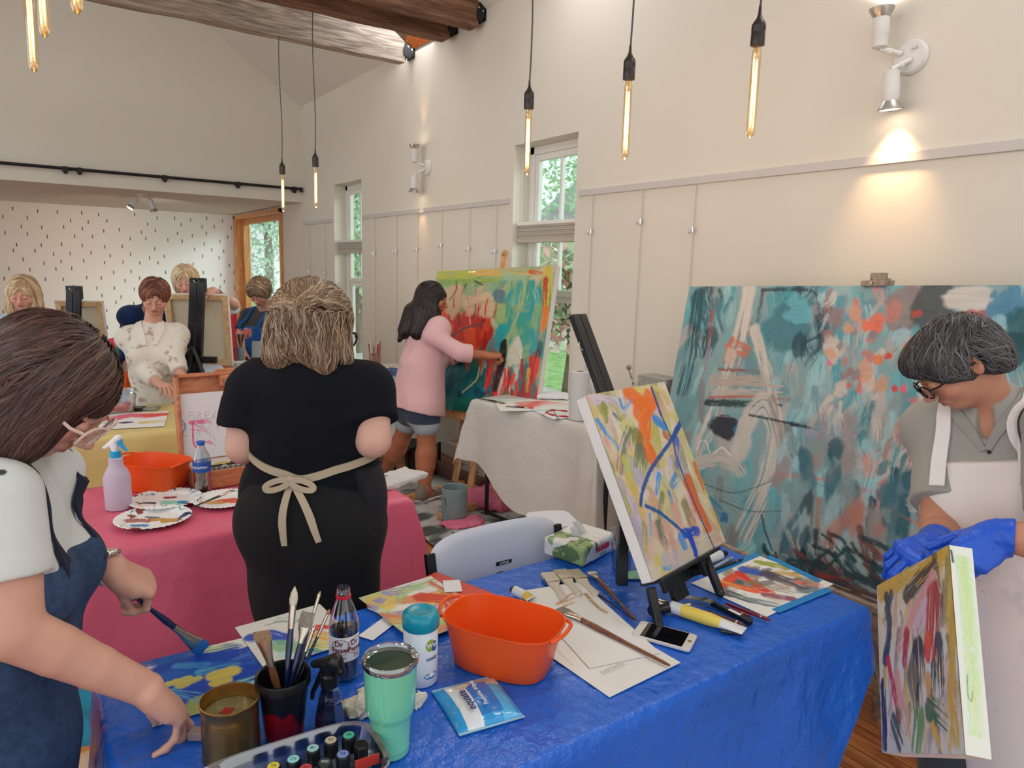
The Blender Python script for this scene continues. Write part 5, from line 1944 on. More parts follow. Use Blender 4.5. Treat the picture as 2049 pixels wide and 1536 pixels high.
def splash(V,col):
	c=f.pt(0.0,-0.2,f.L*.62)
	n=fnoise(V,30,4)
	d_=np.linalg.norm((V-c)@f.R.T*np.array((1,.3,1.6)),axis=1)
	col[(d_<0.075)&(n>0.5)]=s2l((214,110,90))
	col[(d_<0.085)&(n>0.3)&(n<0.42)]=s2l((200,200,210))
	return col
f.garment('apron',A,0.008,(22,84,150),tint=splash)
m_apb=mat('blue_strap',(20,84,146),.85)
for q in(1,-1):
	ribbon(S,[f.pt(q*0.07,0.06,f.L),f.pt(q*0.10,-0.05,f.L-.02),f.pt(q*0.11,-0.2,f.L*.7)],0.03,0.004,'apron_strap',m_apb,f.root,off=0.012)
trousers(f,(60,62,70))
simple_hair(f,[((0.06,0.0,0.01),(0.04,0.06,0.055)),((-0.06,0.0,0.01),(0.04,0.06,0.055)),((0,-0.055,0.06),(0.065,0.045,0.04)),((0,0.07,0),(0.07,0.05,0.07))],
1100,[(150,126,98),(120,98,76),(176,150,120),(104,84,66)],(120,98,76),seed=29,cutz=-0.04,cutr=(0.06,0.06,0.08),steps=6,w=0.003)
# ================================================================ tables and cloths
def prof(v):
	return v if callable(v)else(lambda t,v=v:v)
def cloth(name,label,cat,O,yaw,Lx,Ly,z,drops,material,flare=0.12,seed=1,step=0.02,wr=0.003,wave=0.012,group=None,thick=0.0,skirt=22,cflare=0.0):
	"""sheet lying on a table; drops = left, right, near, far overhang (numbers or functions of 0..1 along that edge)"""
	dl,dr,dn,df=[prof(d)for d in drops]
	ux=np.array([math.cos(yaw),math.sin(yaw),0])
	uy=np.array([-math.sin(yaw),math.cos(yaw),0])
	nx,ny=max(6,int(Lx/step)),max(6,int(Ly/step))
	fr=np.linspace(0,1,skirt)[1:]**1.15
	sx=np.r_[-fr[::-1],np.linspace(0,1,nx)+0.0,1+fr]
	sy=np.r_[-fr[::-1],np.linspace(0,1,ny)+0.0,1+fr]
	FX,FY=np.meshgrid(sx,sy)
	tx,ty=np.clip(FX,0,1),np.clip(FY,0,1)
	vl=np.vectorize
	ex=np.where(FX<0,-FX*vl(dl)(ty),np.where(FX>1,(FX-1)*vl(dr)(ty),0))
	ey=np.where(FY<0,-FY*vl(dn)(tx),np.where(FY>1,(FY-1)*vl(df)(tx),0))
	r=0.012
	def hz(e):
		return r*(1-np.exp(-e/r))+flare*e
	both=np.minimum(ex,ey)
	g=(ex**4+ey**4)**0.25
	zz=z-(g-r*(1-np.exp(-g/r)))+both*cflare*0.9
	ph=seed*1.7
	A=wave*np.minimum(1,g/0.25)
	wx=A*np.sin(ty*Ly*13+ph+2*np.sin(ty*Ly*5+ph))
	wy=A*np.sin(tx*Lx*12+ph+2*np.sin(tx*Lx*4+ph))
	X=tx*Lx+np.sign(FX-.5)*(ex>0)*(hz(ex)+wx+cflare*both)
	Y=ty*Ly+np.sign(FY-.5)*(ey>0)*(hz(ey)+wy+cflare*both)
	P=np.array((O[0],O[1],0.0))+X[...,None]*ux+Y[...,None]*uy
	P[...,2]=zz
	q=P.reshape(-1,3)
	n=(ridged(q,5,seed,3)-.3)*1.0+(fnoise(q,16,seed+4,2)-.5)*.6
	top=(g.reshape(-1)<1e-6)
	q[:,2]+=np.where(top,np.clip(n,0,2)*wr,0)
	amp=np.where(top,0,1)*wr*2.2*np.minimum(1,g.reshape(-1)/0.1)
	q[:,0]+=n*amp*np.sign(FX-.5).reshape(-1)*(ex.reshape(-1)>0)*ux[0]
	q[:,1]+=n*amp*np.sign(FY-.5).reshape(-1)*(ey.reshape(-1)>0)
	h,w=FX.shape
	i=np.arange(h*w).reshape(h,w)
	Q=np.stack([i[:-1,:-1],i[:-1,1:],i[1:,1:],i[1:,:-1]],-1).reshape(-1,4)
	q[:,2]=np.maximum(q[:,2],0.012)
	o=fast_mesh(name,q,Q,material)
	tag(o,label,cat,group)
	return o
m_tabletop=mat('table_plastic',(214,216,220),0.55,bump=(300,0.06))
m_legs=mat('black_leg',(36,37,40),0.45,metal=0.2)
def folding_table(label,O,yaw,Lx,Ly,z,inset=0.22):
	t=thing('folding_table',label,'table',(O[0],O[1],0))
	R=np.array([[math.cos(yaw),math.sin(yaw),0],[-math.sin(yaw),math.cos(yaw),0],[0,0,1]])
	o=np.array((O[0],O[1],0.0))
	MB().box((0.004,0.004,z-0.045),(Lx-0.004,Ly-0.004,z-0.004),R,o).build('tabletop',m_tabletop,t,bevel=0.01,smooth=False)
	for a in(inset,Lx-inset):
		for b in(0.06,Ly-0.06):
			MB().cyl((o+np.array((a,b,0.0))@R),(o+np.array((a,b,z-0.045))@R),0.014,n=10).build('leg',m_legs,t)
		MB().cyl((o+np.array((a,0.06,0.03))@R),(o+np.array((a,Ly-0.06,0.03))@R),0.011,n=8).build('leg_brace',m_legs,t)
	return t
def plastic(name,col,rough=0.32,transl=0.0,bump=(26,0.35),spec=0.5):
	return mat(name,col,rough,spec=spec,bump=bump,transl=transl,noise=(3,0.05))
m_blue=plastic('blue_plastic_sheet',(36,104,214),0.24,0.08,(26,1.0))
m_pink=plastic('pink_plastic_sheet',(244,120,152),0.26,0.30)
m_yel=plastic('yellow_plastic_sheet',(230,210,142),0.35,0.2)
m_wht=plastic('white_plastic_sheet',(224,220,214),0.40,0.25,spec=0.3)
m_teal=plastic('teal_plastic_sheet',(20,170,190),0.32,0.2)
ZB=0.745
# blue table in front
folding_table('folding table under the blue plastic cloth nearest the camera',(0.09,0.96),0,1.80,0.70,0.74)
cloth('tablecloth','creased blue plastic tablecloth on the nearest table','tablecloth',(0.08,0.95),0,1.82,0.715,0.744,(0.40,lambda t:0.20+0.25*t,lambda t:0.62-0.42*max(0,(t-.86)/.14)**1.2,0.30),m_blue,flare=0.10,seed=3,step=0.008,wr=0.0042,wave=0.010,skirt=34)
# pink table
folding_table('folding table under the pink plastic cloth',(-0.64,2.45),0,1.80,0.72,0.74)
cloth('tablecloth','shiny pink plastic tablecloth with a stiff flared corner','tablecloth',(-0.65,2.44),0,1.86,0.74,0.744,(0.3,0.34,lambda t:0.62,0.3),m_pink,flare=0.16,seed=5,step=0.015,wr=0.003,wave=0.012,cflare=0.10,skirt=30)
# yellow table
folding_table('folding table under the yellow cloth nearer the camera',(-0.99,4.13),0,1.83,0.74,0.74)
cloth('tablecloth','yellow plastic tablecloth behind the pink table','tablecloth',(-1.0,4.12),0,1.85,0.76,0.744,(0.3,0.35,0.64,0.3),m_yel,flare=0.06,seed=7,step=0.02,wr=0.003,wave=0.016)
# teal table
folding_table('folding table under the teal cloth, behind the person in the white coat',(0.52,5.30),0,0.78,0.48,0.74,0.15)
cloth('tablecloth','teal plastic tablecloth under the black easel','tablecloth',(0.51,5.29),0,0.80,0.50,0.744,(0.2,0.06,0.5,0.12),m_teal,flare=0.06,seed=9,step=0.025,wr=0.003,wave=0.014)
# far tables
folding_table('folding table at the far left with a pale cloth',(-1.3,6.2),0,1.6,0.62,0.74)
cloth('tablecloth','pale plastic tablecloth on the table at the far left','tablecloth',(-1.31,6.19),0,1.62,0.64,0.744,(0.3,0.3,0.4,0.25),m_wht,flare=0.06,seed=10,step=0.04)
folding_table('folding table by the timber window under a yellow cloth',(1.42,6.02),0,0.56,0.32,0.74,0.1)
cloth('tablecloth','yellow plastic tablecloth on the far table by the timber window','tablecloth',(1.41,6.01),0,0.58,0.34,0.744,(0.1,0.15,0.4,0.05),m_yel,flare=0.05,seed=11,step=0.03)
# white covered table along the right wall, beyond the easel
folding_table('folding table under a white sheet by the far tall window',(2.26,4.98),math.radians(2),0.66,1.05,0.74,0.12)
cloth('tablecloth','white plastic sheet over the table behind the pink shirted painter','tablecloth',(2.25,4.97),math.radians(2),0.68,1.07,0.744,(0.45,0.04,0.52,0.3),m_wht,flare=0.05,seed=13,step=0.03)
# white covered table in front of the easel
YW=math.radians(-9)
folding_table('black legged folding table under the large white sheet',(2.58,2.86),math.radians(9),0.31,1.02,0.80,0.05)
cloth('tablecloth','white plastic sheet hanging unevenly over the table by the nearer window','tablecloth',(2.565,2.85),math.radians(9),0.34,1.04,0.804,
(lambda t:0.70-0.26*t-0.05*math.sin(t*9),0.02,0.65,0.40),m_wht,flare=0.13,seed=15,step=0.02,wr=0.004,wave=0.016,cflare=0.05)
# drop cloths on the floor
def sheet(name,label,cat,poly,z,material,seed,wr=0.012,n=60,group=None,tint=None):
	a,b,c,d=[np.array((*p,0.0))for p in poly]
	u,v=np.meshgrid(np.linspace(0,1,n),np.linspace(0,1,n))
	u,v=u[...,None],v[...,None]
	P=a*(1-u)*(1-v)+b*u*(1-v)+c*u*v+d*(1-u)*v
	q=P.reshape(-1,3)
	q[:,:2]+=(np.stack([fnoise(q,2.5,seed),fnoise(q,2.5,seed+5)],1)-.5)*0.10
	q[:,2]=z+np.clip(ridged(q,3.2,seed,3)-.35,0,1)*wr*2.5
	i=np.arange(n*n).reshape(n,n)
	Q=np.stack([i[:-1,:-1],i[:-1,1:],i[1:,1:],i[1:,:-1]],-1).reshape(-1,4)
	col=tint(q)if tint else None
	o=fast_mesh(name,q,Q,material,None,col)
	return tag(o,label,cat,group)
m_canvas=mat('canvas_drop_cloth',(206,198,184),0.9,noise=(5,0.08),bump=(40,0.3))
sheet('drop_cloth','cream canvas drop cloth on the floor between the pink table and the chair','cloth',((0.95,1.9),(2.3,1.75),(2.45,3.35),(1.1,3.5)),0.006,m_canvas,3)
def marble(q):
	n=fnoise(q*(1,2.2,1),4,3,4)
	r_=ridged(q,5,8,3)
	c=np.array(s2l((176,174,170)))[None]*(0.75+0.5*n[:,None])
	w=np.clip((n-.56)*8,0,1)[:,None]
	c=c*(1-w)+np.array(s2l((70,76,76)))*w
	w=np.clip((r_-.75)*6,0,1)[:,None]
	return c*(1-w)+np.array(s2l((34,36,38)))*w
m_stained=mat_vc('paint_stained_cloth',0.7)
sheet('drop_cloth','grey paint splashed drop cloth under the wooden easel','cloth',((1.9,3.2),(2.95,3.1),(2.98,4.9),(2.0,4.9)),0.014,m_stained,6,tint=marble,n=120)
sheet('drop_cloth','white drop cloth on the wooden floor at the lower right','cloth',((1.55,0.15),(2.35,0.25),(2.25,1.0),(1.45,0.95)),0.006,m_canvas,9)
# ================================================================ painted canvases and papers
class Paint:
	"""pigment laid stroke by stroke on a rectangle; positions are given through the mapping f(x, y) -> u, v (v down)"""
	def __init__(s,w,h,res,base,f,seed=0):
		s.w,s.h=w,h
		s.nx,s.ny=max(8,int(w/res)),max(8,int(h/res))
		s.A=np.tile(np.array(s2l(base)),(s.ny,s.nx,1)).astype(float)
		s.H=np.zeros((s.ny,s.nx))
		s.f=f
		s.rs=np.random.RandomState(seed)
		s.res=res
		s.k=1.0
	def _win(s,lo,hi):
		i0,i1=max(0,int(lo[1]/s.res)),min(s.ny,int(hi[1]/s.res)+2)
		j0,j1=max(0,int(lo[0]/s.res)),min(s.nx,int(hi[0]/s.res)+2)
		if i1<=i0 or j1<=j0:
			return None
		X,Y=np.meshgrid(np.arange(j0,j1)*s.w/(s.nx-1),np.arange(i0,i1)*s.h/(s.ny-1))
		return i0,i1,j0,j1,X,Y
	def stroke(s,pts,wd,col,a=0.95,dry=0.35,soft=0.25,raw=False,taper=0.0):
		"""pts in source coordinates (or metres if raw), wd half width in metres"""
		wd=wd*(s.k if wd>.0045 else 1)
		P=np.array([s.f(*p)if not raw else p for p in pts],float)
		if len(P)>2:
			t=np.linspace(0,len(P)-1,len(P)*6)
			d=np.arange(len(P))
			Q=np.stack([np.interp(t,d,P[:,k])for k in(0,1)],1)
			for _ in range(5):
				Q[1:-1]=(Q[:-2]+2*Q[1:-1]+Q[2:])/4
			P=Q
		lo,hi=P.min(0)-wd*1.3,P.max(0)+wd*1.3
		win=s._win(lo,hi)
		if win is None:
			return s
		i0,i1,j0,j1,X,Y=win
		best=np.full(X.shape,1e9)
		side=np.zeros(X.shape)
		along=np.zeros(X.shape)
		L=0
		for k in range(len(P)-1):
			a_,b_=P[k],P[k+1]
			ab=b_-a_
			l2=max(1e-12,ab@ab)
			l=math.sqrt(l2)
			h=np.clip(((X-a_[0])*ab[0]+(Y-a_[1])*ab[1])/l2,0,1)
			dx,dy=X-a_[0]-h*ab[0],Y-a_[1]-h*ab[1]
			d=np.hypot(dx,dy)
			m_=d<best
			best=np.where(m_,d,best)
			side=np.where(m_,(dx*-ab[1]+dy*ab[0])/l,side)
			along=np.where(m_,L+h*l,along)
			L+=l
		tl=np.clip(along/max(L,1e-6),0,1)
		W=wd*(1-taper*tl)
		sd=s.rs.randint(0,1000)
		e=np.stack([X/wd*.9,Y/wd*.9,np.full(X.shape,sd*.37)],-1).reshape(-1,3)
		edge=(fnoise(e,1.6,sd,2).reshape(X.shape)-.5)
		k=np.clip((W*(1+0.5*edge)-best)/(W*soft+s.res),0,1)
		br=vnoise(np.stack([side/wd*7,along/wd*.45,np.full(X.shape,sd*.11)],-1).reshape(-1,3),1.0,sd).reshape(X.shape)
		dr=np.clip((br-dry*(0.35+0.9*tl))*5,0,1)if dry>0 else 1
		al=(a*k*dr)[...,None]
		c=np.array(s2l(col))*(0.88+0.24*br[...,None])
		s.A[i0:i1,j0:j1]=s.A[i0:i1,j0:j1]*(1-al)+c*al
		s.H[i0:i1,j0:j1]=s.H[i0:i1,j0:j1]*(1-al[...,0]*.6)+al[...,0]*br
		return s
	def blob(s,x,y,rx,ry,col,a=0.95,rough=0.5,raw=False,soft=0.2,rot=0):
		c=np.array(s.f(x,y)if not raw else(x,y))
		rx,ry=rx*s.k,ry*s.k
		R=max(rx,ry)*1.5
		win=s._win(c-R,c+R)
		if win is None:
			return s
		i0,i1,j0,j1,X,Y=win
		ca,sa=math.cos(math.radians(rot)),math.sin(math.radians(rot))
		dx,dy=X-c[0],Y-c[1]
		u,v=(dx*ca+dy*sa)/rx,(-dx*sa+dy*ca)/ry
		sd=s.rs.randint(0,1000)
		n=fnoise(np.stack([u,v,np.full(X.shape,sd*.3)],-1).reshape(-1,3),1.8,sd,3).reshape(X.shape)-.5
		k=np.clip((1+rough*2*n-np.hypot(u,v))/soft,0,1)*a
		br=fnoise(np.stack([u*1.2,v*4,np.full(X.shape,sd*.2)],-1).reshape(-1,3),1.5,sd+3,2).reshape(X.shape)
		cc=np.array(s2l(col))*(0.86+0.28*br[...,None])
		al=k[...,None]
		s.A[i0:i1,j0:j1]=s.A[i0:i1,j0:j1]*(1-al)+cc*al
		s.H[i0:i1,j0:j1]=s.H[i0:i1,j0:j1]*(1-k*.6)+k*br
		return s
	def scatter(s,n,box,cols,wd,ln,ang=(60,120),a=0.8,dry=0.45):
		"""box in source coordinates x0,y0,x1,y1"""
		for _ in range(n):
			x,y=box[0]+s.rs.rand()*(box[2]-box[0]),box[1]+s.rs.rand()*(box[3]-box[1])
			p=np.array(s.f(x,y))
			t=math.radians(s.rs.uniform(*ang))
			l=ln*(0.4+s.rs.rand())
			d=np.array((math.cos(t),math.sin(t)))*l/2
			m_=p+s.rs.randn(2)*l*.12
			s.stroke([p-d,m_,p+d],wd*(0.5+s.rs.rand()),cols[s.rs.randint(len(cols))],a,dry,raw=True,soft=.35)
		return s
	def patches(s,n,box,cols,r,a=0.8,st=2.0):
		for _ in range(n):
			x,y=box[0]+s.rs.rand()*(box[2]-box[0]),box[1]+s.rs.rand()*(box[3]-box[1])
			q=r*(0.4+s.rs.rand())
			s.blob(x,y,q,q*st*(0.5+s.rs.rand()),cols[s.rs.randint(len(cols))],a,.5,soft=.35,rot=s.rs.uniform(-25,25))
		return s
	def mesh(s,name,O,U,V,N,material,parent=None,lift=0.0006,relief=0.0006,curl=None):
		"""O = top left corner, V points down"""
		X,Y=np.meshgrid(np.linspace(0,s.w,s.nx),np.linspace(0,s.h,s.ny))
		P=np.array(O)+X[...,None]*U+Y[...,None]*V+N*(lift+relief*s.H[...,None])
		if curl is not None:
			P=P+curl(X/s.w,Y/s.h)[...,None]*N
		i=np.arange(s.nx*s.ny).reshape(s.ny,s.nx)
		Q=np.stack([i[:-1,:-1],i[1:,:-1],i[1:,1:],i[:-1,1:]],-1).reshape(-1,4)
		return fast_mesh(name,P.reshape(-1,3),Q,material,parent,s.A.reshape(-1,3))
def plane_map(O,U,V):
	O,U,V=map(np.array,(O,U,V))
	N=np.cross(U,V)
	def f(x,y):
		d=ray(x,y)
		t=((O-EYE)@N)/(d@N)
		p=EYE+d*t-O
		return p@U,p@V
	return f
m_oil=mat_vc('oil_paint',0.38,0.5,coat=0.15)
m_oilm=mat_vc('matte_paint',0.55,0.4)
m_primed=mat('primed_canvas',(226,224,220),0.8,bump=(500,0.15))
m_pine=wood_mat('pine_bar',(218,184,140),(190,150,104),(2,2,2),8,0.6)
def stretched(label,O,U,V,w,h,d,group=None,side=m_primed,bars=True,cat='painting'):
	"""canvas on bars: O top left of the face, U right, V down, N toward the viewer"""
	U,V=nrm(U),nrm(V)
	N=np.cross(V,U)
	N=N if N@(EYE-np.array(O))>0 else-N
	t=thing('canvas_painting',label,cat,np.array(O)+V*h+U*w/2-N*d/2,group)
	R=np.array([U,V,N])
	b=MB()
	k=0.002
	b.box((0,0,-d),(w,k,0),R,O).box((0,h-k,-d),(w,h,0),R,O).box((0,0,-d),(k,h,0),R,O).box((w-k,0,-d),(w,h,0),R,O)
	b.box((0,0,-k),(w,h,0),R,O)
	b.build('canvas_wrap',side,t,smooth=False)
	if bars:
		q=0.038
		for lo,hi in(((k,k,-d),(w-k,q,-k*2)),((k,h-q,-d),(w-k,h-k,-k*2)),((k,q,-d),(q,h-q,-k*2)),((w-q,q,-d),(w-k,h-q,-k*2))):
			MB().box(lo,hi,R,O).build('stretcher_bar',m_pine,t,smooth=False)
	return t,N
	# ---------------------------------------------------------------- large teal painting leaning at the right wall
TL=PX(1380,573,2.70)
T_=nrm(PX(2100,569.7,2.70)-TL)
dn_=nrm(np.array((0,0,-1.0))-T_*(-T_[2]))
n_=np.cross(T_,dn_)
n_=n_ if n_@(EYE-TL)>0 else-n_
V_=math.cos(math.radians(12))*dn_+math.sin(math.radians(12))*n_
w_,h_=1.80,1.15
big,N_=stretched('huge teal, grey and coral abstract painting behind the aproned person',TL,T_,V_,w_,h_,0.04,side=mat('edge_dark',(60,70,74),.7))
p=Paint(w_,h_,0.0030,(128,160,162),plane_map(TL,T_,V_),11)
p.patches(260,(1345,575,2600,1400),[(150,176,178),(120,160,166),(168,172,168),(96,140,148),(176,164,156),(132,130,130),(150,190,196)],.055,.75,1.8)
TE,TD,TM,TP=(70,150,162),(30,66,78),(100,170,178),(150,196,200)
GR,WG,OR,RD,PK,NV,CR=(128,122,122),(178,170,164),(206,108,80),(176,66,60),(206,138,134),(24,40,54),(202,192,180)
p.scatter(60,(2050,560,2700,1500),[(70,150,162),(40,90,104),(150,180,184),(200,110,90),(180,172,166)],.04,.26,(70,110),.8,.4).scatter(160,(1340,560,2060,1190),[TE,TM,TP,GR,WG,(104,136,144),(140,150,150)],0.026,0.22,(70,110),.75,.4)
p.scatter(40,(1360,575,1640,700),[TD,TE,(60,110,122),TM],.03,.15,(60,120),.8,.4)
p.k=1.25
p.blob(1575,650,.10,.10,(66,118,130),.85).blob(1600,620,.06,.05,(96,166,178),.9).blob(1600,690,.03,.05,TD,.8)
p.stroke([(1525,580),(1640,578),(1638,690)],.008,NV,.8).stroke([(1527,585),(1516,640)],.010,NV,.7)
p.stroke([(1398,590),(1385,700),(1365,780)],.035,TD,.75).stroke([(1425,620),(1415,720),(1405,760)],.007,(170,70,76),.8)
p.stroke([(1432,600),(1422,690)],.004,(190,90,90),.7)
p.stroke([(1500,580),(1480,680),(1440,800),(1400,900)],.035,CR,.9).stroke([(1510,660),(1545,790),(1560,850)],.026,CR,.9)
p.stroke([(1490,700),(1460,690)],.03,(190,110,80),.8).stroke([(1465,680),(1450,720)],.018,(196,104,76),.8).blob(1462,710,.03,.035,(196,176,158),.9)
p.stroke([(1430,760),(1560,765)],.025,(176,160,148),.9).stroke([(1430,785),(1560,790)],.02,(186,172,160),.9)
p.stroke([(1440,738),(1520,744)],.008,(140,70,66),.9).stroke([(1420,795),(1520,792),(1580,800)],.007,(176,84,72),.85)
p.stroke([(1415,805),(1560,810)],.016,(38,62,62),.95)
p.blob(1450,855,.075,.045,(26,34,48),.95,.3).blob(1480,860,.03,.03,(30,110,146),.9).stroke([(1484,830),(1486,880)],.008,(50,140,170),.9)
p.stroke([(1436,832),(1500,838)],.004,(150,140,140),.8)
p.stroke([(1480,900),(1500,830),(1530,800),(1560,860),(1540,960),(1490,1060)],.045,(200,190,180),.85)
p.stroke([(1545,800),(1565,900),(1555,980)],.02,(150,140,130),.7).stroke([(1575,850),(1590,930)],.02,(110,96,90),.7)
p.stroke([(1400,925),(1440,915),(1470,925),(1480,940)],.03,(190,182,172),.9)
for k in range(6):
	p.stroke([(1400+k*4,950+k*9),(1450,975+k*6),(1500-k*3,985+k*10)],.0022,(90,84,80),.8,.2)
p.stroke([(1395,900),(1402,880),(1414,882),(1420,905)],.0045,(226,222,216),.95,.1).stroke([(1430,905),(1445,893),(1462,910)],.005,(222,218,212),.9,.1)
p.stroke([(1400,965),(1470,990),(1550,960)],.004,(36,66,80),.9,.1).stroke([(1500,830),(1600,850),(1670,870),(1700,905)],.006,(30,50,66),.9,.1)
p.stroke([(1440,1000),(1500,1025),(1600,1020)],.004,(30,40,50),.8,.2)
p.stroke([(1420,1000),(1450,1030)],.020,(40,130,160),.85)
p.blob(1450,1035,.02,.02,(40,110,150),.9)
p.stroke([(1585,848),(1610,852)],.010,NV,.95)
p.stroke([(1560,950),(1640,955),(1760,985)],.010,(220,92,66),.9).stroke([(1700,890),(1696,980),(1690,1060),(1672,1140)],.012,(190,70,62),.9)
p.stroke([(1560,935),(1690,990)],.004,(90,90,96),.8)
p.blob(1640,925,.05,.055,(146,196,206),.9).blob(1600,930,.03,.03,(150,196,206),.9).blob(1675,940,.014,.04,(150,96,76),.9)
p.stroke([(1664,970),(1680,960),(1694,940)],.010,(60,170,190),.9)
p.blob(1670,840,.055,.055,(150,142,150),.85).stroke([(1620,865),(1660,875),(1700,900)],.02,(150,150,170),.8)
p.blob(1740,930,.045,.045,(216,120,96),.85).blob(1765,945,.02,.04,(212,200,180),.8)
p.stroke([(1620,995),(1612,1110)],.020,(120,96,88),.85).stroke([(1640,1000),(1630,1110)],.012,(170,120,98),.9).stroke([(1655,1000),(1650,1110)],.014,(140,150,150),.9)
p.stroke([(1650,1045),(1658,1020),(1664,1045),(1656,1060),(1650,1045)],.002,(50,46,46),.9,0)
p.stroke([(1590,1000),(1560,1100)],.03,(140,160,164),.8).stroke([(1545,980),(1540,1060)],.02,(96,176,190),.8)
p.scatter(60,(1640,580,1760,900),[WG,(160,190,194),(190,150,150),(150,110,110),TE,CR],.012,.07,(50,130),.8,.4)
p.blob(1755,645,.03,.03,(222,110,84),.9,.4).stroke([(1712,600),(1716,640)],.010,(214,104,80),.9).blob(1735,650,.02,.02,(226,110,80),.9)
p.blob(1757,720,.016,.02,(220,120,60),.9,.2).blob(1662,725,.014,.01,(222,110,130),.9).blob(1728,755,.02,.03,(206,90,84),.8)
for(x,y,c)in((1778,712,(214,60,40)),(1735,745,(224,90,60)),(1745,760,(210,70,60)),(1790,777,(200,60,70)),(1808,778,(222,100,120)),(1700,770,(190,110,110)),(1720,780,(220,130,130)),(1826,800,(214,100,110)),(1848,812,(220,110,70))):
	p.blob(x,y,.012,.012,c,.9,.5)
p.blob(1815,620,.07,.07,(138,122,120),.9,.4).blob(1865,610,.06,.09,(70,76,78),.9,.4).blob(1835,628,.02,.014,(176,74,66),.9)
p.blob(1940,600,.09,.04,(200,194,186),.95,.3).blob(1960,640,.05,.03,(166,84,80),.85).blob(2015,610,.05,.06,(70,130,160),.9).blob(2040,660,.05,.07,(34,90,100),.9)
p.blob(2025,700,.05,.05,(24,74,84),.9).stroke([(2000,640),(2000,700)],.02,(150,190,200),.8)
p.stroke([(1812,660),(1800,650),(1790,690)],.004,(30,36,44),.9,0).stroke([(1830,640),(1800,690),(1775,720)],.0022,(40,36,40),.9,0)
p.scatter(50,(1700,800,1850,1100),[TP,TE,WG,(120,110,112),(60,120,130),(190,120,110),CR],.014,.12,(75,105),.8,.4)
p.blob(1820,960,.03,.03,(24,82,104),.95).stroke([(1792,940),(1782,1040)],.014,(26,60,84),.9).stroke([(1810,1000),(1800,1100)],.022,(24,34,52),.95,.1)
p.stroke([(1745,1000),(1735,1110)],.016,(24,70,84),.9).stroke([(1765,1010),(1752,1120)],.010,(20,50,64),.9)
p.blob(1835,1010,.03,.03,(180,190,190),.8).stroke([(1800,1030),(1840,1050),(1860,1046)],.006,(214,120,90),.9)
p.stroke([(1340,1040),(1350,1100)],.03,(140,176,176),.8)
p.k=1.0
p.patches(60,(1560,880,1800,1120),[(120,150,152),(150,140,136),(60,110,122),(176,120,104),(160,186,190),(40,80,92)],.035,.8,2.4)
p.patches(26,(1640,580,1830,800),[(206,190,176),(150,186,192),(190,120,110),(140,120,124),(206,150,120)],.030,.8,1.2)
p.k=1.25
p.scatter(46,(1520,1080,1760,1150),[(22,60,66),(34,88,94),(150,170,166),(110,70,64),(20,44,50)],.010,.11,(10,80),.9,.25)
p.scatter(40,(1440,1110,1780,1215),[(20,48,58),(34,62,70),(90,64,60),(16,36,46)],.014,.16,(0,25),.9,.2)
p.stroke([(1545,1100),(1530,1060),(1524,1030)],.006,(30,90,100),.9,.1).stroke([(1660,1100),(1620,1130),(1650,1140),(1690,1100)],.007,(24,62,66),.95,.1)
p.stroke([(1640,1150),(1700,1160)],.008,(150,50,50),.9)
p.mesh('painted_surface',TL,nrm(T_),nrm(V_),N_,m_oilm,big)
# ---------------------------------------------------------------- bright painting on the wooden easel
TLb=PX(875,543,2.70)
TRb=PX(1113,531,2.94)
U_=nrm(TRb-TLb)
wb2=float(np.linalg.norm(TRb-TLb))
nb=nrm(np.cross(U_,(0,0,-1)))
nb=nb if nb@(EYE-TLb)>0 else-nb
dn_=nrm(np.array((0,0,-1.0))+U_*U_[2])
V_=nrm(dn_*math.cos(math.radians(13))+nb*math.sin(math.radians(13)))
hb2=1.06
brp,N_=stretched('bright red, teal and yellow abstract painting on the wooden easel',TLb,U_,V_,wb2,hb2,0.045)
p=Paint(wb2,hb2,0.0042,(150,170,130),plane_map(TLb,U_,V_),21)
p.k=1.55
RE,ORG,TQ,DT,YL,GN,SN,BK=(190,40,30),(226,80,34),(28,150,150),(14,84,96),(206,180,44),(110,150,80),(208,184,150),(26,24,34)
p.scatter(60,(870,540,1110,800),[GN,(120,170,140),SN,(150,180,150)],.03,.2,(0,180),.8,.3)
p.patches(40,(1000,580,1090,720),[(60,150,140),(120,170,120),(160,180,120),(40,140,140)],.05,.8).patches(36,(880,640,985,735),[(196,44,28),(214,70,34),(170,30,26)],.05,.9,1.6).patches(40,(868,735,1000,840),[(14,90,104),(20,120,124),(20,100,80)],.06,.9).patches(20,(1000,740,1070,800),[(170,30,34),(206,196,180),(30,110,110)],.03,.9)
p.stroke([(880,548),(960,552),(1010,548)],.035,(170,176,60),.95).stroke([(950,545),(1060,545)],.02,(214,170,90),.9).stroke([(880,565),(1000,562)],.02,(120,160,70),.85)
p.stroke([(1060,543),(1085,548)],.012,(196,90,30),.95).stroke([(1010,552),(1050,556)],.02,(150,186,150),.9)
p.stroke([(1095,545),(1098,620),(1088,680)],.035,YL,.95).stroke([(1092,560),(1088,620)],.018,(180,40,34),.95).stroke([(1092,620),(1082,680)],.022,(222,110,34),.95)
p.stroke([(1078,690),(1070,740)],.028,(30,50,66),.9).stroke([(1068,700),(1060,790)],.022,(150,34,30),.95).stroke([(1076,720),(1070,760)],.018,(222,50,30),.95)
p.blob(910,600,.10,.07,(200,172,138),.9).blob(960,610,.12,.07,SN,.9).scatter(26,(895,575,1000,640),[RE,(214,110,96),(226,160,140),(60,60,60)],.006,.13,(60,120),.9,.2)
p.blob(905,655,.10,.05,RE,.95,.4).blob(940,680,.09,.08,ORG,.95,.4).blob(900,700,.07,.06,(196,44,28),.95).scatter(24,(880,640,975,730),[RE,ORG,(214,60,34),(150,24,24)],.016,.12,(70,110),.95,.2)
p.stroke([(905,672),(930,655),(965,648)],.008,(90,70,80),.9,.1)
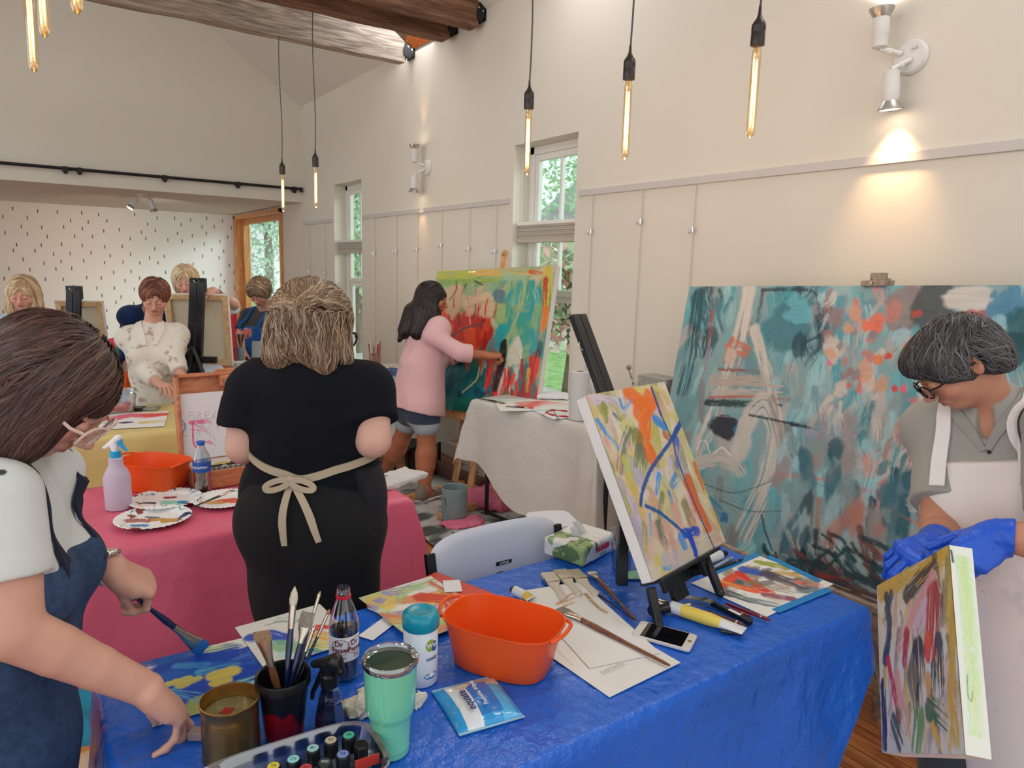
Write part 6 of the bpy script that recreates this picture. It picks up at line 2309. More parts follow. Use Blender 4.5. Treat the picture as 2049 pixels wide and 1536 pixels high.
p.blob(1000,590,.045,.04,(76,116,130),.9).scatter(30,(1000,580,1075,700),[TQ,(90,160,120),(60,150,130),(150,176,120),(120,186,170)],.024,.09,(40,140),.9,.3)
p.stroke([(1062,570),(1052,620),(1046,640)],.03,(24,150,140),.95).blob(1005,660,.04,.035,(24,156,160),.95).stroke([(1000,670),(980,700),(975,740)],.035,(30,150,156),.95)
p.stroke([(935,615),(975,602),(1010,605),(1040,622)],.004,(120,80,40),.9,0).stroke([(1055,590),(1052,620),(1058,625),(1062,600)],.003,(200,215,205),.9,0)
p.blob(920,770,.16,.09,(16,110,120),.95).blob(900,740,.08,.05,(20,130,140),.9).scatter(30,(868,735,985,830),[DT,TQ,(20,110,96),(16,70,90)],.02,.14,(0,180),.9,.25)
p.stroke([(960,735),(955,760),(925,785)],.006,(206,190,140),.95,.1).stroke([(880,800),(960,802)],.02,(24,120,100),.9).stroke([(870,842),(935,848)],.03,(12,40,60),.95,.1).stroke([(870,828),(990,832)],.004,(200,150,120),.8)
p.scatter(30,(975,740,1062,800),[(190,30,34),(220,50,36),(140,20,34)],.012,.14,(80,100),.95,.2)
p.blob(1030,705,.05,.07,(206,204,186),.9).stroke([(1008,690),(1004,730),(990,775)],.026,BK,.97,.1).blob(1008,692,.028,.028,(20,20,20),.95,.9)
p.stroke([(1030,700),(1052,740)],.003,(30,30,30),.9,0).stroke([(1040,710),(1035,740),(1052,750)],.003,(40,40,40),.9,0).stroke([(1045,720),(1048,780)],.010,(150,34,36),.95).stroke([(1058,740),(1054,780)],.014,(206,160,50),.9)
p.stroke([(950,562),(966,570)],.006,(30,34,30),.95,0).stroke([(946,575),(968,562)],.004,(30,34,30),.95,0)
p.mesh('painted_surface',TLb,U_,V_,N_,m_oil,brp)
BRIGHT=(TLb,U_,V_,wb2,hb2,N_)
# ---------------------------------------------------------------- small canvas on the black easel of the blue table
TLs,TRs,BRs,BLs=[np.array(q)for q in((1.235,1.42,1.327),(1.632,1.507,1.324),(1.681,1.268,0.869),(1.284,1.18,0.872))]
U_=nrm(TRs-TLs)
V_=BLs-TLs
V_=nrm(V_-U_*(V_@U_))
ws,hs_=0.406,0.515
smp,N_=stretched('canvas of orange, olive and blue strokes leaning on the black easel',TLs,U_,V_,ws,hs_,0.036)
SMALL=(TLs,U_,V_,ws,hs_,N_)
p=Paint(ws,hs_,0.0014,(206,196,176),plane_map(TLs,U_,V_),31)
p.k=1.45
OL,OD,LV,YE,OG,CB,BG,DG=(150,150,60),(104,112,60),(186,176,200),(206,186,96),(222,106,30),(24,74,160),(206,190,168),(98,108,92)
p.scatter(240,(1170,765,1452,1165),[BG,LV,YE,(214,190,170),(196,176,120),(206,160,150),(170,160,100),(216,208,190)],.010,.06,(40,110),.8,.35)
p.patches(150,(1180,770,1445,1150),[(190,186,120),(206,176,150),(170,160,180),(150,150,90),(206,196,160),(200,170,90),(196,150,130)],.016,.75,2.4).k=1.3
p.stroke([(1190,800),(1230,800),(1250,830)],.014,(196,180,206),.8).stroke([(1185,830),(1195,860)],.01,(214,180,80),.8)
p.stroke([(1208,812),(1210,840)],.013,(134,140,56),.95).stroke([(1262,780),(1315,778)],.012,YE,.9)
p.stroke([(1258,785),(1290,810),(1295,850),(1285,880),(1300,910)],.026,OG,.95,.15).stroke([(1300,800),(1280,830)],.03,OG,.95,.1).stroke([(1268,800),(1305,808)],.014,OG,.95,.1).stroke([(1300,895),(1315,920)],.010,OG,.9)
p.stroke([(1240,800),(1246,820),(1262,800)],.007,(60,140,206),.9).stroke([(1258,775),(1262,790)],.006,(222,110,40),.9)
p.stroke([(1195,842),(1215,870),(1235,895)],.008,(50,140,214),.95).stroke([(1228,828),(1236,838)],.006,(30,60,120),.95).stroke([(1240,840),(1250,830)],.006,OL,.9)
p.stroke([(1212,880),(1228,920)],.009,(214,150,140),.85).stroke([(1190,870),(1230,960),(1255,1010)],.010,(140,148,60),.85)
p.stroke([(1258,860),(1244,905),(1240,940)],.014,DG,.85).stroke([(1275,870),(1270,920)],.02,OD,.75).stroke([(1282,900),(1292,950)],.018,DG,.8).stroke([(1250,920),(1265,970)],.016,(176,180,90),.85).stroke([(1310,850),(1316,900)],.016,(170,170,80),.85)
p.stroke([(1312,840),(1328,852)],.016,(40,130,206),.95,.1).stroke([(1330,870),(1345,880)],.012,(176,60,30),.7)
p.stroke([(1352,880),(1356,930)],.014,(30,80,170),.85).stroke([(1340,920),(1345,960)],.012,LV,.85)
p.stroke([(1262,1000),(1285,1060)],.012,LV,.85).stroke([(1270,1010),(1275,1060)],.008,(180,160,190),.8)
p.stroke([(1318,950),(1314,985)],.009,(40,140,206),.95).stroke([(1350,950),(1342,975),(1360,960)],.009,(50,130,190),.9).stroke([(1338,985),(1345,1010)],.007,(40,110,206),.9).stroke([(1300,1030),(1302,1080)],.006,(70,150,210),.8)
p.stroke([(1325,990),(1318,1040)],.010,OD,.8).stroke([(1318,1050),(1330,1090)],.014,DG,.85).stroke([(1370,1010),(1385,1050)],.016,OD,.7).stroke([(1288,1050),(1292,1100)],.010,OL,.8)
p.stroke([(1362,900),(1375,950)],.014,(150,146,110),.8)
p.stroke([(1378,960),(1395,1010),(1415,1055)],.018,(200,96,46),.95,.15).stroke([(1370,965),(1384,1000),(1390,1020)],.008,(214,84,36),.9).stroke([(1390,930),(1408,985)],.010,(200,90,44),.9)
p.stroke([(1350,1020),(1362,1080)],.02,(206,150,136),.7).stroke([(1375,1110),(1430,1080)],.025,(190,180,160),.8).stroke([(1330,1125),(1370,1115)],.02,(180,172,180),.8)
p.stroke([(1303,775),(1322,830),(1345,880),(1358,930),(1390,1010),(1430,1100)],.0042,(28,60,96),.97,.05)
p.stroke([(1303,776),(1322,830)],.006,(24,60,120),.97,.05)
p.stroke([(1360,850),(1340,885),(1300,940),(1285,980),(1281,1010)],.0062,(22,74,150),.97,.05).stroke([(1361,846),(1345,876)],.009,(24,74,150),.97,.05)
p.stroke([(1292,1012),(1320,1025),(1350,1050),(1378,1075),(1390,1100)],.006,(22,84,150),.97,.05)
p.stroke([(1368,1068),(1395,1062)],.013,(20,70,180),.97,.05).stroke([(1380,1070),(1392,1108)],.011,(20,66,180),.97,.05).stroke([(1362,1075),(1368,1090)],.014,(40,130,206),.9,.1)
p.stroke([(1328,1138),(1342,1134)],.006,(60,150,200),.9).stroke([(1315,1120),(1330,1150)],.012,(196,186,70),.6)
p.mesh('painted_surface',TLs,U_,V_,N_,m_oil,smp,relief=0.0009)
# ---------------------------------------------------------------- canvas held in gloved hands
TLh,TRh,BRh,BLh=[np.array(q)for q in((1.556,0.753,0.969),(1.353,0.537,1.186),(1.194,0.41,0.911),(1.397,0.626,0.694))]
U_=nrm(TRh-TLh)
V_=BLh-TLh
V_=nrm(V_-U_*(V_@U_))
wh,hh=0.368,0.343
m_green=mat_vc('green_edge_paint',0.6)
hp,N_=stretched('small thick canvas of dark, red and yellow strokes held in blue gloves',TLh,U_,V_,wh,hh,0.038)
p=Paint(wh,hh,0.0013,(206,202,190),plane_map(TLh,U_,V_),41)
p.k=1.35
MU,DK,CRM,OC=(196,160,46),(40,36,36),(170,40,46),(120,110,70)
p.scatter(120,(1757,1100,1930,1500),[(200,180,170),(150,140,130),(200,170,80),(120,100,90),(190,140,140)],.008,.07,(70,125),.8,.35)
p.stroke([(1765,1180),(1820,1150),(1890,1105)],.022,MU,.95,.15).stroke([(1800,1200),(1870,1130)],.014,(200,190,150),.8).stroke([(1840,1160),(1880,1110)],.012,(190,150,50),.9)
p.stroke([(1775,1195),(1782,1260),(1772,1320)],.013,(24,44,66),.95,.1).stroke([(1784,1190),(1772,1230)],.012,(30,60,70),.9).stroke([(1762,1230),(1766,1330)],.008,(206,196,130),.9)
p.stroke([(1815,1190),(1850,1150),(1868,1130)],.016,DK,.9,.3).stroke([(1870,1110),(1880,1180)],.010,(70,60,50),.8)
p.stroke([(1868,1155),(1830,1230),(1800,1290)],.014,(206,150,150),.9,.2).stroke([(1850,1220),(1835,1260)],.018,(200,170,190),.85)
p.stroke([(1868,1190),(1866,1260),(1862,1300)],.022,CRM,.95,.15).stroke([(1815,1270),(1812,1320)],.014,(160,30,44),.95).stroke([(1884,1200),(1880,1250)],.010,(120,50,54),.85).stroke([(1858,1280),(1856,1310)],.014,(214,80,50),.9)
p.stroke([(1838,1300),(1840,1340)],.024,(50,42,40),.95,.2).stroke([(1880,1280),(1884,1380)],.013,(24,30,60),.9).stroke([(1870,1330),(1868,1390)],.010,(40,60,60),.9)
p.stroke([(1905,1130),(1908,1250),(1904,1380),(1915,1480)],.012,MU,.95,.1).stroke([(1897,1120),(1893,1240)],.008,(150,140,60),.9)
p.stroke([(1778,1320),(1790,1380),(1800,1440)],.009,(190,24,40),.95,.1).stroke([(1796,1350),(1805,1400),(1818,1460)],.012,(206,150,140),.9)
p.stroke([(1768,1370),(1772,1490)],.012,(20,30,70),.97,.1).stroke([(1770,1340),(1772,1370)],.006,(200,160,60),.9)
p.stroke([(1830,1360),(1836,1420)],.026,(110,100,60),.85).stroke([(1858,1360),(1866,1420)],.012,(200,140,60),.85).stroke([(1838,1370),(1836,1430)],.005,(40,36,36),.9)
p.stroke([(1865,1420),(1885,1440)],.022,(50,100,44),.9).stroke([(1790,1450),(1800,1480)],.02,(60,60,44),.9).stroke([(1840,1440),(1835,1490)],.022,(96,140,50),.9).stroke([(1800,1430),(1795,1470)],.014,(60,110,50),.8)
p.stroke([(1868,1455),(1880,1490)],.010,(206,160,40),.95).stroke([(1905,1460),(1903,1500)],.006,(196,160,50),.9)
p.mesh('painted_surface',TLh,U_,V_,N_,m_oil,hp,relief=0.0009)
# its right side, washed with pale green
q=Paint(0.038,hh,0.0012,(222,224,214),lambda x,y:(x,y),43)
for k in range(5):
	q.stroke([(0.012+k*.004,0.02),(0.014+k*.004,0.12),(0.012+k*.004,0.31)],.006,[(176,214,150),(196,222,170),(206,214,130)][k%3],.6,.3,raw=True)
q.stroke([(0.012,0.22),(0.010,0.255),(0.016,0.262),(0.018,0.245)],.0014,(40,80,50),.9,0,raw=True)
q.stroke([(0.002,0.01),(0.004,0.03)],.003,(30,30,60),.9,0,raw=True)
q.mesh('painted_edge',TLh+U_*(wh+0.0002),-N_,V_,U_,m_green,hp,lift=0.0008,relief=0.0)
HELD=(TLh,U_,V_,wh,hh,N_)
# ---------------------------------------------------------------- papers lying on the tables
def paper(label,px4,z,strokes,base=(226,226,222),res=0.0016,seed=1,name='painted_paper',cat='paper',material=None,curl=0.0,group=None,th=0.0008,pk=1.4):
	"""px4 = corners top-left, top-right, bottom-left in the photo, laid flat at height z"""
	a,b,c=[PZ(*q,z)for q in px4[:3]]
	U=nrm(b-a)
	w=np.linalg.norm(b-a)
	V=nrm((c-a)-U*((c-a)@U))
	h=abs((c-a)@V)
	N=np.array((0,0,1.0))
	t=thing(name,label,cat,(a+b+(c-a)+(c-a))/2 if False else(a+U*w/2+V*h/2),group)
	R=np.array([U,V,N])
	MB().box((0,0,-th),(w,h,0.0),R,a).build('sheet',material or m_primed,t,smooth=False)
	p=Paint(w,h,res,base,plane_map(a,U,V),seed)
	p.k=pk
	strokes(p)
	p.mesh('painted_surface',a,U,V,N,m_oilm,t,lift=0.0003,relief=0.0004)
	return t,a,U,V,w,h
def s1(p):
	p.patches(26,(330,1310,500,1400),[(20,76,180),(30,96,196)],.03,.9,1.5)
	B1,B2,B3=(20,70,176),(26,96,190),(60,140,206)
	p.scatter(16,(320,1305,500,1400),[B1,B2,(30,84,180)],.020,.10,(-25,10),.9,.2)
	p.stroke([(330,1345),(400,1320),(450,1305)],.03,B1,.97,.1).stroke([(330,1365),(420,1350),(510,1320)],.035,B2,.95,.1).stroke([(340,1390),(430,1370),(490,1345)],.03,B1,.95,.1)
	p.stroke([(450,1318),(495,1298)],.011,B1,.97,.1).stroke([(355,1332),(410,1330)],.011,B3,.95,.1).stroke([(400,1345),(470,1330)],.010,(90,180,200),.8)
	p.stroke([(340,1368),(375,1358)],.010,(206,196,96),.97,.1).stroke([(362,1372),(395,1358)],.010,(196,190,100),.97,.1).stroke([(430,1352),(465,1342)],.016,(206,190,90),.97,.1).stroke([(432,1366),(452,1360)],.012,(206,190,90),.97,.1)
	p.stroke([(420,1300),(470,1290)],.012,(196,210,150),.9).stroke([(385,1420),(410,1400),(430,1405)],.022,(150,170,96),.95,.1)
	p.stroke([(340,1385),(400,1395)],.012,(90,170,214),.8).stroke([(480,1370),(505,1360)],.014,(150,206,190),.8)
paper('sheet of white paper covered in blue and yellow paint under the brush',[(282,1325),(498,1273),(352,1440)],ZB+.004,s1,res=0.0014)
def s2(p):
	p.stroke([(505,1275),(545,1268),(570,1280)],.018,(40,76,190),.95,.1).stroke([(560,1240),(590,1240)],.012,(150,200,160),.8).stroke([(560,1290),(600,1300),(650,1280)],.022,(130,190,140),.85)
	p.stroke([(640,1255),(665,1262)],.014,(222,60,30),.95).stroke([(630,1270),(660,1275)],.014,(232,170,50),.95).stroke([(610,1290),(650,1290)],.014,(226,200,60),.95).stroke([(600,1300),(660,1305)],.010,(40,150,150),.9)
	p.stroke([(530,1252),(560,1242),(575,1243)],.0025,(40,44,60),.9,0).stroke([(580,1250),(600,1240)],.0025,(40,44,60),.9,0).stroke([(570,1310),(620,1320)],.014,(190,226,224),.9)
paper('white paper with blue, green and red dabs behind the brush cup',[(470,1255),(640,1208),(560,1330)],ZB+.007,s2,seed=3)
def s3(p):
	C_=[(226,200,90),(206,120,70),(160,190,130),(150,140,190),(214,150,96),(190,206,150)]
	p.scatter(70,(715,1170,930,1270),C_,.014,.09,(-40,30),.85,.25)
	p.stroke([(880,1165),(905,1180)],.03,(200,90,56),.9).stroke([(845,1195),(900,1200),(910,1215)],.022,(206,60,40),.95,.1).stroke([(780,1185),(820,1180)],.02,(140,140,196),.85)
	p.stroke([(735,1200),(760,1190),(790,1200),(770,1215),(740,1205)],.007,(214,190,110),.9,.1).stroke([(760,1235),(820,1240)],.02,(216,130,60),.85).stroke([(850,1215),(900,1240)],.014,(150,200,120),.85)
	p.stroke([(720,1185),(820,1160),(860,1150)],.010,(232,206,90),.9)
paper('abstract painting on paper in yellow, orange and violet beside the orange basket',[(718,1196),(862,1152),(812,1292)],ZB+.012,s3,seed=5)
def s4(p):
	p.patches(46,(1430,1135,1640,1200),[(90,80,76),(60,90,110),(140,120,80),(206,196,190),(110,90,96)],.016,.8,1.4)
	p.stroke([(1440,1175),(1470,1150),(1500,1160)],.014,(222,70,34),.97,.1).stroke([(1450,1165),(1500,1180),(1540,1185)],.014,(226,90,40),.97,.1).stroke([(1478,1145),(1495,1160),(1530,1180)],.012,(214,40,30),.97,.1)
	p.stroke([(1490,1140),(1540,1150)],.020,(30,84,180),.95,.1).stroke([(1520,1125),(1570,1135)],.016,(150,160,60),.95,.1).stroke([(1540,1150),(1600,1170)],.024,(80,66,66),.9,.2).stroke([(1560,1145),(1600,1150)],.016,(196,160,70),.9)
	p.stroke([(1600,1165),(1640,1172)],.012,(222,120,116),.95).stroke([(1610,1158),(1630,1165)],.010,(150,170,176),.9).stroke([(1455,1185),(1500,1200)],.018,(60,76,84),.9).stroke([(1500,1200),(1550,1210)],.016,(90,110,120),.85)
	p.stroke([(1535,1190),(1585,1198)],.014,(150,80,100),.95,.1).stroke([(1500,1165),(1580,1185)],.012,(130,120,80),.85).stroke([(1435,1160),(1480,1175)],.007,(206,170,90),.9).stroke([(1405,1165),(1440,1180)],.012,(206,206,226),.8)
paper('palette sheet of red, blue and ochre paint taped to the blue table',[(1520,1112),(1668,1168),(1388,1168)],ZB+.002,s4,seed=7,name='palette_paper',cat='palette')
m_btape=mat('blue_masking_tape',(24,130,196),0.5)
for k,(a,b,lab)in enumerate((((1418,1150),(1516,1108),'strip of blue masking tape along the left edge of the palette sheet'),((1536,1112),(1640,1162),'strip of blue masking tape along the far edge of the palette sheet'),
((1552,1222),(1660,1178),'strip of blue masking tape along the right edge of the palette sheet'))):
	A_,B_=PZ(*a,ZB+.0035),PZ(*b,ZB+.0035)
	o=MB().bar(A_,B_,0.024,0.0008).build('masking_tape',m_btape,None,smooth=False)
	tag(o,lab,'tape','blue tape around the palette sheet')
	# ================================================================ things on the blue table
ZC=0.7475
UP3=np.array((0,0,1.0))
m_hblue=mat('navy_lacquer',(22,34,74),0.2,coat=0.5)
m_hbrown=wood_mat('brown_handle',(132,84,54),(96,56,36),(4,4,4),10,0.35)
m_hblack=mat('black_lacquer',(26,24,26),0.25,coat=0.4)
m_hdark=mat('maroon_lacquer',(74,30,34),0.25,coat=0.5)
m_ferr=mat('nickel_ferrule',(196,186,170),0.25,metal=1.0)
m_bw=mat('white_bristle',(222,214,196),0.8,noise=(200,.15),bump=(500,.6))
m_bg=mat('grey_bristle',(150,140,128),0.8,noise=(200,.25),bump=(500,.6))
m_bt=mat('tan_bristle',(160,128,96),0.8,noise=(200,.25),bump=(500,.6))
m_bblue=mat('blue_wet_bristle',(20,110,190),0.35,bump=(400,.5))
m_orange=mat('orange_plastic',(240,92,30),0.32,transl=0.12)
m_papw=mat('white_paper',(226,228,230),0.8)
m_ink=mat('grey_ink',(120,116,118),0.8)
m_inkd=mat('dark_ink',(50,48,52),0.7)
def brush(label,tail,tip,hm,bm,w=0.010,flat=0.35,fer=0.03,bri=0.025,group=None,wide=None,cat='brush',name='paintbrush'):
	"""round or flat artist brush from the end of the handle to the tip"""
	tail,tip=np.array(tail,float),np.array(tip,float)
	L=np.linalg.norm(tip-tail)
	d=(tip-tail)/L
	side=nrm(np.cross(UP3,d))if wide is None else nrm(wide)
	hl=L-fer-bri
	t=thing(name,label,cat,(tail+tip)/2,group)
	r=w*0.5
	MB().path_lathe(tail,tip,[(r*.3,0),(r*.5,hl*.06),(r*.55,hl*.45),(r*.95,hl*.82),(r*.8,hl)],12,side).build('handle',hm,t)
	a=tail+d*hl
	R=frame_from(d,side)
	f_=MB()
	n=14
	P=[]
	for k,(u,wx,wy)in enumerate(((0,r*.9,r*.9),(fer*.3,r*.95,r*.85),(fer,w*1.0*(1 if flat<1 else.5),w*.5*flat if flat<1 else r))):
		th=np.arange(n+1)*2*math.pi/n
		P.append(a+d*u+np.cos(th)[:,None]*wx*R[0]+np.sin(th)[:,None]*wy*R[1])
	f_.grid(np.array(P))
	f_.build('ferrule',m_ferr,t)
	wx,wy=(w,w*.5*flat)if flat<1 else(r,r)
	P=[]
	prof_=((0,1,1),(.3,1.12,1.1),(.7,1.08,.8),(1,.96,.15))if flat<1 else((0,1,1),(.3,1.2,1.2),(.65,.9,.9),(1,.05,.05))
	for u,sx,sy in prof_:
		th=np.arange(n+1)*2*math.pi/n
		P.append(a+d*(fer+bri*u)+np.cos(th)[:,None]*wx*sx*R[0]+np.sin(th)[:,None]*wy*sy*R[1])
	m_=MB().grid(np.array(P))
	m_.add(P[-1][:-1],[tuple(range(n))])
	m_.build('bristles',bm,t)
	return t
def onz(x,y,z=ZC):
	return PZ(x,y,z)
	# ---- brass coloured tin can
c=np.array((0.262,1.262,ZC))
t=thing('tin_can','open ribbed tin can with reddish water, nearest the painting hand','can',c)
prf=[(0.050,0),(0.0515,0.003),(0.0505,0.006)]
for k in range(13):
	z=0.012+k*0.0062
	prf+=[(0.0508,z),(0.0494,z+0.0031)]
prf+=[(0.0508,0.094),(0.0508,0.108),(0.0528,0.110),(0.0528,0.1135),(0.0508,0.114),(0.0498,0.110),(0.0492,0.02),(0.0,0.018)]
m_tin=mat('brass_tin',(176,134,74),0.28,metal=0.9,noise=(20,.2))
MB().lathe(prf,c,n=48,cap=True).build('can_body',m_tin,t,angle=60)
m_wat=mat('murky_water',(120,116,80),0.05,noise=(30,.2))
MB().lathe([(0.0,0.086),(0.0489,0.086)],c,n=32,cap=False).build('water',m_wat,t)
MB().add([c+np.array((0.012*math.cos(a)*(1+.4*math.sin(3*a))-.004,0.010*math.sin(a)*(1+.3*math.cos(4*a))+.004,.0872))for a in np.linspace(0,6.283,22,endpoint=False)],
[tuple(range(22))]).build('paint_swirl',mat('red_paint',(150,24,30),0.3),t)
# ---- black cup with red paint and brushes
c=np.array((0.362,1.266,ZC))
t=thing('brush_cup','black plastic cup smeared with red paint, holding brushes','cup',c)
V,n=[],64
zs=np.linspace(0,0.128,50)
th=np.arange(n+1)*2*math.pi/n
P=np.array([[c+np.array(((0.036+0.013*z/.128)*math.cos(a),(0.036+0.013*z/.128)*math.sin(a),z))for a in th]for z in zs])
q=P.reshape(-1,3)
red=(fnoise((q-c)*(1,1,.6),26,5,3)+(0.066-(q[:,2]-c[2]))*9>0.60)&(q[:,2]-c[2]<0.112)
MB().grid(P,np.where(red[:,None],s2l((112,8,18)),s2l((20,18,22)))).build('cup_wall',mat_vc('smeared_plastic',0.3),t)
MB().lathe([(0.0,0.003),(0.0355,0.003),(0.0475,0.126),(0.0515,0.128),(0.0525,0.124),(0.0515,0.108),(0.0485,0.106)],c,n=48,cap=False).build('cup_rim',mat('black_plastic',(22,21,24),0.3),t)
G_='brushes standing in the black cup'
bz=ZC+0.01
for lab,tx,ty,dep,w,fl,hm,bm,fer,bri in(('tall brush with a round white bristle head in the black cup',590,1172,1.40,.014,1.2,m_hblue,m_bw,.045,.036),('angled flat brush with tan bristles leaning left in the black cup',522,1262,1.33,.016,.4,m_hbrown,m_bt,.055,.022),
('flat brush with grey-green bristles in the middle of the black cup',617,1224,1.40,.013,.4,m_hblue,m_bg,.030,.030),('slim brush with a clear tip leaning right in the black cup',641,1182,1.45,.007,1.2,m_hblue,m_ferr,.050,.014),
('short slim brush leaning farthest right in the black cup',660,1218,1.43,.007,1.2,m_hblue,m_bt,.045,.012),('thin brush with a steel ferrule behind the grey-green one in the cup',630,1250,1.40,.008,1.2,m_hblack,m_ferr,.04,.012)):
	tp=PD(tx,ty,dep)
	k=(tp-c)*(1,1,0)
	tl=c+k*-0.25+(0,0,0.008)
	rad=np.linalg.norm((tl-c)[:2])
	if rad>0.026:
		tl=c+(tl-c)*(0.026/rad,0.026/rad,1)
	brush(lab,tl,tp,hm,bm,w,fl,fer,bri,G_,wide=RGT)
	# ---- wooden block by the can
o=MB().box((-.022,-.012,0),(.022,.012,.016),frame_from(UP3,RGT),onz(402,1475)).build('wooden_block',mat('pinkish_block',(150,128,130),.7),None,bevel=.002)
tag(o,'small greyish wooden block behind the tin can','block')
# ---- dark spray bottle
c=np.array((0.442,1.232,ZC))
t=thing('spray_bottle','small black trigger spray bottle with smoky clear body beside the brush cup','bottle',c)
m_smoke=mat_glass('smoky_plastic',(0.62,0.62,0.66),0.2,.03,0.22)
MB().lathe([(0.030,0),(0.032,0.004),(0.030,0.035),(0.022,0.075),(0.016,0.092),(0.016,0.098)],c,n=8,cap=False).build('bottle_body',m_smoke,t,angle=20)
MB().lathe([(0.0,0.002),(0.028,0.003),(0.0275,0.034),(0,0.034)],c,n=8).build('liquid',mat('blue_grey_liquid',(96,120,170),.08),t)
MB().lathe([(0.0175,0.096),(0.0178,0.118),(0.014,0.122)],c,n=20).build('collar',MATS['black_plastic'],t)
h=SDF()
hd=nrm(RGT*.9-FWD*.35)*(1,1,0)
h.cone(c+(0,0,.12),c+(0,0,.135),.012,.013,.01)
h.cone(c-hd*.035+(0,0,.132),c+hd*.016+(0,0,.150),.008,.013,.012)
h.cone(c+hd*.012+(0,0,.150),c+hd*.026+(0,0,.132),.012,.010,.01)
V,Q=surface(h,.002)
fast_mesh('spray_head',V,Q,MATS['black_plastic'],t)
MB().tube([c-hd*.016+(0,0,.125),c-hd*.026+(0,0,.10),c-hd*.040+(0,0,.07),c-hd*.042+(0,0,.055)],[.006,.006,.005,.004],8).build('trigger',MATS['black_plastic'],t)
# ---- cola bottle, half empty
c=np.array((0.534,1.392,ZC))
t=thing('soda_bottle','half empty dark soda bottle with white and maroon label, cap off','bottle',c)
m_pet=mat_glass('clear_pet',(0.95,0.96,0.97),0.16,.02,0.10)
MB().lathe([(0.024,0),(0.031,0.006),(0.0325,0.02),(0.0325,0.05),(0.0315,0.055),(0.0315,0.105),(0.033,0.112),(0.033,0.13),(0.027,0.155),(0.018,0.18),(0.0135,0.193),(0.0135,0.214)],c,n=32,cap=False).build('bottle_body',m_pet,t)
MB().lathe([(0.0,0.001),(0.023,0.002),(0.030,0.008),(0.0316,0.02),(0.0316,0.116),(0,0.116)],c,n=28).build('soda',mat('dark_soda',(30,14,16),.06),t)
lb=MB().lathe([(0.0326,0.052),(0.0330,0.053),(0.0330,0.108),(0.0326,0.109)],c,n=40,cap=False).build('bottle_label',m_papw,t)
m_mar=mat('maroon_ink',(112,20,50),.6)
av=math.atan2(-c[1],-c[0])
for da,s_ in((-0.25,1),(0.85,1)):
	text_mesh('Dr',.017*s_,None,None,None,m_mar,lb,'label_lettering',bold=.0004,wrap=(c+(0,0,.094),.0331,av+da-.1))
	text_mesh('Pepper',.016*s_,None,None,None,m_mar,lb,'label_lettering',bold=.0004,wrap=(c+(0,0,.080),.0331,av+da),sx=.85)
	el=[(c[0]+.0334*math.cos(av+da+.62*math.cos(a)),c[1]+.0334*math.sin(av+da+.62*math.cos(a)),c[2]+.086+.018*math.sin(a))for a in np.linspace(0,6.283,40)[:-1]]
	MB().tube(el,.0006,4,closed=True).build('label_oval',m_mar,lb)
	text_mesh('Diet',.011,None,None,None,m_mar,lb,'label_lettering',wrap=(c+(0,0,.062),.0331,av+da+.1))
MB().lathe([(.0140,.188),(.0165,.189),(.0165,.195),(.0140,.196)],c,n=24,cap=False).build('tamper_ring',mat('red_ring',(196,30,50),.4),t)
MB().lathe([(.0137,.200),(.0148,.201),(.0137,.203),(.0148,.206),(.0137,.208),(.0142,.214),(.012,.214),(.012,.196)],c,n=24,cap=False).build('bottle_neck',m_pet,t)
# ---- mint tumbler
c=np.array((0.516,1.112,ZC))
t=thing('tumbler','tall mint green steel tumbler with clear lid','tumbler',c)
m_mint=mat('mint_enamel',(112,198,164),0.22,coat=0.5)
MB().lathe([(0.033,0),(0.0355,0.002),(0.036,0.014),(0.0362,0.0148),(0.036,0.0156),(0.0385,0.072),(0.0400,0.077),(0.0440,0.084),(0.0462,0.092),(0.0475,0.12),(0.0495,0.178)],c,n=48).build('tumbler_body',m_mint,t)
MB().lathe([(0.0495,0.178),(0.0500,0.182),(0.0490,0.187)],c,n=48,cap=False).build('steel_rim',m_chrome,t)
m_lid=mat_glass('clear_lid',(.82,.84,.86),.25,.04,.30)
MB().lathe([(0.0505,0.180),(0.0525,0.184),(0.0525,0.191),(0.0500,0.195),(0.0465,0.192),(0.0450,0.186),(0.0,0.186)],c,n=48,cap=False).build('lid',m_lid,t)
MB().lathe([(0.0,0.1705),(0.046,0.1705)],c,n=32,cap=False).build('drink',mat('dark_drink',(110,108,110),.1),t)
MB().sphere(c+nrm(RGT*(1,1,0))*.047+(0,0,.196),(.008,.008,.004),10,6).build('lid_tab',m_lid,t)
# ---- wipes canister
c=np.array((0.672,1.290,ZC))
t=thing('wipes_canister','white hand wipes canister with a teal lid','canister',c)
MB().lathe([(0.036,0),(0.038,0.003),(0.038,0.128),(0.036,0.131)],c,n=40).build('canister_body',mat('white_gloss',(216,222,230),.3),t)
MB().lathe([(0.0385,0.128),(0.041,0.131),(0.0415,0.150),(0.040,0.159),(0.033,0.1655),(0.026,0.1665),(0.022,0.1645),(0,0.164)],c,n=40).build('canister_lid',mat('teal_lid',(14,140,164),.25),t)
av=math.atan2(-c[1],-c[0])+.72
def disc_on(c,r,a0,z,rx,ry,n=24):
	pts=[(c[0]+r*math.cos(a0+rx/r*math.cos(a)),c[1]+r*math.sin(a0+rx/r*math.cos(a)),c[2]+z+ry*math.sin(a))for a in np.linspace(0,6.283,n,endpoint=False)]
	mid=(c[0]+r*math.cos(a0),c[1]+r*math.sin(a0),c[2]+z)
	return MB().add([mid]+pts,[(0,1+k,1+(k+1)%n)for k in range(n)])
disc_on(c,.0384,av-.12,.098,.012,.014).build('printed_badge',mat('olive_print',(150,170,50),.5),t)
disc_on(c,.0386,av+.16,.094,.009,.012).build('printed_badge',mat('navy_print',(30,90,150),.5),t)
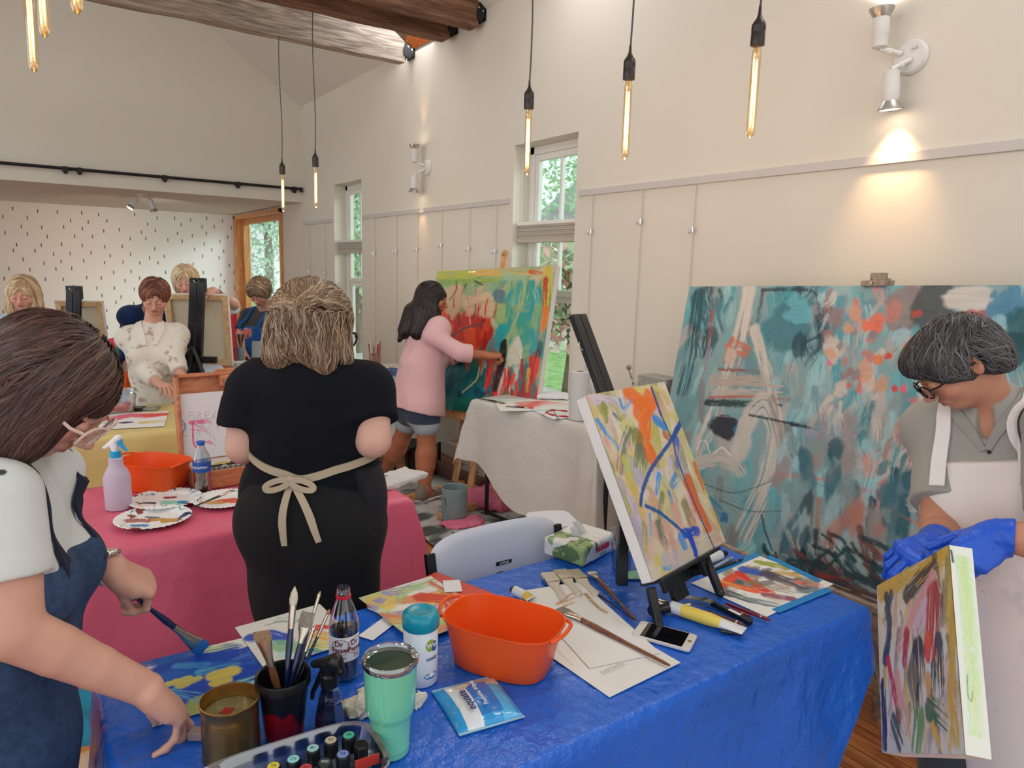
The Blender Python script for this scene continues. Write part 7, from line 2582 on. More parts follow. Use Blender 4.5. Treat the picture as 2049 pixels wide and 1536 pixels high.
text_mesh('Wet',.016,None,None,None,m_papw,t,'badge_lettering',bold=.0004,wrap=(c+(0,0,.098),.0388,av))
text_mesh('HAND',.010,None,None,None,MATS['navy_print'],t,'printed_lettering',bold=.0004,wrap=(c+(0,0,.066),.0385,av))
disc_on(c,.0384,av-.05,.026,.018,.007).build('printed_swoosh',mat('blue_print',(30,110,180),.5),t)
disc_on(c,.0387,av-.05,.029,.006,.006).build('printed_drop',m_papw,t)
# ---- crumpled tissues
for x,y,s_,lab in((722,1425,1.1,'crumpled paint stained tissue left of the mint tumbler'),(828,1410,.75,'crumpled tissue peeping out right of the mint tumbler')):
	S=SDF()
	cc=onz(x,y)+(0,0,.018*s_)
	S.ell(cc,(.034*s_,.028*s_,.019*s_))
	S.disp=lambda P,cc=cc:.020*(ridged(P-cc,34,3,3)-.5)
	S.cut(cc-(0,0,.0185*s_),(0,0,-1),.003)
	V,Q=surface(S,.0022)
	tag(fast_mesh('tissue',V,Q,mat('tissue_paper',(214,208,190),.9,noise=(40,.12))),lab,'tissue')
	# ---- flat wipes packet
c1,c2,c3=onz(863,1383),onz(985,1352),onz(945,1466)
U=nrm(c2-c1)
V_=nrm((c3-c1)-U*((c3-c1)@U))
w,h=np.linalg.norm(c2-c1),abs((c3-c1)@V_)
X,Y=np.meshgrid(np.linspace(0,1,90),np.linspace(0,1,110))
Z=.024*(np.clip(np.sin(X*math.pi),0,1)**.55)*(np.clip(np.sin(np.clip((Y-.06)/.88,0,1)*math.pi),0,1)**.45)
P=c1+X[...,None]*w*U+Y[...,None]*h*V_+UP3*Z[...,None]
q=P.reshape(-1,3)
q[:,2]+=(ridged(q,22,4,2)-.3).clip(0)*.004*np.clip(Z.reshape(-1)/.008,0,1)+.0015
xf,yf=X.ravel(),Y.ravel()
cl=np.tile(s2l((20,150,214)),(len(q),1))
cl[(xf>.70)&(xf<.9)]=s2l((70,176,226))
cl[(xf>.34)&(yf<.32)&(yf>.05)&(fnoise(q,14,5)>.40)]=s2l((206,200,190))
cl[(xf>.40)&(xf<.74)&(yf>.24)&(yf<.86)]=s2l((20,120,200))
cl[(xf>.15)&(xf<.40)]=s2l((222,226,228))
cl[((xf-.36)/.12)**2+((yf-.22)/.09)**2<1]=s2l((206,196,180))
cl[(yf<.045)|(yf>.955)]=s2l((150,200,226))
t=thing('wipes_packet','flat blue and white packet of flushable wipes','packet',c1+U*w/2+V_*h/2)
pk=MB().grid(P,cl)
pk.grid(P*(1,1,0)+(0,0,ZC+.0005),cl,flip=True)
pk.build('packet_film',mat_vc('glossy_film',.18,.6,coat=.4),t)
o_=c1+U*w*.30+V_*h*.58+UP3*.0255
text_mesh('equate',.026,o_,-V_,-U,mat('navy_ink',(30,44,110),.5),t,'packet_lettering',bold=.0006,lift=.001)
text_mesh('Flushable Wipes',.0135,c1+U*w*.52+V_*h*.50+UP3*.0285,-V_,-U,m_papw,t,'packet_lettering',bold=.0003,lift=-.001)
# ---- orange baskets
def basket(label,c,yaw,L,Wd,H,group,taper=.80,extra=None):
	R=rotm((0,0,1),yaw).T
	t=thing('plastic_basket',label,'basket',c,group)
	MB().lathe([(.5*taper,0),(.5*taper+.01,.003),(.5*(taper+(1-taper)*.35),H*.35),(.5*(taper+(1-taper)*.36),H*.355),(.5,H),(.512,H+.001),(.512,H-.004),(.497,H-.006),(.5*taper-.01,.006),(0,.006)],
c,R,64,sx=L,sy=Wd,power=3.2).build('basket_wall',m_orange,t)
	for s_ in(-1,1):
		a=np.linspace(-1,1,15)
		pts=[np.array((s_*(L*.5*.985+.022*(1-abs(k)**2.5)),k*Wd*.30,H-.003+.010*(1-k*k)))@R+c for k in a]
		MB().tube(pts,.0048,8,flat=1.0).build('basket_handle',m_orange,t)
	return t
basket('orange plastic basket, empty, on the blue table',np.array((0.868,1.250,ZC)),-58,.275,.185,.113,'orange baskets')
# ---- clear bin with markers
M_=[PZ(438,1534,.80),PZ(722,1444,.80),PZ(776,1534,.80)]
e1=nrm((M_[1]-M_[0])*(1,1,0))
e2=nrm(np.cross(UP3,e1))*-1
cb_=M_[1]*(1,1,0)-e1*.145+e2*.075+(0,0,ZC)
R=np.array([e1,-e2,UP3])
t=thing('marker_bin','clear plastic bin holding marker bottles at the bottom edge','bin',cb_)
m_bin=mat_glass('frosted_bin',(.86,.87,.90),.18,.12,.24)
MB().lathe([(0,.002),(.44,.002),(.46,.006),(.5,.052),(.525,.054),(.53,.058),(.52,.060),(.495,.056),(.455,.008)],cb_,R,64,sx=.30,sy=.165,power=4.5,cap=False).build('bin_wall',m_bin,t)
m_capk=mat('marker_black',(24,26,30),.3)
for x,y,col,tx,lab in((698,1470,(70,190,150),'R9','marker with green top, farthest in the clear bin'),(662,1480,(196,184,160),'E5','marker with beige top in the clear bin'),
(626,1496,(150,204,206),'B1','marker with pale blue-green top in the clear bin'),(587,1518,(140,206,216),'C2','marker with sky blue top in the clear bin'),
(547,1532,(206,196,70),'Y4','marker with yellow top in the clear bin'),(686,1508,(120,140,206),'V3','marker with periwinkle top in the clear bin'),(650,1524,(40,50,52),'020','marker with dark top lettered white in the clear bin'),(722,1488,(34,44,46),None,'marker with plain black cap and blue collar in the clear bin'),
(612,1536,(190,60,70),'R7','marker with red top at the bottom edge of the picture')):
	p_=PZ(x,y,.808)
	b_=np.array((p_[0],p_[1],ZC+.004))
	k=thing('marker',lab,'marker',b_,'marker bottles in the clear bin')
	MB().lathe([(.0115,0),(.0125,.003),(.0125,.026)],b_,n=20).build('marker_body',mat('marker_body_%s'%'blue',(40,120,160),.3)if tx is None else m_bin,k)
	MB().lathe([(.0125,.026),(.0130,.028),(.0130,.054),(.0115,.0568),(0,.0568)],b_,n=24).build('marker_cap',m_capk,k)
	if tx:
		MB().lathe([(0,.0572),(.0098,.0572),(.0104,.0566)],b_,n=20,cap=False).build('cap_disc',mat('disc_%d_%d_%d'%col,col,.5),k)
		text_mesh(tx,.0085,b_+(0,0,.0573),RGT*(1,1,0),FWD*(1,1,0),m_papw if sum(col)<200 else m_inkd,k,'cap_lettering')
o=MB().box((-.022,-.0008,0),(.022,.0008,.02),np.array([nrm(RGT*(1,1,0)+FWD*(.6,.6,0)),nrm(np.cross(UP3,RGT+FWD*.6)),UP3]),PZ(735,1534,.785)).build('marker_card',mat('red_card',(196,60,50),.6),t,smooth=False)
# ---- pads and papers
t=thing('spiral_notebook','red covered spiral notebook under the abstract painting on paper','notebook',onz(850,1180))
a,b,c3=onz(735,1215,ZC+.004),onz(872,1148,ZC+.004),onz(948,1190,ZC+.004)
U=nrm(b-a)
V_=nrm((c3-b)-U*((c3-b)@U))
R=np.array([U,V_,UP3])
w_=np.linalg.norm(b-a)
MB().box((0,0,-.004),(w_,.215,.004),R,a).build('pages',m_papw,t,bevel=.001)
MB().box((-.002,-.002,.004),(w_+.002,.217,.0052),R,a).build('cover',mat('red_cover',(206,70,50),.4),t,smooth=False)
sp=MB()
for k in range(30):
	y_=.008+k*.0068
	sp.tube([a+U*(w_+.003+.0045*math.cos(q_))+V_*y_+UP3*(.0045*math.sin(q_))for q_ in np.linspace(0,6.0,9)],.0007,4)
sp.build('spiral_wire',m_hblack,t)
for x,y,r_,s_,lab in((905,1172,25,(.05,.075),'small white note slip on the red notebook'),(760,1255,60,(.045,.12),'white paper strip beside the notebook and soda bottle'),(735,1490,10,(.03,.03),'scrap of white paper behind the tumbler')):
	zz=ZC+(.012 if s_[0]==.05 else.001)
	o=MB().box((-s_[0]/2,-s_[1]/2,0),(s_[0]/2,s_[1]/2,.0006),rotm((0,0,1),r_),onz(x,y,zz)).build('paper_slip',m_papw,None,smooth=False)
	tag(o,lab,'paper')
def sk1(p):
	for pts in([(1120,1205),(1140,1190),(1160,1182)],[(1115,1208),(1135,1203),(1150,1195)],[(1130,1212),(1148,1205)]):
		p.stroke(pts,.005,(196,150,100),.9,.3)
	p.stroke([(1172,1188),(1190,1210),(1212,1225)],.006,(176,126,70),.95,.2).stroke([(1225,1235),(1250,1250)],.003,(206,186,170),.8)
def sk2(p):
	p.stroke([(1105,1290),(1125,1310),(1145,1330)],.003,(206,190,190),.9,.1).stroke([(1170,1330),(1260,1312),(1300,1325)],.002,(190,192,200),.9,.1).stroke([(1120,1230),(1200,1280),(1260,1295)],.0016,(206,206,210),.8,.1)
tt,a,U,V_,w,h=paper('large white sheet with printed lines of text under the sketch pad',[(1135,1395-200),(1362,1325),(1080,1298)],ZC+.0015,sk2,seed=9,name='printed_sheet')
for k in range(9):
	text_mesh('iiiiiiii iiii iii'[:10+(k*5)%7],.006,a+U*w*.82+V_*h*(.50+.035*k),U,-V_,m_ink,tt,'printed_line',lift=.0012)
paper('white sketch sheet with brown pencil marks under the long brush',[(1162,1163),(1322,1306),(1062,1206)],ZC+.004,sk1,seed=8,name='sketch_sheet')
# ---- brushes lying on the table
brush('long brown handled flat brush lying across the white sheets',onz(1340,1331,.757),onz(1118,1216,.759),m_hbrown,m_bg,.016,.35,.05,.034)
brush('brown handled brush with pale bristles beside the black easel foot',onz(1272,1240,.753),onz(1183,1143,.756),m_hbrown,m_bw,.014,.35,.035,.020)
brush('slim black handled brush along the edge of the sketch sheet',onz(1270,1240,.751),onz(1168,1168,.753),m_hblack,m_ferr,.007,1.2,.03,.008)
brush('wide flat brush with blue paint held by the person at left',PD(262,1188,1.53),onz(409,1301,.756),m_hblue,m_bblue,.017,.40,.075,.026,wide=nrm(RGT*.5+UPV*.6+FWD*.3))
brush('black and yellow handled brush at the left corner of the white table',PZ(958,797,.815),PZ(1010,806,.815),m_hblack,m_bt,.014,.6,.03,.03)
brush('black handled brush with red tip on the white table',PZ(1012,813,.812),PZ(1068,816,.812),m_hblack,mat('red_bristle',(206,60,40),.6),.013,.6,.03,.03)
brush('thin dark brush lying over the red ringed palette',PZ(1108,822,.816),PZ(1117,838,.812),m_hblack,m_bg,.008,.6,.02,.02)
brush('thin grey brush at the left of the red ringed palette',PZ(1082,832,.812),PZ(1103,820,.814),m_ferr,m_bg,.008,.6,.02,.02)
def chip_brush(label,x,y,dx,dy,bm):
	a=onz(x,y,ZC+.008)
	b=onz(x+dx,y+dy,ZC+.008)
	d=nrm(b-a)
	R=np.array([nrm(np.cross(UP3,d)),d,UP3])
	t=thing('chip_brush',label,'brush',a,'wide flat brushes behind the sketch sheet')
	MB().box((-.021,-.038,-.006),(.021,0,.006),R,a).build('bristles',bm,t,bevel=.002)
	MB().box((-.022,0,-.007),(.022,.026,.007),R,a).build('ferrule',m_ferr,t,bevel=.001)
	MB().prism([(-.019,.026),(.019,.026),(.012,.05),(.008,.075),(.011,.125),(0,.132),(-.011,.125),(-.008,.075),(-.012,.05)],-.005,.005,R,a).build('handle',mat('raw_wood',(206,196,180),.7),t,bevel=.002)
chip_brush('wide flat brush with white bristles, left of the three by the sketch sheet',1102,1158,14,22,m_bw)
chip_brush('wide flat brush with cream bristles, middle of the three',1128,1152,18,22,mat('cream_bristle',(196,188,160),.8,bump=(500,.6)))
chip_brush('wide flat brush with grey-cream bristles, right of the three',1156,1152,22,22,mat('cream_bristle2',(186,180,158),.8,bump=(500,.6)))
# ---- tubes, pens, phone
def tube_of_paint(label,tail,cap,r,body,capm,wraps=(),name='paint_tube',crease=True):
	tail,cap=np.array(tail),np.array(cap)
	d=nrm(cap-tail)
	L=np.linalg.norm(cap-tail)
	t=thing(name,label,'tube',(tail+cap)/2)
	R=frame_from(d,np.cross(UP3,d))
	n=20
	th=np.arange(n+1)*2*math.pi/n
	P=[]
	for u in np.linspace(0,1,14):
		fl=.12+.88*min(1,u*2.2)
		P.append(tail+d*L*.84*u+np.cos(th)[:,None]*r*(1.35-.35*fl)*R[0]+np.sin(th)[:,None]*r*fl*R[1])
	P.append(tail+d*L*.88+(P[-1]-tail-d*L*.84)*.5)
	MB().grid(np.array(P)).build('tube_body',body,t)
	MB().path_lathe(tail+d*L*.87,cap,[(r*.62,0),(r*.68,L*.03),(r*.62,L*.13)],16).build('screw_cap',capm,t)
	for a_,b_,mm in wraps:
		Pw=np.array(P[:-1])
		i0,i1=int(a_*13),int(b_*13)
		ctr=Pw.mean(1,keepdims=True)
		MB().grid((Pw+(Pw-ctr)*.04)[i0:i1+1]).build('tube_label',mm,t)
	return t
m_tubew=mat('white_tube',(216,218,220),.35)
tube_of_paint('white paint tube with black cap and gold band left of the flat brushes',onz(1064,1198,ZC+.014),onz(1024,1178,ZC+.016),.014,m_tubew,m_capk,((.15,.45,mat('gold_band',(206,176,80),.4)),))
tube_of_paint('squeezed paint tube with a yellow label in front of the easel',onz(1490,1262,ZC+.014),onz(1318,1205,ZC+.018),.017,m_tubew,m_ferr,((.35,.85,mat('yellow_label',(226,200,90),.5)),))
tube_of_paint('white paint tube behind the small canvas',onz(1380,1135,ZC+.016),onz(1452,1106,ZC+.016),.016,m_tubew,m_capk)
for lab,a,b,mm,r in(('maroon retractable pen nearest the palette sheet',(1450,1206),(1540,1240),mat('maroon_pen',(120,26,36),.25),.0048),('second maroon pen, half hidden by the black cutter',(1425,1206),(1500,1232),mat('maroon_pen',(120,26,36),.25),.0045),
('dark brown pen with a rounded end beside the yellow labelled tube',(1405,1222),(1490,1252),mat('brown_pen',(84,40,40),.25),.0075),('dark brown pen behind the yellow labelled tube',(1350,1215),(1430,1236),mat('brown_pen',(84,40,40),.25),.006),
('black pen lying behind the palette sheet',(1412,1145),(1486,1118),m_hblack,.004),('clear marker pen behind the small canvas',(1420,1140),(1466,1115),mat('clear_pen',(150,166,186),.2),.006),
('black pen tip sticking out under the white tube end',(1440,1262),(1487,1268),m_hblack,.0045)):
	A_,B_=onz(*a,ZC+r+.002),onz(*b,ZC+r+.002)
	t=thing('pen',lab,'pen',(A_+B_)/2,'pens around the easel foot')
	L=np.linalg.norm(B_-A_)
	MB().path_lathe(A_,B_,[(.001,0),(r*.6,L*.05),(r,L*.14),(r,L*.93),(r*.7,L*.97)],14).build('barrel',mm,t)
	MB().path_lathe(A_+(B_-A_)*.8,B_,[(r*1.05,0),(r*1.05,L*.04)],14).build('ring',m_ferr,t)
	MB().path_lathe(A_+(B_-A_)*.97,B_,[(r*.5,0),(r*.5,L*.05)],10).build('push_button',mm,t)
A_,B_=onz(1424,1206,ZC+.008),onz(1502,1244,ZC+.008)
t=thing('box_cutter','black utility cutter with a white sticker among the pens','cutter',(A_+B_)/2)
d=nrm(B_-A_)
R=np.array([d,np.cross(UP3,d),UP3])
L=np.linalg.norm(B_-A_)
MB().prism([(0,-.007),(L*.8,-.009),(L,-.011),(L+.006,0),(L,.011),(L*.8,.009),(0,.007)],-.006,.006,R,A_).build('handle',m_capk,t,bevel=.002)
MB().box((L*.45,-.005,.006),(L*.75,.005,.0066),R,A_).build('sticker',m_papw,t,smooth=False)
MB().box((-.03,-.011,-.002),(.002,.009,.0),R@np.eye(3),A_+(0,0,.004)).build('blade',m_ferr,t,smooth=False)
c1,c2,c3=onz(1283,1246),onz(1396,1276),onz(1262,1268)
U=nrm(c2-c1)
V_=nrm((c3-c1)-U*((c3-c1)@U))
w,h=np.linalg.norm(c2-c1),abs((c3-c1)@V_)+.014
R=np.array([U,V_,UP3])
t=thing('smartphone','white smartphone with dark screen lying by the easel foot','phone',c1+U*w/2+V_*h/2)
MB().prism([(x+sx,y+sy)for x,y,sx,sy in((0,.008,0,0),(.002,.002,0,0),(.008,0,0,0),(w-.008,0,0,0),(w-.002,.002,0,0),(w,.008,0,0),(w,h-.008,0,0),(w-.002,h-.002,0,0),(w-.008,h,0,0),(.008,h,0,0),(.002,h-.002,0,0),(0,h-.008,0,0))],
.0,.0085,R,c1).build('phone_body',mat('phone_white',(214,208,204),.2),t,bevel=.0015)
MB().box((w*.14,.004,.0086),(w*.86,h-.004,.0090),R,c1).build('screen',mat('dark_screen',(14,14,18),.05,spec=.8),t,smooth=False)
MB().path_lathe(c1+U*w*.93+V_*h*.5+UP3*.0086,c1+U*w*.93+V_*h*.5+UP3,[(.0052,0),(.0056,.0004),(.0048,.0004)],20).build('home_button',m_ferr,t)
# black grip tool and metal scraper under the easel ledge
A_,B_=onz(1300,1222,ZC+.016),onz(1362,1212,ZC+.016)
t=thing('grip_tool','ribbed black grip lying under the easel ledge','tool',A_)
MB().path_lathe(A_,B_,[(.012,0),(.013,.01),(.011,.012),(.013,.02),(.011,.022),(.013,.034),(.013,.06),(.009,.064)],14).build('grip',m_capk,t)
MB().path_lathe(B_,B_+nrm(B_-A_)*.03,[(.004,0),(.004,.03)],8).build('shaft',m_ferr,t)
t=thing('paint_scraper','metal scraper blade bent up behind the black cutter','scraper',onz(1400,1190))
MB().bar(onz(1362,1192,ZC+.010),onz(1412,1200,ZC+.012),.02,.0012).build('blade',m_ferr,t,smooth=False)
MB().bar(onz(1412,1200,ZC+.012),onz(1428,1205,ZC+.018),.026,.0012).build('bent_tip',m_ferr,t,smooth=False)
# ---- baby wipes pack with green leaves
a,b,c3=onz(1102,1102),onz(1167,1137),onz(1231,1100)
U=nrm(c3-b)
V_=nrm((a-b)-U*((a-b)@U))
w,h,H_=np.linalg.norm(c3-b),abs((a-b)@V_),.062
R=np.array([U,V_,UP3])
t=thing('wipes_pack','soft pack of baby wipes with green leaf print and a tissue pulled up','packet',b+U*w/2+V_*h/2)
S=SDF()
cc=b+U*w/2+V_*h/2+UP3*H_/2
S.box(cc,(w/2,h/2,H_/2),R,.012)
S.disp=lambda P:.003*(ridged(P,30,2,2)-.4)
V,Q=surface(S,.0025)
lc=(V-cc)@R.T
cl=np.tile(s2l((226,228,228)),(len(V),1))
leaf=(fnoise(V,22,6,2)>.46)&(lc[:,0]<-.015)
cl[leaf]=s2l((150,176,120))
cl[leaf&(fnoise(V,40,9,2)>.52)]=s2l((96,124,80))
fast_mesh('pack_film',V,Q,mat_vc('pack_film',.3,.5),t,cl)
m_hred=mat('red_print',(206,30,44),.5)
text_mesh('HUGGIES',.021,cc+U*.012-V_*(h/2+.0035)+UP3*.006,U,UP3,m_hred,t,'pack_lettering',bold=.0018,sx=.9)
text_mesh('natural care',.008,cc+U*.012-V_*(h/2+.0035)-UP3*.012,U,UP3,mat('teal_print',(40,130,130),.5),t,'pack_lettering',bold=.0004)
pts=np.array([[cc+UP3*(H_/2-.004)+U*(x_*(.03-.02*v_))+V_*(.012*math.sin(x_*5))+UP3*v_*(.04+.012*x_)-RGT*.02*v_ for x_ in np.linspace(-1,1,14)]for v_ in np.linspace(0,1,10)])
MB().grid(pts).build('pulled_tissue',mat('wipe_cloth',(226,226,226),.9,transl=.3),t)
# ---- clear cup behind the easel, with a folded face mask
c=onz(1243,1135)
t=thing('clear_cup','clear ridged plastic cup of water behind the small canvas','cup',c)
MB().lathe([(.028,0),(.030,.004),(.031,.03),(.0325,.032),(.034,.07),(.0355,.072),(.038,.12),(.040,.122)],c,n=28,cap=False).build('cup_wall',m_pet,t)
MB().lathe([(0,.002),(.027,.003),(.0325,.066),(0,.066)],c,n=24).build('water',mat_glass('water_tint',(.82,.86,.92),.2,.02,.1),t)
c=onz(1283,1150,ZC+.004)
t=thing('face_mask','pale green folded face mask with white ear loops behind the easel leg','mask',c)
X,Y=np.meshgrid(np.linspace(-1,1,16),np.linspace(-1,1,10))
MB().grid(c+X[...,None]*.05*nrm(RGT*(1,1,0))+Y[...,None]*.03*nrm(FWD*(1,1,0))+UP3*(.012*(1-X**2)*(1-Y**2))[...,None]).build('mask_fabric',mat('mint_fabric',(150,206,180),.8),t)
for k in(-1,1):
	MB().tube([c+nrm(RGT*(1,1,0))*.03*math.cos(q_)*k+nrm(FWD*(1,1,0))*(-.034+.014*math.sin(q_))+UP3*.004 for q_ in np.linspace(0,3.1,12)],.0013,5).build('ear_loop',m_papw,t)
	# ---- black tabletop easel holding the small canvas
O,U,V_,w,h,N=SMALL
bk_=-N
t=thing('tabletop_easel','black metal tabletop easel holding the orange and blue canvas','easel',O+V_*h+U*w/2)
mc=O+U*w*.42
R=np.array([U,V_,N])
for dx in(-.017,.017):
	MB().box((w*.42+dx-.0155,-.26,-.066),(w*.42+dx+.0155,h+.09,-.046),R,O).build('mast',m_capk,t,bevel=.002,smooth=False)
MB().tube([O+U*(w*.42-.034)-V_*.16-N*.055+U*(-.012*math.sin(q_))-V_*(.014*math.cos(q_))for q_ in np.linspace(0,3.14,8)],.002,5).build('strap_ring',m_ferr,t)
MB().box((w*.06,h+.001,-.062),(w*.86,h+.010,.012),R,O).build('ledge',m_capk,t,bevel=.002,smooth=False)
MB().box((w*.22,h+.010,-.050),(w*.80,h+.052,-.036),R,O).build('ledge_plate',m_capk,t,bevel=.002,smooth=False)
kb=O+U*w*.60+V_*(h+.035)-N*.036
MB().cyl(kb,kb+N*.03,.016,n=16).box((-.007,-.02,0),(.007,.02,.01),R,kb+N*.03).build('clamp_knob',m_capk,t)
MB().cyl(kb+U*.035,kb+U*.035+N*.012,.006,n=10).build('bolt',m_ferr,t)
for a,b in((O+U*w*.10+V_*(h+.02)-N*.045,onz(1318,1252,ZC+.004)),(O+U*w*.86+V_*(h+.01)-N*.05,onz(1441,1186,ZC+.012))):
	lg=MB().bar(a,b,.022,.020).build('leg',m_capk,t,bevel=.003,smooth=False)
	MB().sphere(b,(.014,.014,.011),12,8).build('rubber_foot',m_capk,lg)
a=O+U*w*.42+V_*h*.30-N*.06
b=onz(1244,1170,ZC+.014)
lg=MB().bar(a,b,.024,.018).build('leg',m_capk,t,bevel=.003,smooth=False)
MB().bar(b,b+nrm(a-b)*.12,.032,.026).build('leg_sleeve',m_capk,lg,bevel=.003,smooth=False)
# clamp holding the top of the canvas is hidden by it; wooden clip sits on the big painting
# ================================================================ the other tables and the floor
ZP=.747
def lathe_thing(name,label,cat,c,parts,group=None,n=32):
	t=thing(name,label,cat,c,group)
	for pn,pf,mm in parts:
		MB().lathe(pf,c,n=n,cap=pn!='open').build(pn if pn!='open' else 'wall',mm,t)
	return t
m_milky=mat('milky_plastic',(216,206,222),.35,transl=.35)
m_sky=mat('sky_blue_plastic',(30,160,214),.35)
# spray bottle on the pink table
c=np.array((.236,2.857,ZP))
t=lathe_thing('spray_bottle','translucent white spray bottle with sky blue trigger on the pink table','bottle',c,[('bottle_body',[(.040,0),(.044,.004),(.046,.12),(.036,.145),(.024,.165),(.024,.190),(.017,.196)],m_milky),('collar',[(.019,.194),(.019,.216),(.014,.218)],m_sky)])
d=nrm(RGT*(1,1,0))
S=SDF()
S.cone(c+(0,0,.215),c+(0,0,.235),.012,.013,.01).cone(c-d*.030+(0,0,.232),c+d*.014+(0,0,.266),.009,.013,.012)
V,Q=surface(S,.0025)
fast_mesh('spray_head',V,Q,m_papw,t)
MB().tube([c+d*.012+(0,0,.275),c+d*.018+(0,0,.258),c+d*.024+(0,0,.240),c+d*.044+(0,0,.218)],[.008,.010,.008,.004],8).build('trigger',m_sky,t)
MB().cyl(c-d*.03+(0,0,.232),c-d*.042+(0,0,.228),.006).build('nozzle',m_papw,t)
basket('orange plastic basket on the pink table behind the spray bottle',np.array((.385,3.06,ZP)),-52,.275,.20,.115,'orange baskets')
# water bottle
c=np.array((.536,2.905,ZP))
t=lathe_thing('water_bottle','clear water bottle with blue label and cap in front of the wooden sketch box','bottle',c,[('open',[(.026,0),(.032,.005),(.030,.03),(.033,.04),(.029,.06),(.033,.085),(.034,.09),(.034,.13),(.030,.15),(.014,.185),(.013,.195)],m_pet),
('water',[(.025,.002),(.030,.008),(.028,.06),(.031,.1),(0,.1)],MATS['water_tint']),('bottle_label',[(.0344,.088),(.0344,.128)],mat('blue_label',(24,84,170),.35)),('cap',[(.0148,.193),(.0148,.207),(.013,.209)],mat('blue_cap',(30,90,180),.4))])
text_mesh('AQUAFINA',.013,None,None,None,m_papw,t,'label_lettering',bold=.0003,wrap=(c+(0,0,.108),.0348,math.atan2(-c[1],-c[0])-.35))
# wooden sketch box easel with a board
A,B,D_=PZ(347,962,ZP),PZ(393,984,ZP),PZ(490,968,ZP)
U=nrm(D_-B)
V_=nrm((A-B)-U*((A-B)@U))
R=np.array([U,V_,UP3])
L_,W_=.40,max(.26,abs((A-B)@V_))
m_beech=wood_mat('beech_box',(206,140,100),(178,108,72),(2,6,6),6,.4)
m_steel=mat('satin_steel',(160,150,140),.3,metal=.9)
t=thing('sketch_box','open wooden artist sketch box with pastels and a drawing board in its lid','box',B+U*L_/2+V_*W_/2)
b=MB()
for lo,hi in(((0,0,0),(L_,W_,.008)),((0,0,0),(L_,.012,.075)),((0,W_-.012,0),(L_,W_,.075)),((0,0,0),(.012,W_,.075)),((L_-.012,0,0),(L_,W_,.075))):
	b.box(lo,hi,R,B)
b.build('tray',m_beech,t,smooth=False,bevel=.002)
lv=nrm(UP3+V_*.10)
RL=np.array([U,lv,np.cross(U,lv)])
lo_=B+V_*(W_+.002)+UP3*.075
lb=MB()
for lo,hi in(((0,0,-.004),(L_,.36,.004)),((0,0,-.01),(.014,.36,.04)),((L_-.014,0,-.01),(L_,.36,.04)),((0,.346,-.01),(L_,.36,.04)),((L_/2-.02,.30,.0),(L_/2+.02,.345,.045)),((L_*.42,.36,0),(L_*.62,.372,.03))):
	lb.box(lo,hi,RL,lo_)
ld=lb.build('lid',m_beech,t,smooth=False,bevel=.002)
MB().cyl(lo_+U*L_/2+lv*.32+RL[2]*.045,lo_+U*L_/2+lv*.32+RL[2]*.055,.008).build('knob',m_steel,ld)
MB().box((.02,-.004,.02),(.055,0,.05),R,B).build('latch',m_steel,t,smooth=False,bevel=.002)
bo,bw,bh=lo_+U*.02+lv*.275+RL[2]*.016,L_-.05,.285
fm=plane_map(bo,U,-lv)
MB().box((0,-bh,-.004),(bw,0,0),RL,bo).build('drawing_board',m_papw,t,smooth=False)
p=Paint(bw,bh,.0014,(222,222,226),fm,61)
PKC,GY=(226,70,130),(110,112,120)
for pts in([(379,824),(378,838)],[(379,824),(388,823)],[(379,831),(387,830)],[(396,838),(397,824),(403,826),(398,831),(406,838)],[(411,838),(410,824),(419,823)],[(410,831),(418,830)],[(411,838),(420,837)],[(432,822),(425,838)],[(433,838),(440,823),(447,838)],[(436,832),(445,832)]):
	p.stroke(pts,.0016,GY,.9,0)
p.stroke([(355,828),(368,824)],.005,(230,150,180),.8).stroke([(382,845),(418,842)],.012,PKC,.9).stroke([(390,850),(415,862)],.003,PKC,.9).stroke([(386,845),(386,888),(396,898),(402,890),(392,884)],.0045,PKC,.95,.1).stroke([(382,858),(420,864)],.003,PKC,.9)
p.stroke([(405,882),(428,888),(415,880),(432,892)],.004,PKC,.9).stroke([(436,850),(452,846)],.007,PKC,.9).stroke([(362,838),(372,850),(358,888)],.003,(70,110,180),.9,0).stroke([(358,842),(356,858),(372,846),(372,862)],.002,(70,110,180),.9,0).stroke([(356,868),(374,872)],.002,(70,110,180),.9,0)
p.scatter(24,(388,838,440,885),[GY,(80,82,90)],.0012,.05,(40,130),.8,.1)
p.mesh('drawing',bo,U,-lv,RL[2],m_oilm,t)
m_foam=mat('grey_foam',(190,186,180),.8)
tr=MB().box((.014,.014,.045),(L_-.014,W_-.014,.062),R,B).build('tray_insert',m_foam,t,smooth=False)
rr=random.Random(3)
for k in range(12):
	MB().box((.06+k*.022,.03,.062),(.074+k*.022,.07,.069),R,B).build('charcoal_stick',m_capk,t,smooth=False)
for k in range(7):
	a=B+U*(.03+.04*k)+V_*(.10+.012*(k%3))+UP3*.068
	MB().cyl(a,a+U*.10+V_*rr.uniform(-.01,.03),.0045,n=8).build('pencil',(m_capk,mat('yellow_pencil',(206,190,90),.5),m_hdark)[k%3],t)
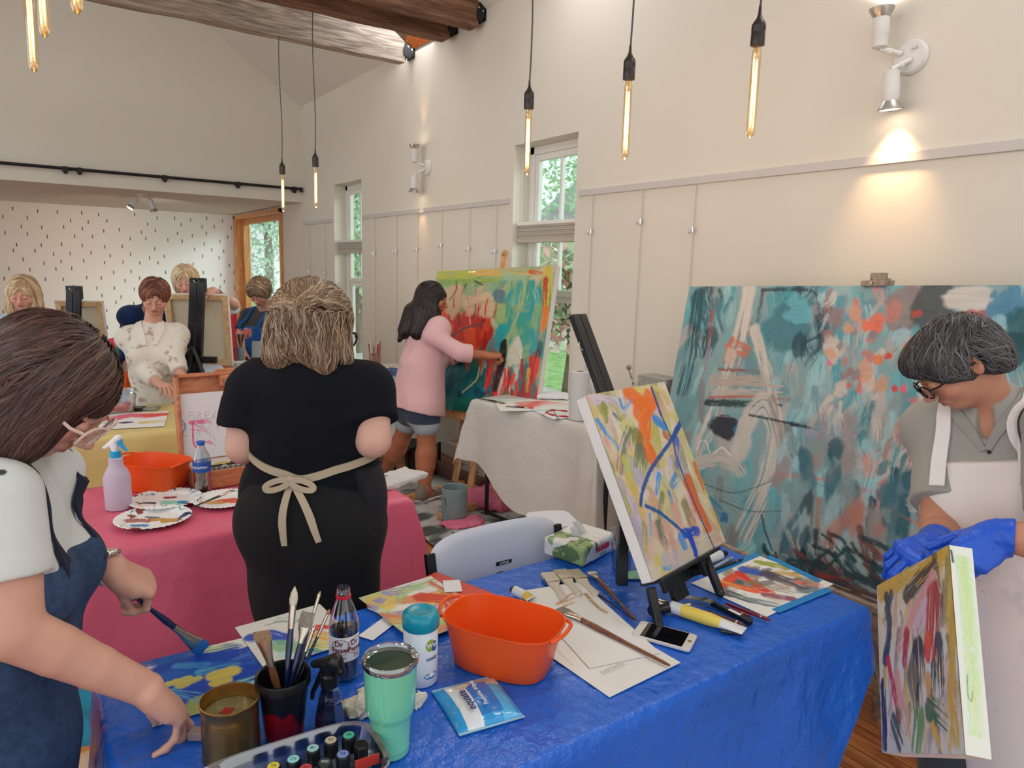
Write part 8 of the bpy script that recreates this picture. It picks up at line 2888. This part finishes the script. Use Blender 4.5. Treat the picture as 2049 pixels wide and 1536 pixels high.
	# paper plates
def plate(label,x,y,r,dabs,seed,zz=ZP):
	c=PZ(x,y,zz+.008)
	c[2]=zz
	t=thing('paper_plate',label,'plate',c,'patterned paper plates used as palettes')
	n,m_=220,60
	th=np.linspace(0,2*math.pi,n)
	rad=np.linspace(0.001,1,m_)
	T,Rr=np.meshgrid(th,rad)
	Z=np.interp(Rr,[0,.68,.80,.97,1],[.002,.002,.012,.018,.016])+.0012*np.sin(T*40)*np.clip((Rr-.75)*8,0,1)
	P=c+np.stack([Rr*r*np.cos(T),Rr*r*np.sin(T),Z],-1)
	q=P.reshape(-1,3)
	cl=np.tile(s2l((226,228,228)),(len(q),1))
	rr_=Rr.ravel()
	nn,n2=ridged(q,26,seed,2),fnoise(q,16,seed+3,2)
	rim=rr_>.66
	cl[rim&(nn>.80)&(n2>.5)]=s2l((24,40,74))
	cl[rim&(nn>.78)&(n2<=.44)]=s2l((40,140,190))
	cl[rim&(fnoise(q,24,seed+7)>.72)]=s2l((130,60,54))
	for dx,dy,rx,ry,co in dabs:
		e=(q[:,:2]-c[:2])@np.array([RGT[:2],FWD[:2]/.81]).T/r
		dd=np.hypot((e[:,0]-dx)/rx,(e[:,1]-dy)/ry)+(fnoise(q,30,seed+9,3)-.5)*1.6
		cl[dd<.9]=s2l(co)
	MB().grid(P,cl).build('plate_dish',mat_vc('coated_paper',.4),t)
plate('paper plate with mint and grey paint behind the other two plates',332,1000,.128,[(.15,-.1,.40,.22,(130,206,190)),(-.45,-.2,.35,.16,(60,96,104)),(.5,0,.2,.15,(40,140,200)),(-.1,.45,.2,.15,(130,50,50))],3)
plate('paper plate with ochre and brown paint, nearest of the three',307,1037,.125,[(.25,.1,.5,.25,(190,150,80)),(-.4,-.1,.4,.25,(170,110,100)),(-.05,.25,.3,.12,(110,116,124)),(.75,.35,.16,.25,(20,60,100)),(-.1,-.5,.4,.12,(50,130,190))],9)
plate('paper plate with orange paint partly behind the person in black',450,1000,.115,[(.25,.1,.5,.3,(222,96,60)),(-.3,-.2,.4,.2,(206,160,100))],15)
brush('dark brush resting across the rim of the orange paint plate',PZ(386,1014,ZP+.024),PZ(468,980,ZP+.036),m_hblack,m_bg,.010,.6,.05,.02)
# towels at the right end of the pink table, clip at the left
for x,y,r_,s_,lab in((792,958,-20,.085,'crumpled white paper towel with a small green print at the end of the pink table'),):
	S=SDF()
	cc=PZ(x,y,ZP+.01)
	S.box(cc,(.13,.07,.014),rotm(UP3,r_),.01)
	S.disp=lambda P:.012*(ridged(P,14,6,3)-.45)
	S.cut(cc-(0,0,.010),(0,0,-1),.003)
	V,Q=surface(S,.004)
	t=fast_mesh('paper_towel',V,Q,MATS['wipe_cloth'])
	tag(t,lab,'towel')
	MB().box((-.02,-.004,.0),(.014,.004,.001),rotm(UP3,-20),cc+(-.05,0,.020)).build('green_print',mat('green_print',(50,120,110),.6),t,smooth=False)
t=thing('bulldog_clip','small steel clip at the left end of the pink table','clip',PZ(163,978,ZP))
MB().box((-.02,-.012,0),(.01,.012,.018),frame_from(UP3,RGT),PZ(163,978,ZP)).build('clip_body',m_steel,t,bevel=.003)
MB().tube([PZ(166,976,ZP+.009)+RGT*(.012*k)+UP3*(.008*math.sin(k*2))for k in range(4)],.0018,5).build('clip_lever',m_steel,t)
# yellow table
def s5(p):
	p.stroke([(225,838),(262,830),(300,832)],.045,(222,90,120),.95,.1).stroke([(300,830),(335,828)],.04,(214,70,50),.95,.1).stroke([(290,845),(325,843)],.03,(206,180,90),.85).blob(253,845,.03,.02,(30,36,80),.95,.3).blob(215,846,.02,.012,(110,180,120),.9).stroke([(205,856),(215,855)],.012,(226,130,160),.9)
paper('long white palette sheet with pink and red paint on the yellow table',[(188,829),(338,822),(150,862)],ZP+.002,s5,res=.003,name='palette_paper',cat='palette')
tag(MB().box((-.03,-.02,0),(.03,.02,.001),None,PZ(163,868,ZP+.004)).build('masking_tape',m_btape,None,smooth=False),'short piece of blue tape at the corner of the yellow table','tape')
c=PZ(210,832,ZP)
t=thing('storage_box','clear plastic storage box with pink contents on the yellow table','box',c)
MB().lathe([(0,.002),(.46,.002),(.5,.12),(.53,.122),(.52,.126),(.49,.122)],c+(0,.12,0),None,40,sx=.36,sy=.22,power=5,cap=False).build('box_wall',mat_glass('cloudy_box',(.90,.90,.92),.2,.1,.3),t)
MB().box((-.15,.035,.004),(.15,.2,.035),None,c).build('pink_contents',mat('pink_contents',(206,150,130),.7),t,bevel=.01)
for x,y,sx,sy,sz,mm,nm,lab in((270,820,.055,.035,.02,m_capk,'stamp_pad','small black pad with a knob on the yellow table'),(296,820,.055,.025,.015,mat('grey_gadget',(140,144,140),.5),'pocket_tin','pale grey pocket tin on the yellow table'),(314,816,.02,.012,.01,mat('grey_gadget2',(120,124,120),.5),'eraser','small grey eraser at the back of the yellow table')):
	tag(MB().box((-sx,-sy,0),(sx,sy,sz),rotm(UP3,30),PZ(x,y,ZP)).build(nm,mm,None,bevel=.004),lab,nm.split('_')[-1])
tag(MB().bar(PZ(262,814,ZP),PZ(262,814,ZP)+(0,0,.13),.02,.012).build('marker_pen',m_capk,None,bevel=.003),'black marker standing upright at the back of the yellow table','marker')
# black easels of the far tables with the backs of canvases
def far_easel(label,px_top,px_bot,dep,w,lab2,corners,zt=ZP):
	a,b=PD(*px_bot,dep),PD(*px_top,dep)
	b[2]=a[2]+(b[2]-a[2])
	t=thing('tabletop_easel',label,'easel',a)
	R=np.array([nrm(RGT*(1,1,0)),nrm(FWD*(1,1,0)),UP3])
	H_=np.linalg.norm(b-a)
	for dx in(-.028,.028):
		MB().bar(a+R[0]*dx,b+R[0]*dx,.05,.03,up=R[1]).build('mast',m_capk,t,bevel=.003,smooth=False)
	MB().box((-.055,-.02,-.10),(.055,.02,0),R,b).build('top_clamp',m_capk,t,bevel=.004,smooth=False)
	MB().tube([b+R[0]*.02*math.cos(q_)-R[1]*.024-UP3*(.015+.018*math.sin(q_))for q_ in np.linspace(0,3.14,8)],.003,5).build('clamp_wire',m_ferr,t)
	MB().box((-w,-.02,.0),(w,.02,.045),R,a+UP3*H_*.22).build('ledge',m_capk,t,bevel=.003,smooth=False)
	for s_ in(-1,1):
		MB().bar(a+UP3*H_*.36,a+R[0]*s_*w*.95-R[1]*.12,.028,.022).build('leg',m_capk,t,bevel=.003,smooth=False)
	MB().bar(a+UP3*H_*.36,a-R[1]*.20+R[0]*.03,.028,.022).build('leg',m_capk,t,bevel=.003,smooth=False)
	MB().bar(a-R[0]*w*.8+UP3*.02,a+R[0]*w*.8+UP3*.02,.02,.02).build('brace',m_capk,t,smooth=False)
	return t
def back_canvas(label,tl,tr,dep,h,lean=.12,d=.03):
	O,E=PD(*tl,dep),PD(*tr,dep+.05)
	U=nrm((E-O)*(1,1,0))
	N=np.cross(U,UP3)
	N=N if N@(EYE-O)>0 else-N
	V_=nrm(-UP3-N*lean)
	N=np.cross(V_,U)
	N=N if N@(EYE-O)>0 else-N
	w=np.linalg.norm(E-O)
	R=np.array([U,V_,N])
	t=thing('stretched_canvas',label,'canvas',O+V_*h+U*w/2)
	MB().box((0,0,-d),(w,h,-d+.003),R,O).box((0,0,-d),(.004,h,0),R,O).box((w-.004,0,-d),(w,h,0),R,O).box((0,0,-d),(w,.004,0),R,O).box((0,h-.004,-d),(w,h,0),R,O).build('canvas_wrap',m_primed,t,smooth=False)
	MB().box((.04,.04,-d+.003),(w-.04,h-.04,-d+.004),R,O).build('raw_back',mat('raw_linen',(206,194,168),.9,bump=(300,.2)),t,smooth=False)
	q=.042
	for lo,hi in(((.004,.004,-d+.004),(w-.004,q,.001)),((.004,h-q,-d+.004),(w-.004,h-.004,.001)),((.004,q,-d+.004),(q,h-q,.001)),((w-q,q,-d+.004),(w-.004,h-q,.001))):
		MB().box(lo,hi,R,O).build('stretcher_bar',m_pine,t,smooth=False)
far_easel('black tabletop easel in the middle, holding a canvas seen from behind',(396,556),(388,772),4.98,.17,'',None)
back_canvas('back of a stretched canvas on the black easel in the middle',(327,587),(456,592),5.06,.53)
far_easel('black tabletop easel at the far left behind the brown haired painter',(148,572),(146,770),5.3,.15,'',None)
back_canvas('back of a stretched canvas on the black easel at the far left',(108,601),(204,601),5.4,.50)
# far table things
c=PZ(505,738,ZP)
t=thing('paint_tray','shallow white paint tray beside the timber window','tray',c)
MB().box((-.13,-.02,.05),(.26,.16,.056),None,c).box((-.13,-.02,.0),(.26,-.014,.056),None,c).box((-.13,-.014,0),(-.124,.16,.05),None,c).build('tray_body',m_white,t,smooth=False,bevel=.002)
t=lathe_thing('tumbler_cup','red plastic cup with lid and bent straw at the far table','cup',PZ(470,733,ZP)+(0.0,.14,0),[('cup_wall',[(.034,0),(.045,.14)],mat('red_plastic',(196,40,60),.35)),('lid',[(.047,.14),(.047,.155),(.03,.16)],mat('red_lid',(176,30,50),.35))])
cc=PZ(470,733,ZP)+(0,.14,0)
MB().tube([cc+(0,0,.15),cc+(0,0,.22),cc-d*.04+(0,0,.245)],.004,6).build('straw',mat('dark_red_straw',(120,30,40),.4),t)
cc=PZ(480,733,ZP)+(0.05,.16,0)
t=lathe_thing('brush_jar','blue-grey glass jar of brushes beside the red cup','jar',cc,[('jar_wall',[(.028,0),(.033,.02),(.026,.15)],mat('blue_grey_glass',(130,160,170),.2))])
for k in range(4):
	MB().cyl(cc+(0,0,.14),cc+d*(k-1.5)*.025+(0,.01*k,.27),.005,.008,n=8).build('brush',(m_bt,m_capk)[k%2],t)
O=PD(504,682,5.55)
t=thing('framed_painting','small red and white painting in a silver frame, half hidden by the person in black','painting',O)
U=nrm(RGT*(1,1,0))
V_=nrm(-UP3-FWD*(.15,.15,0))
R=np.array([U,V_,np.cross(V_,U)])
MB().box((0,0,-.03),(.26,.30,.0),R,O).build('frame',mat('silver_frame',(150,156,160),.4,metal=.4),t,smooth=False,bevel=.003)
p=Paint(.23,.26,.003,(150,158,162),plane_map(O,U,V_),71)
p.stroke([(520,690),(548,686)],.02,(206,50,60),.95,.1,raw=False).stroke([(528,704),(548,702)],.03,(214,60,70),.9).scatter(30,(522,695,550,715),[(222,222,222),(206,60,70)],.006,.03,(0,180),.9,.1)
for a in(.02,.13,.24):
	b=O+U*a+V_*.29-R[2]*.015
	MB().bar(b,(b[0],b[1]+(.12 if a==.13 else 0),0),.018,.018).build('stand_leg',m_capk,t,smooth=False)
p.mesh('painted_surface',O+U*.015+V_*.015,U,V_,R[2]if R[2]@(EYE-O)>0 else-R[2],m_oilm,t,lift=.002)
tag(MB().box((-.10,-.06,0),(.13,.08,.12),rotm(UP3,-20),PZ(265,765,ZP)*(1,1,0)+(-.02,-.30,.745)).build('orange_bin',m_orange,None,bevel=.02),'orange box behind the arm of the person in the white coat','box')
# white sheet table by the far window
c=PZ(750,742,ZP)
t=lathe_thing('brush_can','paint splashed can full of brushes under the far tall window','can',c,[('can_wall',[(.05,0),(.05,.15),(.047,.15),(.046,.02),(0,.02)],mat('splashed_can',(150,110,100),.5,noise=(30,.6)))])
for k in range(9):
	a=k*.7
	e=c+np.array((math.cos(a)*.05,math.sin(a)*.05,.22+.02*(k%3)))
	MB().cyl(c+np.array((math.cos(a)*.03,math.sin(a)*.03,.03)),e,.005,.008,n=8).build('brush',(m_bt,m_bw,m_ferr,MATS['red_plastic'])[k%4],t)
S=SDF()
c=PZ(787,772,ZP)+(0,0,.06)
S.ell(c,(.13,.15,.075))
S.disp=lambda P:.03*(ridged(P,9,4,3)-.45)
S.cut(c-(0,0,.058),(0,0,-1),.004)
V,Q=surface(S,.007)
n=fnoise(V,12,6)
tag(fast_mesh('plastic_bag',V,Q,mat_vc('bag_film',.3),None,np.where((V[:,2]>c[2]+.035)[:,None],s2l((24,70,130)),np.where((n>.5)[:,None],s2l((40,170,180)),s2l((130,206,200))))),'crumpled teal and blue plastic bag behind the pink shirted painter','bag')
tag(MB().box((-.12,-.08,0),(.12,.08,.003),rotm(UP3,10),PZ(775,787,ZP+.003)).build('red_card',mat('dull_red_card',(150,70,70),.7),None,smooth=False),'flat dull red card at the front of the table under the far window','card')
# things on the large white table
ZW=.8085
def s6(p):
	p.stroke([(1050,813),(1090,806),(1120,808)],.05,(222,80,50),.85,.35).stroke([(1040,806),(1090,802)],.03,(214,70,60),.7).stroke([(1000,800),(1040,797)],.05,(170,206,190),.8).stroke([(1070,822),(1120,820),(1160,825)],.025,(90,190,206),.8).stroke([(1150,812),(1165,811)],.03,(226,190,60),.9)
paper('wide palette sheet with red and aqua paint on the white table',[(985,797),(1150,797),(1000,822)],ZW,s6,res=.003,name='palette_paper',cat='palette')
c=PZ(1122,829,ZW)
t=thing('palette_plate','white palette with a thick red painted ring at the front of the white table','palette',c)
MB().box((-.11,-.11,0),(.13,.12,.004),rotm(UP3,10),c).build('board',m_papw,t,smooth=False)
MB().tube([c+np.array((.075*math.cos(a),.095*math.sin(a),.006))for a in np.linspace(.3,5.9,40)],[.006+.003*math.sin(k)for k in range(40)],6).build('red_ring',mat('thick_red_paint',(170,30,40),.3),t)
c=PZ(1157,838,ZW)
t=thing('paper_towel_roll','standing roll of white paper towels on the white table','roll',c)
MB().lathe([(.055,0),(.058,.002),(.058,.278),(.055,.28),(.02,.28),(.02,.24),(0,.24)],c,n=40).build('towel_roll',MATS['wipe_cloth'],t)
MB().lathe([(.0205,.20),(.0205,.281),(.019,.281),(.019,.20)],c,n=24,cap=False).build('core',mat('cardboard',(150,130,110),.8),t)
c=PZ(1184,832,ZW)
t=lathe_thing('soda_bottle','small soda bottle with white cap and red label beside the towel roll','bottle',c,[('open',[(.028,0),(.032,.01),(.032,.10),(.030,.13),(.014,.175),(.013,.18)],m_pet),('soda',[(.027,.002),(.030,.01),(.030,.06),(0,.06)],MATS['dark_soda']),
('bottle_label',[(.0325,.075),(.0325,.115)],mat('red_white_label',(190,60,66),.4)),('cap',[(.0145,.178),(.0145,.194),(.013,.196)],m_papw)])
c=PZ(1212,838,ZW)
lathe_thing('paint_bowl','white bowl with red paint behind the small canvas','bowl',c,[('bowl_wall',[(.03,0),(.06,.03),(.065,.045),(.06,.043),(0,.01)],m_papw),('red_paint',[(0,.036),(.056,.036)],MATS['red_paint'])])
S=SDF()
c=PZ(1105,797,ZW)+(0,0,.018)
S.box(c,(.11,.07,.016),rotm(UP3,35),.012)
S.disp=lambda P:.014*(ridged(P,11,9,3)-.45)
S.cut(c-(0,0,.016),(0,0,-1),.003)
V,Q=surface(S,.005)
tag(fast_mesh('crumpled_paper',V,Q,m_papw),'crumpled white paper beside the towel roll','paper')
# box of tools between the small canvas and the teal painting
c=PX(1318,800,2.66)
c[2]=ZW
t=thing('tool_caddy','grey ribbed tool box with brushes seen above the small canvas','box',c)
MB().box((-.06,-.10,0),(.06,.10,max(.1,PX(1318,752,2.66)[2]-ZW)),None,c).build('caddy_wall',mat('ribbed_grey',(150,150,144),.6,noise=(40,.2)),t,smooth=False,bevel=.003)
for a,b,w_,mm,nm in(((1268,770),(1258,738),.012,m_bg,'brush'),((1280,775),(1256,752),.03,mat('pale_blade',(206,200,186),.5),'palette_knife')):
	MB().bar(PD(*a,3.75),PD(*b,3.75),w_,.006).build(nm,mm,t,bevel=.002)
MB().sphere(PD(1258,735,3.75),.014).build('brush_head',m_bg,t)
# a low table carries that box
folding_table('small folding table with tools behind the small canvas',(2.54,2.44),0,.26,.38,.80,.04)
# ---------------------------------------------------------------- wooden studio easel of the bright canvas
O,U,V_,w,h,N=BRIGHT
m_ez=wood_mat('easel_beech',(206,158,112),(180,128,84),(3,3,3),6,.45)
t=thing('studio_easel','tall wooden H-frame studio easel behind the bright canvas','easel',(*(O+U*w*.5)[:2],0))
Nh=nrm(N*(1,1,0))
mt=O+U*w*.53-N*.075
dl=(mt[2]-.10)/-V_[2]
MB().bar(mt-V_*.13,mt+V_*dl,.055,.022,up=N).cyl(mt-V_*.13-N*.011,mt-V_*.13+N*.011,.0275).build('mast',m_ez,t,bevel=.003)
for s_ in(.36,.70):
	a=O+U*w*s_-N*.11
	MB().bar(a+V_*.55,a+V_*dl,.05,.024,up=N).build('upright',m_ez,t,bevel=.003,smooth=False)
	b=a+V_*dl
	b[2]=.045
	MB().bar(b-Nh*.34,b+Nh*.50,.05,.05).build('foot_rail',m_ez,t,bevel=.004,smooth=False)
b=O+U*w*.36-N*.11+V_*dl
b[2]=.06
MB().bar(b,b+U*w*.34,.045,.03).build('cross_rail',m_ez,t,bevel=.004,smooth=False)
MB().bar(b+UP3*.28,b+U*w*.34+UP3*.28,.02,.07).build('cross_rail',m_ez,t,bevel=.004,smooth=False)
a=O+U*w*.15+V_*(h+.012)-N*.02
MB().bar(a,a+U*w*.62,.10,.022,up=N).build('canvas_ledge',m_ez,t,bevel=.003,smooth=False)
# easel of the big teal painting: clamp on top, thin grey leg below
t=thing('display_easel','weathered grey easel behind the huge teal painting with a wooden clamp on top','easel',(2.75,1.3,0))
tc=PX(1750,572,2.70)
Rb=np.array([T_,n_,UP3])
m_wz=wood_mat('grey_easel_wood',(176,158,140),(130,112,98),(3,3,3),6,.7)
a=tc-n_*.055
ft=a-n_*.10
ft=ft*(1,1,0)+(0,0,.02)
MB().bar(a+UP3*.03,ft,.05,.03,up=n_).build('mast',m_wz,t,smooth=False)
MB().box((-.045,-.06,.0),(.045,.02,.022),Rb,tc).box((-.022,-.05,.022),(.022,.0,.05),Rb,tc).build('top_clamp',m_wz,t,smooth=False,bevel=.002)
MB().cyl(tc+n_*.02+UP3*.012,tc+n_*.028+UP3*.012,.006).build('clamp_bolt',m_steel,t)
for s_,e in((0,(1.93,1.13,.0)),(1,None)):
	st=TL+V_*0 if False else None
g1,g2=PD(1733,1262,2.05),PZ(1772,1500,.0)
g2[2]=.015
MB().bar(g1,g2,.022,.016).build('leg',m_wz,t,smooth=False)
q0=PX(1755,1210,2.46)
MB().bar(q0,q0*(1,1,0)+(.1,0,.01),.03,.02).build('leg',m_wz,t,smooth=False)
MB().bar(q0+(.0,.9,0),(q0+(.0,.9,0))*(1,1,0)+(.1,0,.01),.03,.02).build('leg',m_wz,t,smooth=False)
MB().bar(q0+(.0,-.3,-.012),q0+(.0,1.05,-.012),.05,.022).build('ledge',m_wz,t,smooth=False)
# ---------------------------------------------------------------- white folding chair and simple seat in place of a second one
m_ch=mat('granite_white_plastic',(214,218,228),.5,bump=(400,.08))
t=thing('folding_chair','white plastic folding chair with black frame, its back against the blue table','chair',(1.20,1.98,0))
X,Y=np.meshgrid(np.linspace(-1,1,40),np.linspace(-1,1,24))
hw,hh_=.255,.165
px_,py_=np.sign(X)*np.abs(X),Y
k=(np.abs(X)**5+np.abs(Y)**5)**.2
m_=np.maximum(np.abs(X),np.abs(Y))
sc_=np.where(k>1e-6,m_/np.maximum(k,1e-6),1)
cx,cz=X*sc_*hw,Y*sc_*hh_
bow=.030*(cx/hw)**2
th_=.014*np.sqrt(np.clip(1-m_**10,0,1))
o0=np.array((1.205,1.80,.675))
F_=np.stack([o0[0]+cx,o0[1]-bow-th_+.10*(cz+hh_)*.6,o0[2]+cz],-1)
B_=np.stack([o0[0]+cx,o0[1]-bow+th_+.10*(cz+hh_)*.6,o0[2]+cz],-1)
bkr=MB().grid(F_).grid(B_,flip=True).build('backrest',m_ch,t,angle=60)
yf=lambda z:1.80-.0145+.06*(z-.51)
MB().box((1.21,yf(.715)-.003,.700),(1.27,yf(.715)+.001,.712)).build('brand_plate',m_capk,bkr,smooth=False)
text_mesh('LIFETIME',.010,(1.24,yf(.706)-.0035,.706),(1,0,0),(0,.06,1),m_papw,bkr,'plate_lettering',bold=.0002)
MB().box((1.212,yf(.66)-.003,.630),(1.236,yf(.66)+.001,.678)).build('frame_slot',m_capk,bkr,smooth=False,bevel=.001)
MB().lathe([(.40,0),(.5,.008),(.5,.020),(.46,.026)],(1.205,2.03,.43),None,40,sx=.42,sy=.40,power=5).build('seat',m_ch,t)
for s_ in(-1,1):
	x=1.205+s_*.245
	MB().bar((x,1.79,.80),(x,1.74,.60),.03,.022).build('back_tube',m_capk,t,bevel=.003,smooth=False)
	MB().tube([(x,1.77,.62),(x,1.86,.44),(x,2.22,.012)],.012,8).build('leg',m_legs,t)
	MB().tube([(x*.98+.024,2.14,.44),(x*.98+.024,1.80,.012)],.012,8).build('leg',m_legs,t)
c=(PY(1165,1048,2.1)+PY(1115,1062,2.1))/2+(0,.12,0)
t=thing('second_chair_stand_in','low white plastic stool right of the white folding chair','stool',(c[0],c[1],0))
MB().lathe([(.46,-.04),(.5,-.03),(.5,-.006),(.48,0)],c,rotm(UP3,20),36,sx=.20,sy=.20,power=5).build('seat',m_ch,t)
for a,b in((-1,-1),(1,-1),(1,1),(-1,1)):
	MB().bar(c+(a*.07,b*.07,-.04),(c[0]+a*.10,c[1]+b*.10,.0),.02,.02).build('leg',m_ch,t,smooth=False)
	# ---------------------------------------------------------------- floor things
c=np.array((2.235,3.83,.03))
t=thing('paint_bucket','blue-grey metal paint bucket on the splashed drop cloth','bucket',c)
m_bk=mat('blue_grey_metal',(128,148,150),.45,noise=(8,.1))
MB().lathe([(.082,0),(.084,.004),(.084,.205),(.087,.208),(.085,.213),(.080,.21),(.080,.03),(0,.03)],c,n=40).build('bucket_wall',m_bk,t)
MB().lathe([(0,.14),(.079,.14)],c,n=28,cap=False).build('dark_water',mat('dark_water',(30,36,40),.08),t)
MB().tube([c+np.array((-.086*math.cos(a),-.02-.08*math.sin(a)*.3,.16-.13*math.sin(a)))for a in np.linspace(0,math.pi,16)],.003,6).build('wire_handle',m_steel,t)
S=SDF()
for x,y,rx,rz in((965,1010,.20,.07),(925,1052,.16,.035),(980,985,.16,.05),(1000,1020,.13,.06)):
	q=PZ(x,y,0)
	S.ell(q+(0,0,rz*.7),(rx,rx*.7,rz),None,.05)
S.ell(c+(0,0,.1),(.098,.098,.16),None,.01,True)
S.disp=lambda P:.035*(ridged(P,7,5,3)-.45)
S.cut((0,0,.018),(0,0,-1),.004)
V,Q=surface(S,.008)
tag(fast_mesh('plastic_sheet',V,Q,plastic('pink_film',(240,128,160),.3,.3)),'crumpled pink plastic sheet on the floor around the bucket','sheet')
c=np.array((2.47,4.78,.02))
t=thing('waste_bin','black waste bin with a loose liner behind the pink shirted painter','bin',c)
MB().lathe([(.10,0),(.13,.26),(.125,.26),(.10,.01)],c,n=32).build('bin_wall',m_capk,t)
S=SDF()
S.ell(c+(0,0,.25),(.145,.145,.05),None,.01)
S.ell(c+(0,0,.30),(.10,.10,.06),None,.01,True)
S.disp=lambda P:.02*(ridged(P,12,3,2)-.4)
V,Q=surface(S,.006)
fast_mesh('bin_liner',V,Q,mat('black_film',(26,26,30),.2,bump=(40,.4)),t)
t=MB().cyl((2.62,4.95,.07),(2.72,4.2,.07),.055,n=20).build('rolled_mat',mat('brown_mat',(92,60,54),.7),None)
tag(t,'rolled brown mat on the floor along the wall under the easel','mat')
# floral cloth under the left end of the blue table
def flor(q):
	a,b,n=fnoise(q,7,3,2),fnoise(q,9,31,3),fnoise(q,5,51,2)
	c=np.tile(s2l((206,176,140)),(len(q),1))
	for th,src,co in((.52,a,(190,34,40)),(.62,a,(226,120,120)),(.60,b,(60,84,40)),(.58,n,(206,130,60)),(.64,n,(30,130,160))):
		c[src>th]=s2l(co)
	return c
t=thing('floral_stool','low stool covered by a bright floral cloth beside the left end of the blue table','stool',(-.02,1.98,0))
X,Y=np.meshgrid(np.linspace(-1,1,90),np.linspace(-1,1,90))
g=np.maximum(np.abs(X),np.abs(Y))
Z=np.where(g<.55,.40,.40-(g-.55)/.45*.34)
s_=np.where(g<.55,1,(.55+(g-.55)*.25)/np.maximum(g,1e-6))*.40
P=np.stack([.06+X*s_,2.04+Y*s_,Z+.006*np.sin(X*20+Y*14)],-1)
cl=flor(P.reshape(-1,3))
MB().grid(P,cl).build('floral_cloth',mat_vc('printed_cotton',.75),t)
for a,b in((-1,-1),(1,-1),(1,1),(-1,1)):
	MB().cyl((.06+a*.17,2.04+b*.17,0),(.06+a*.16,2.04+b*.16,.38),.015).build('leg',m_legs,t)
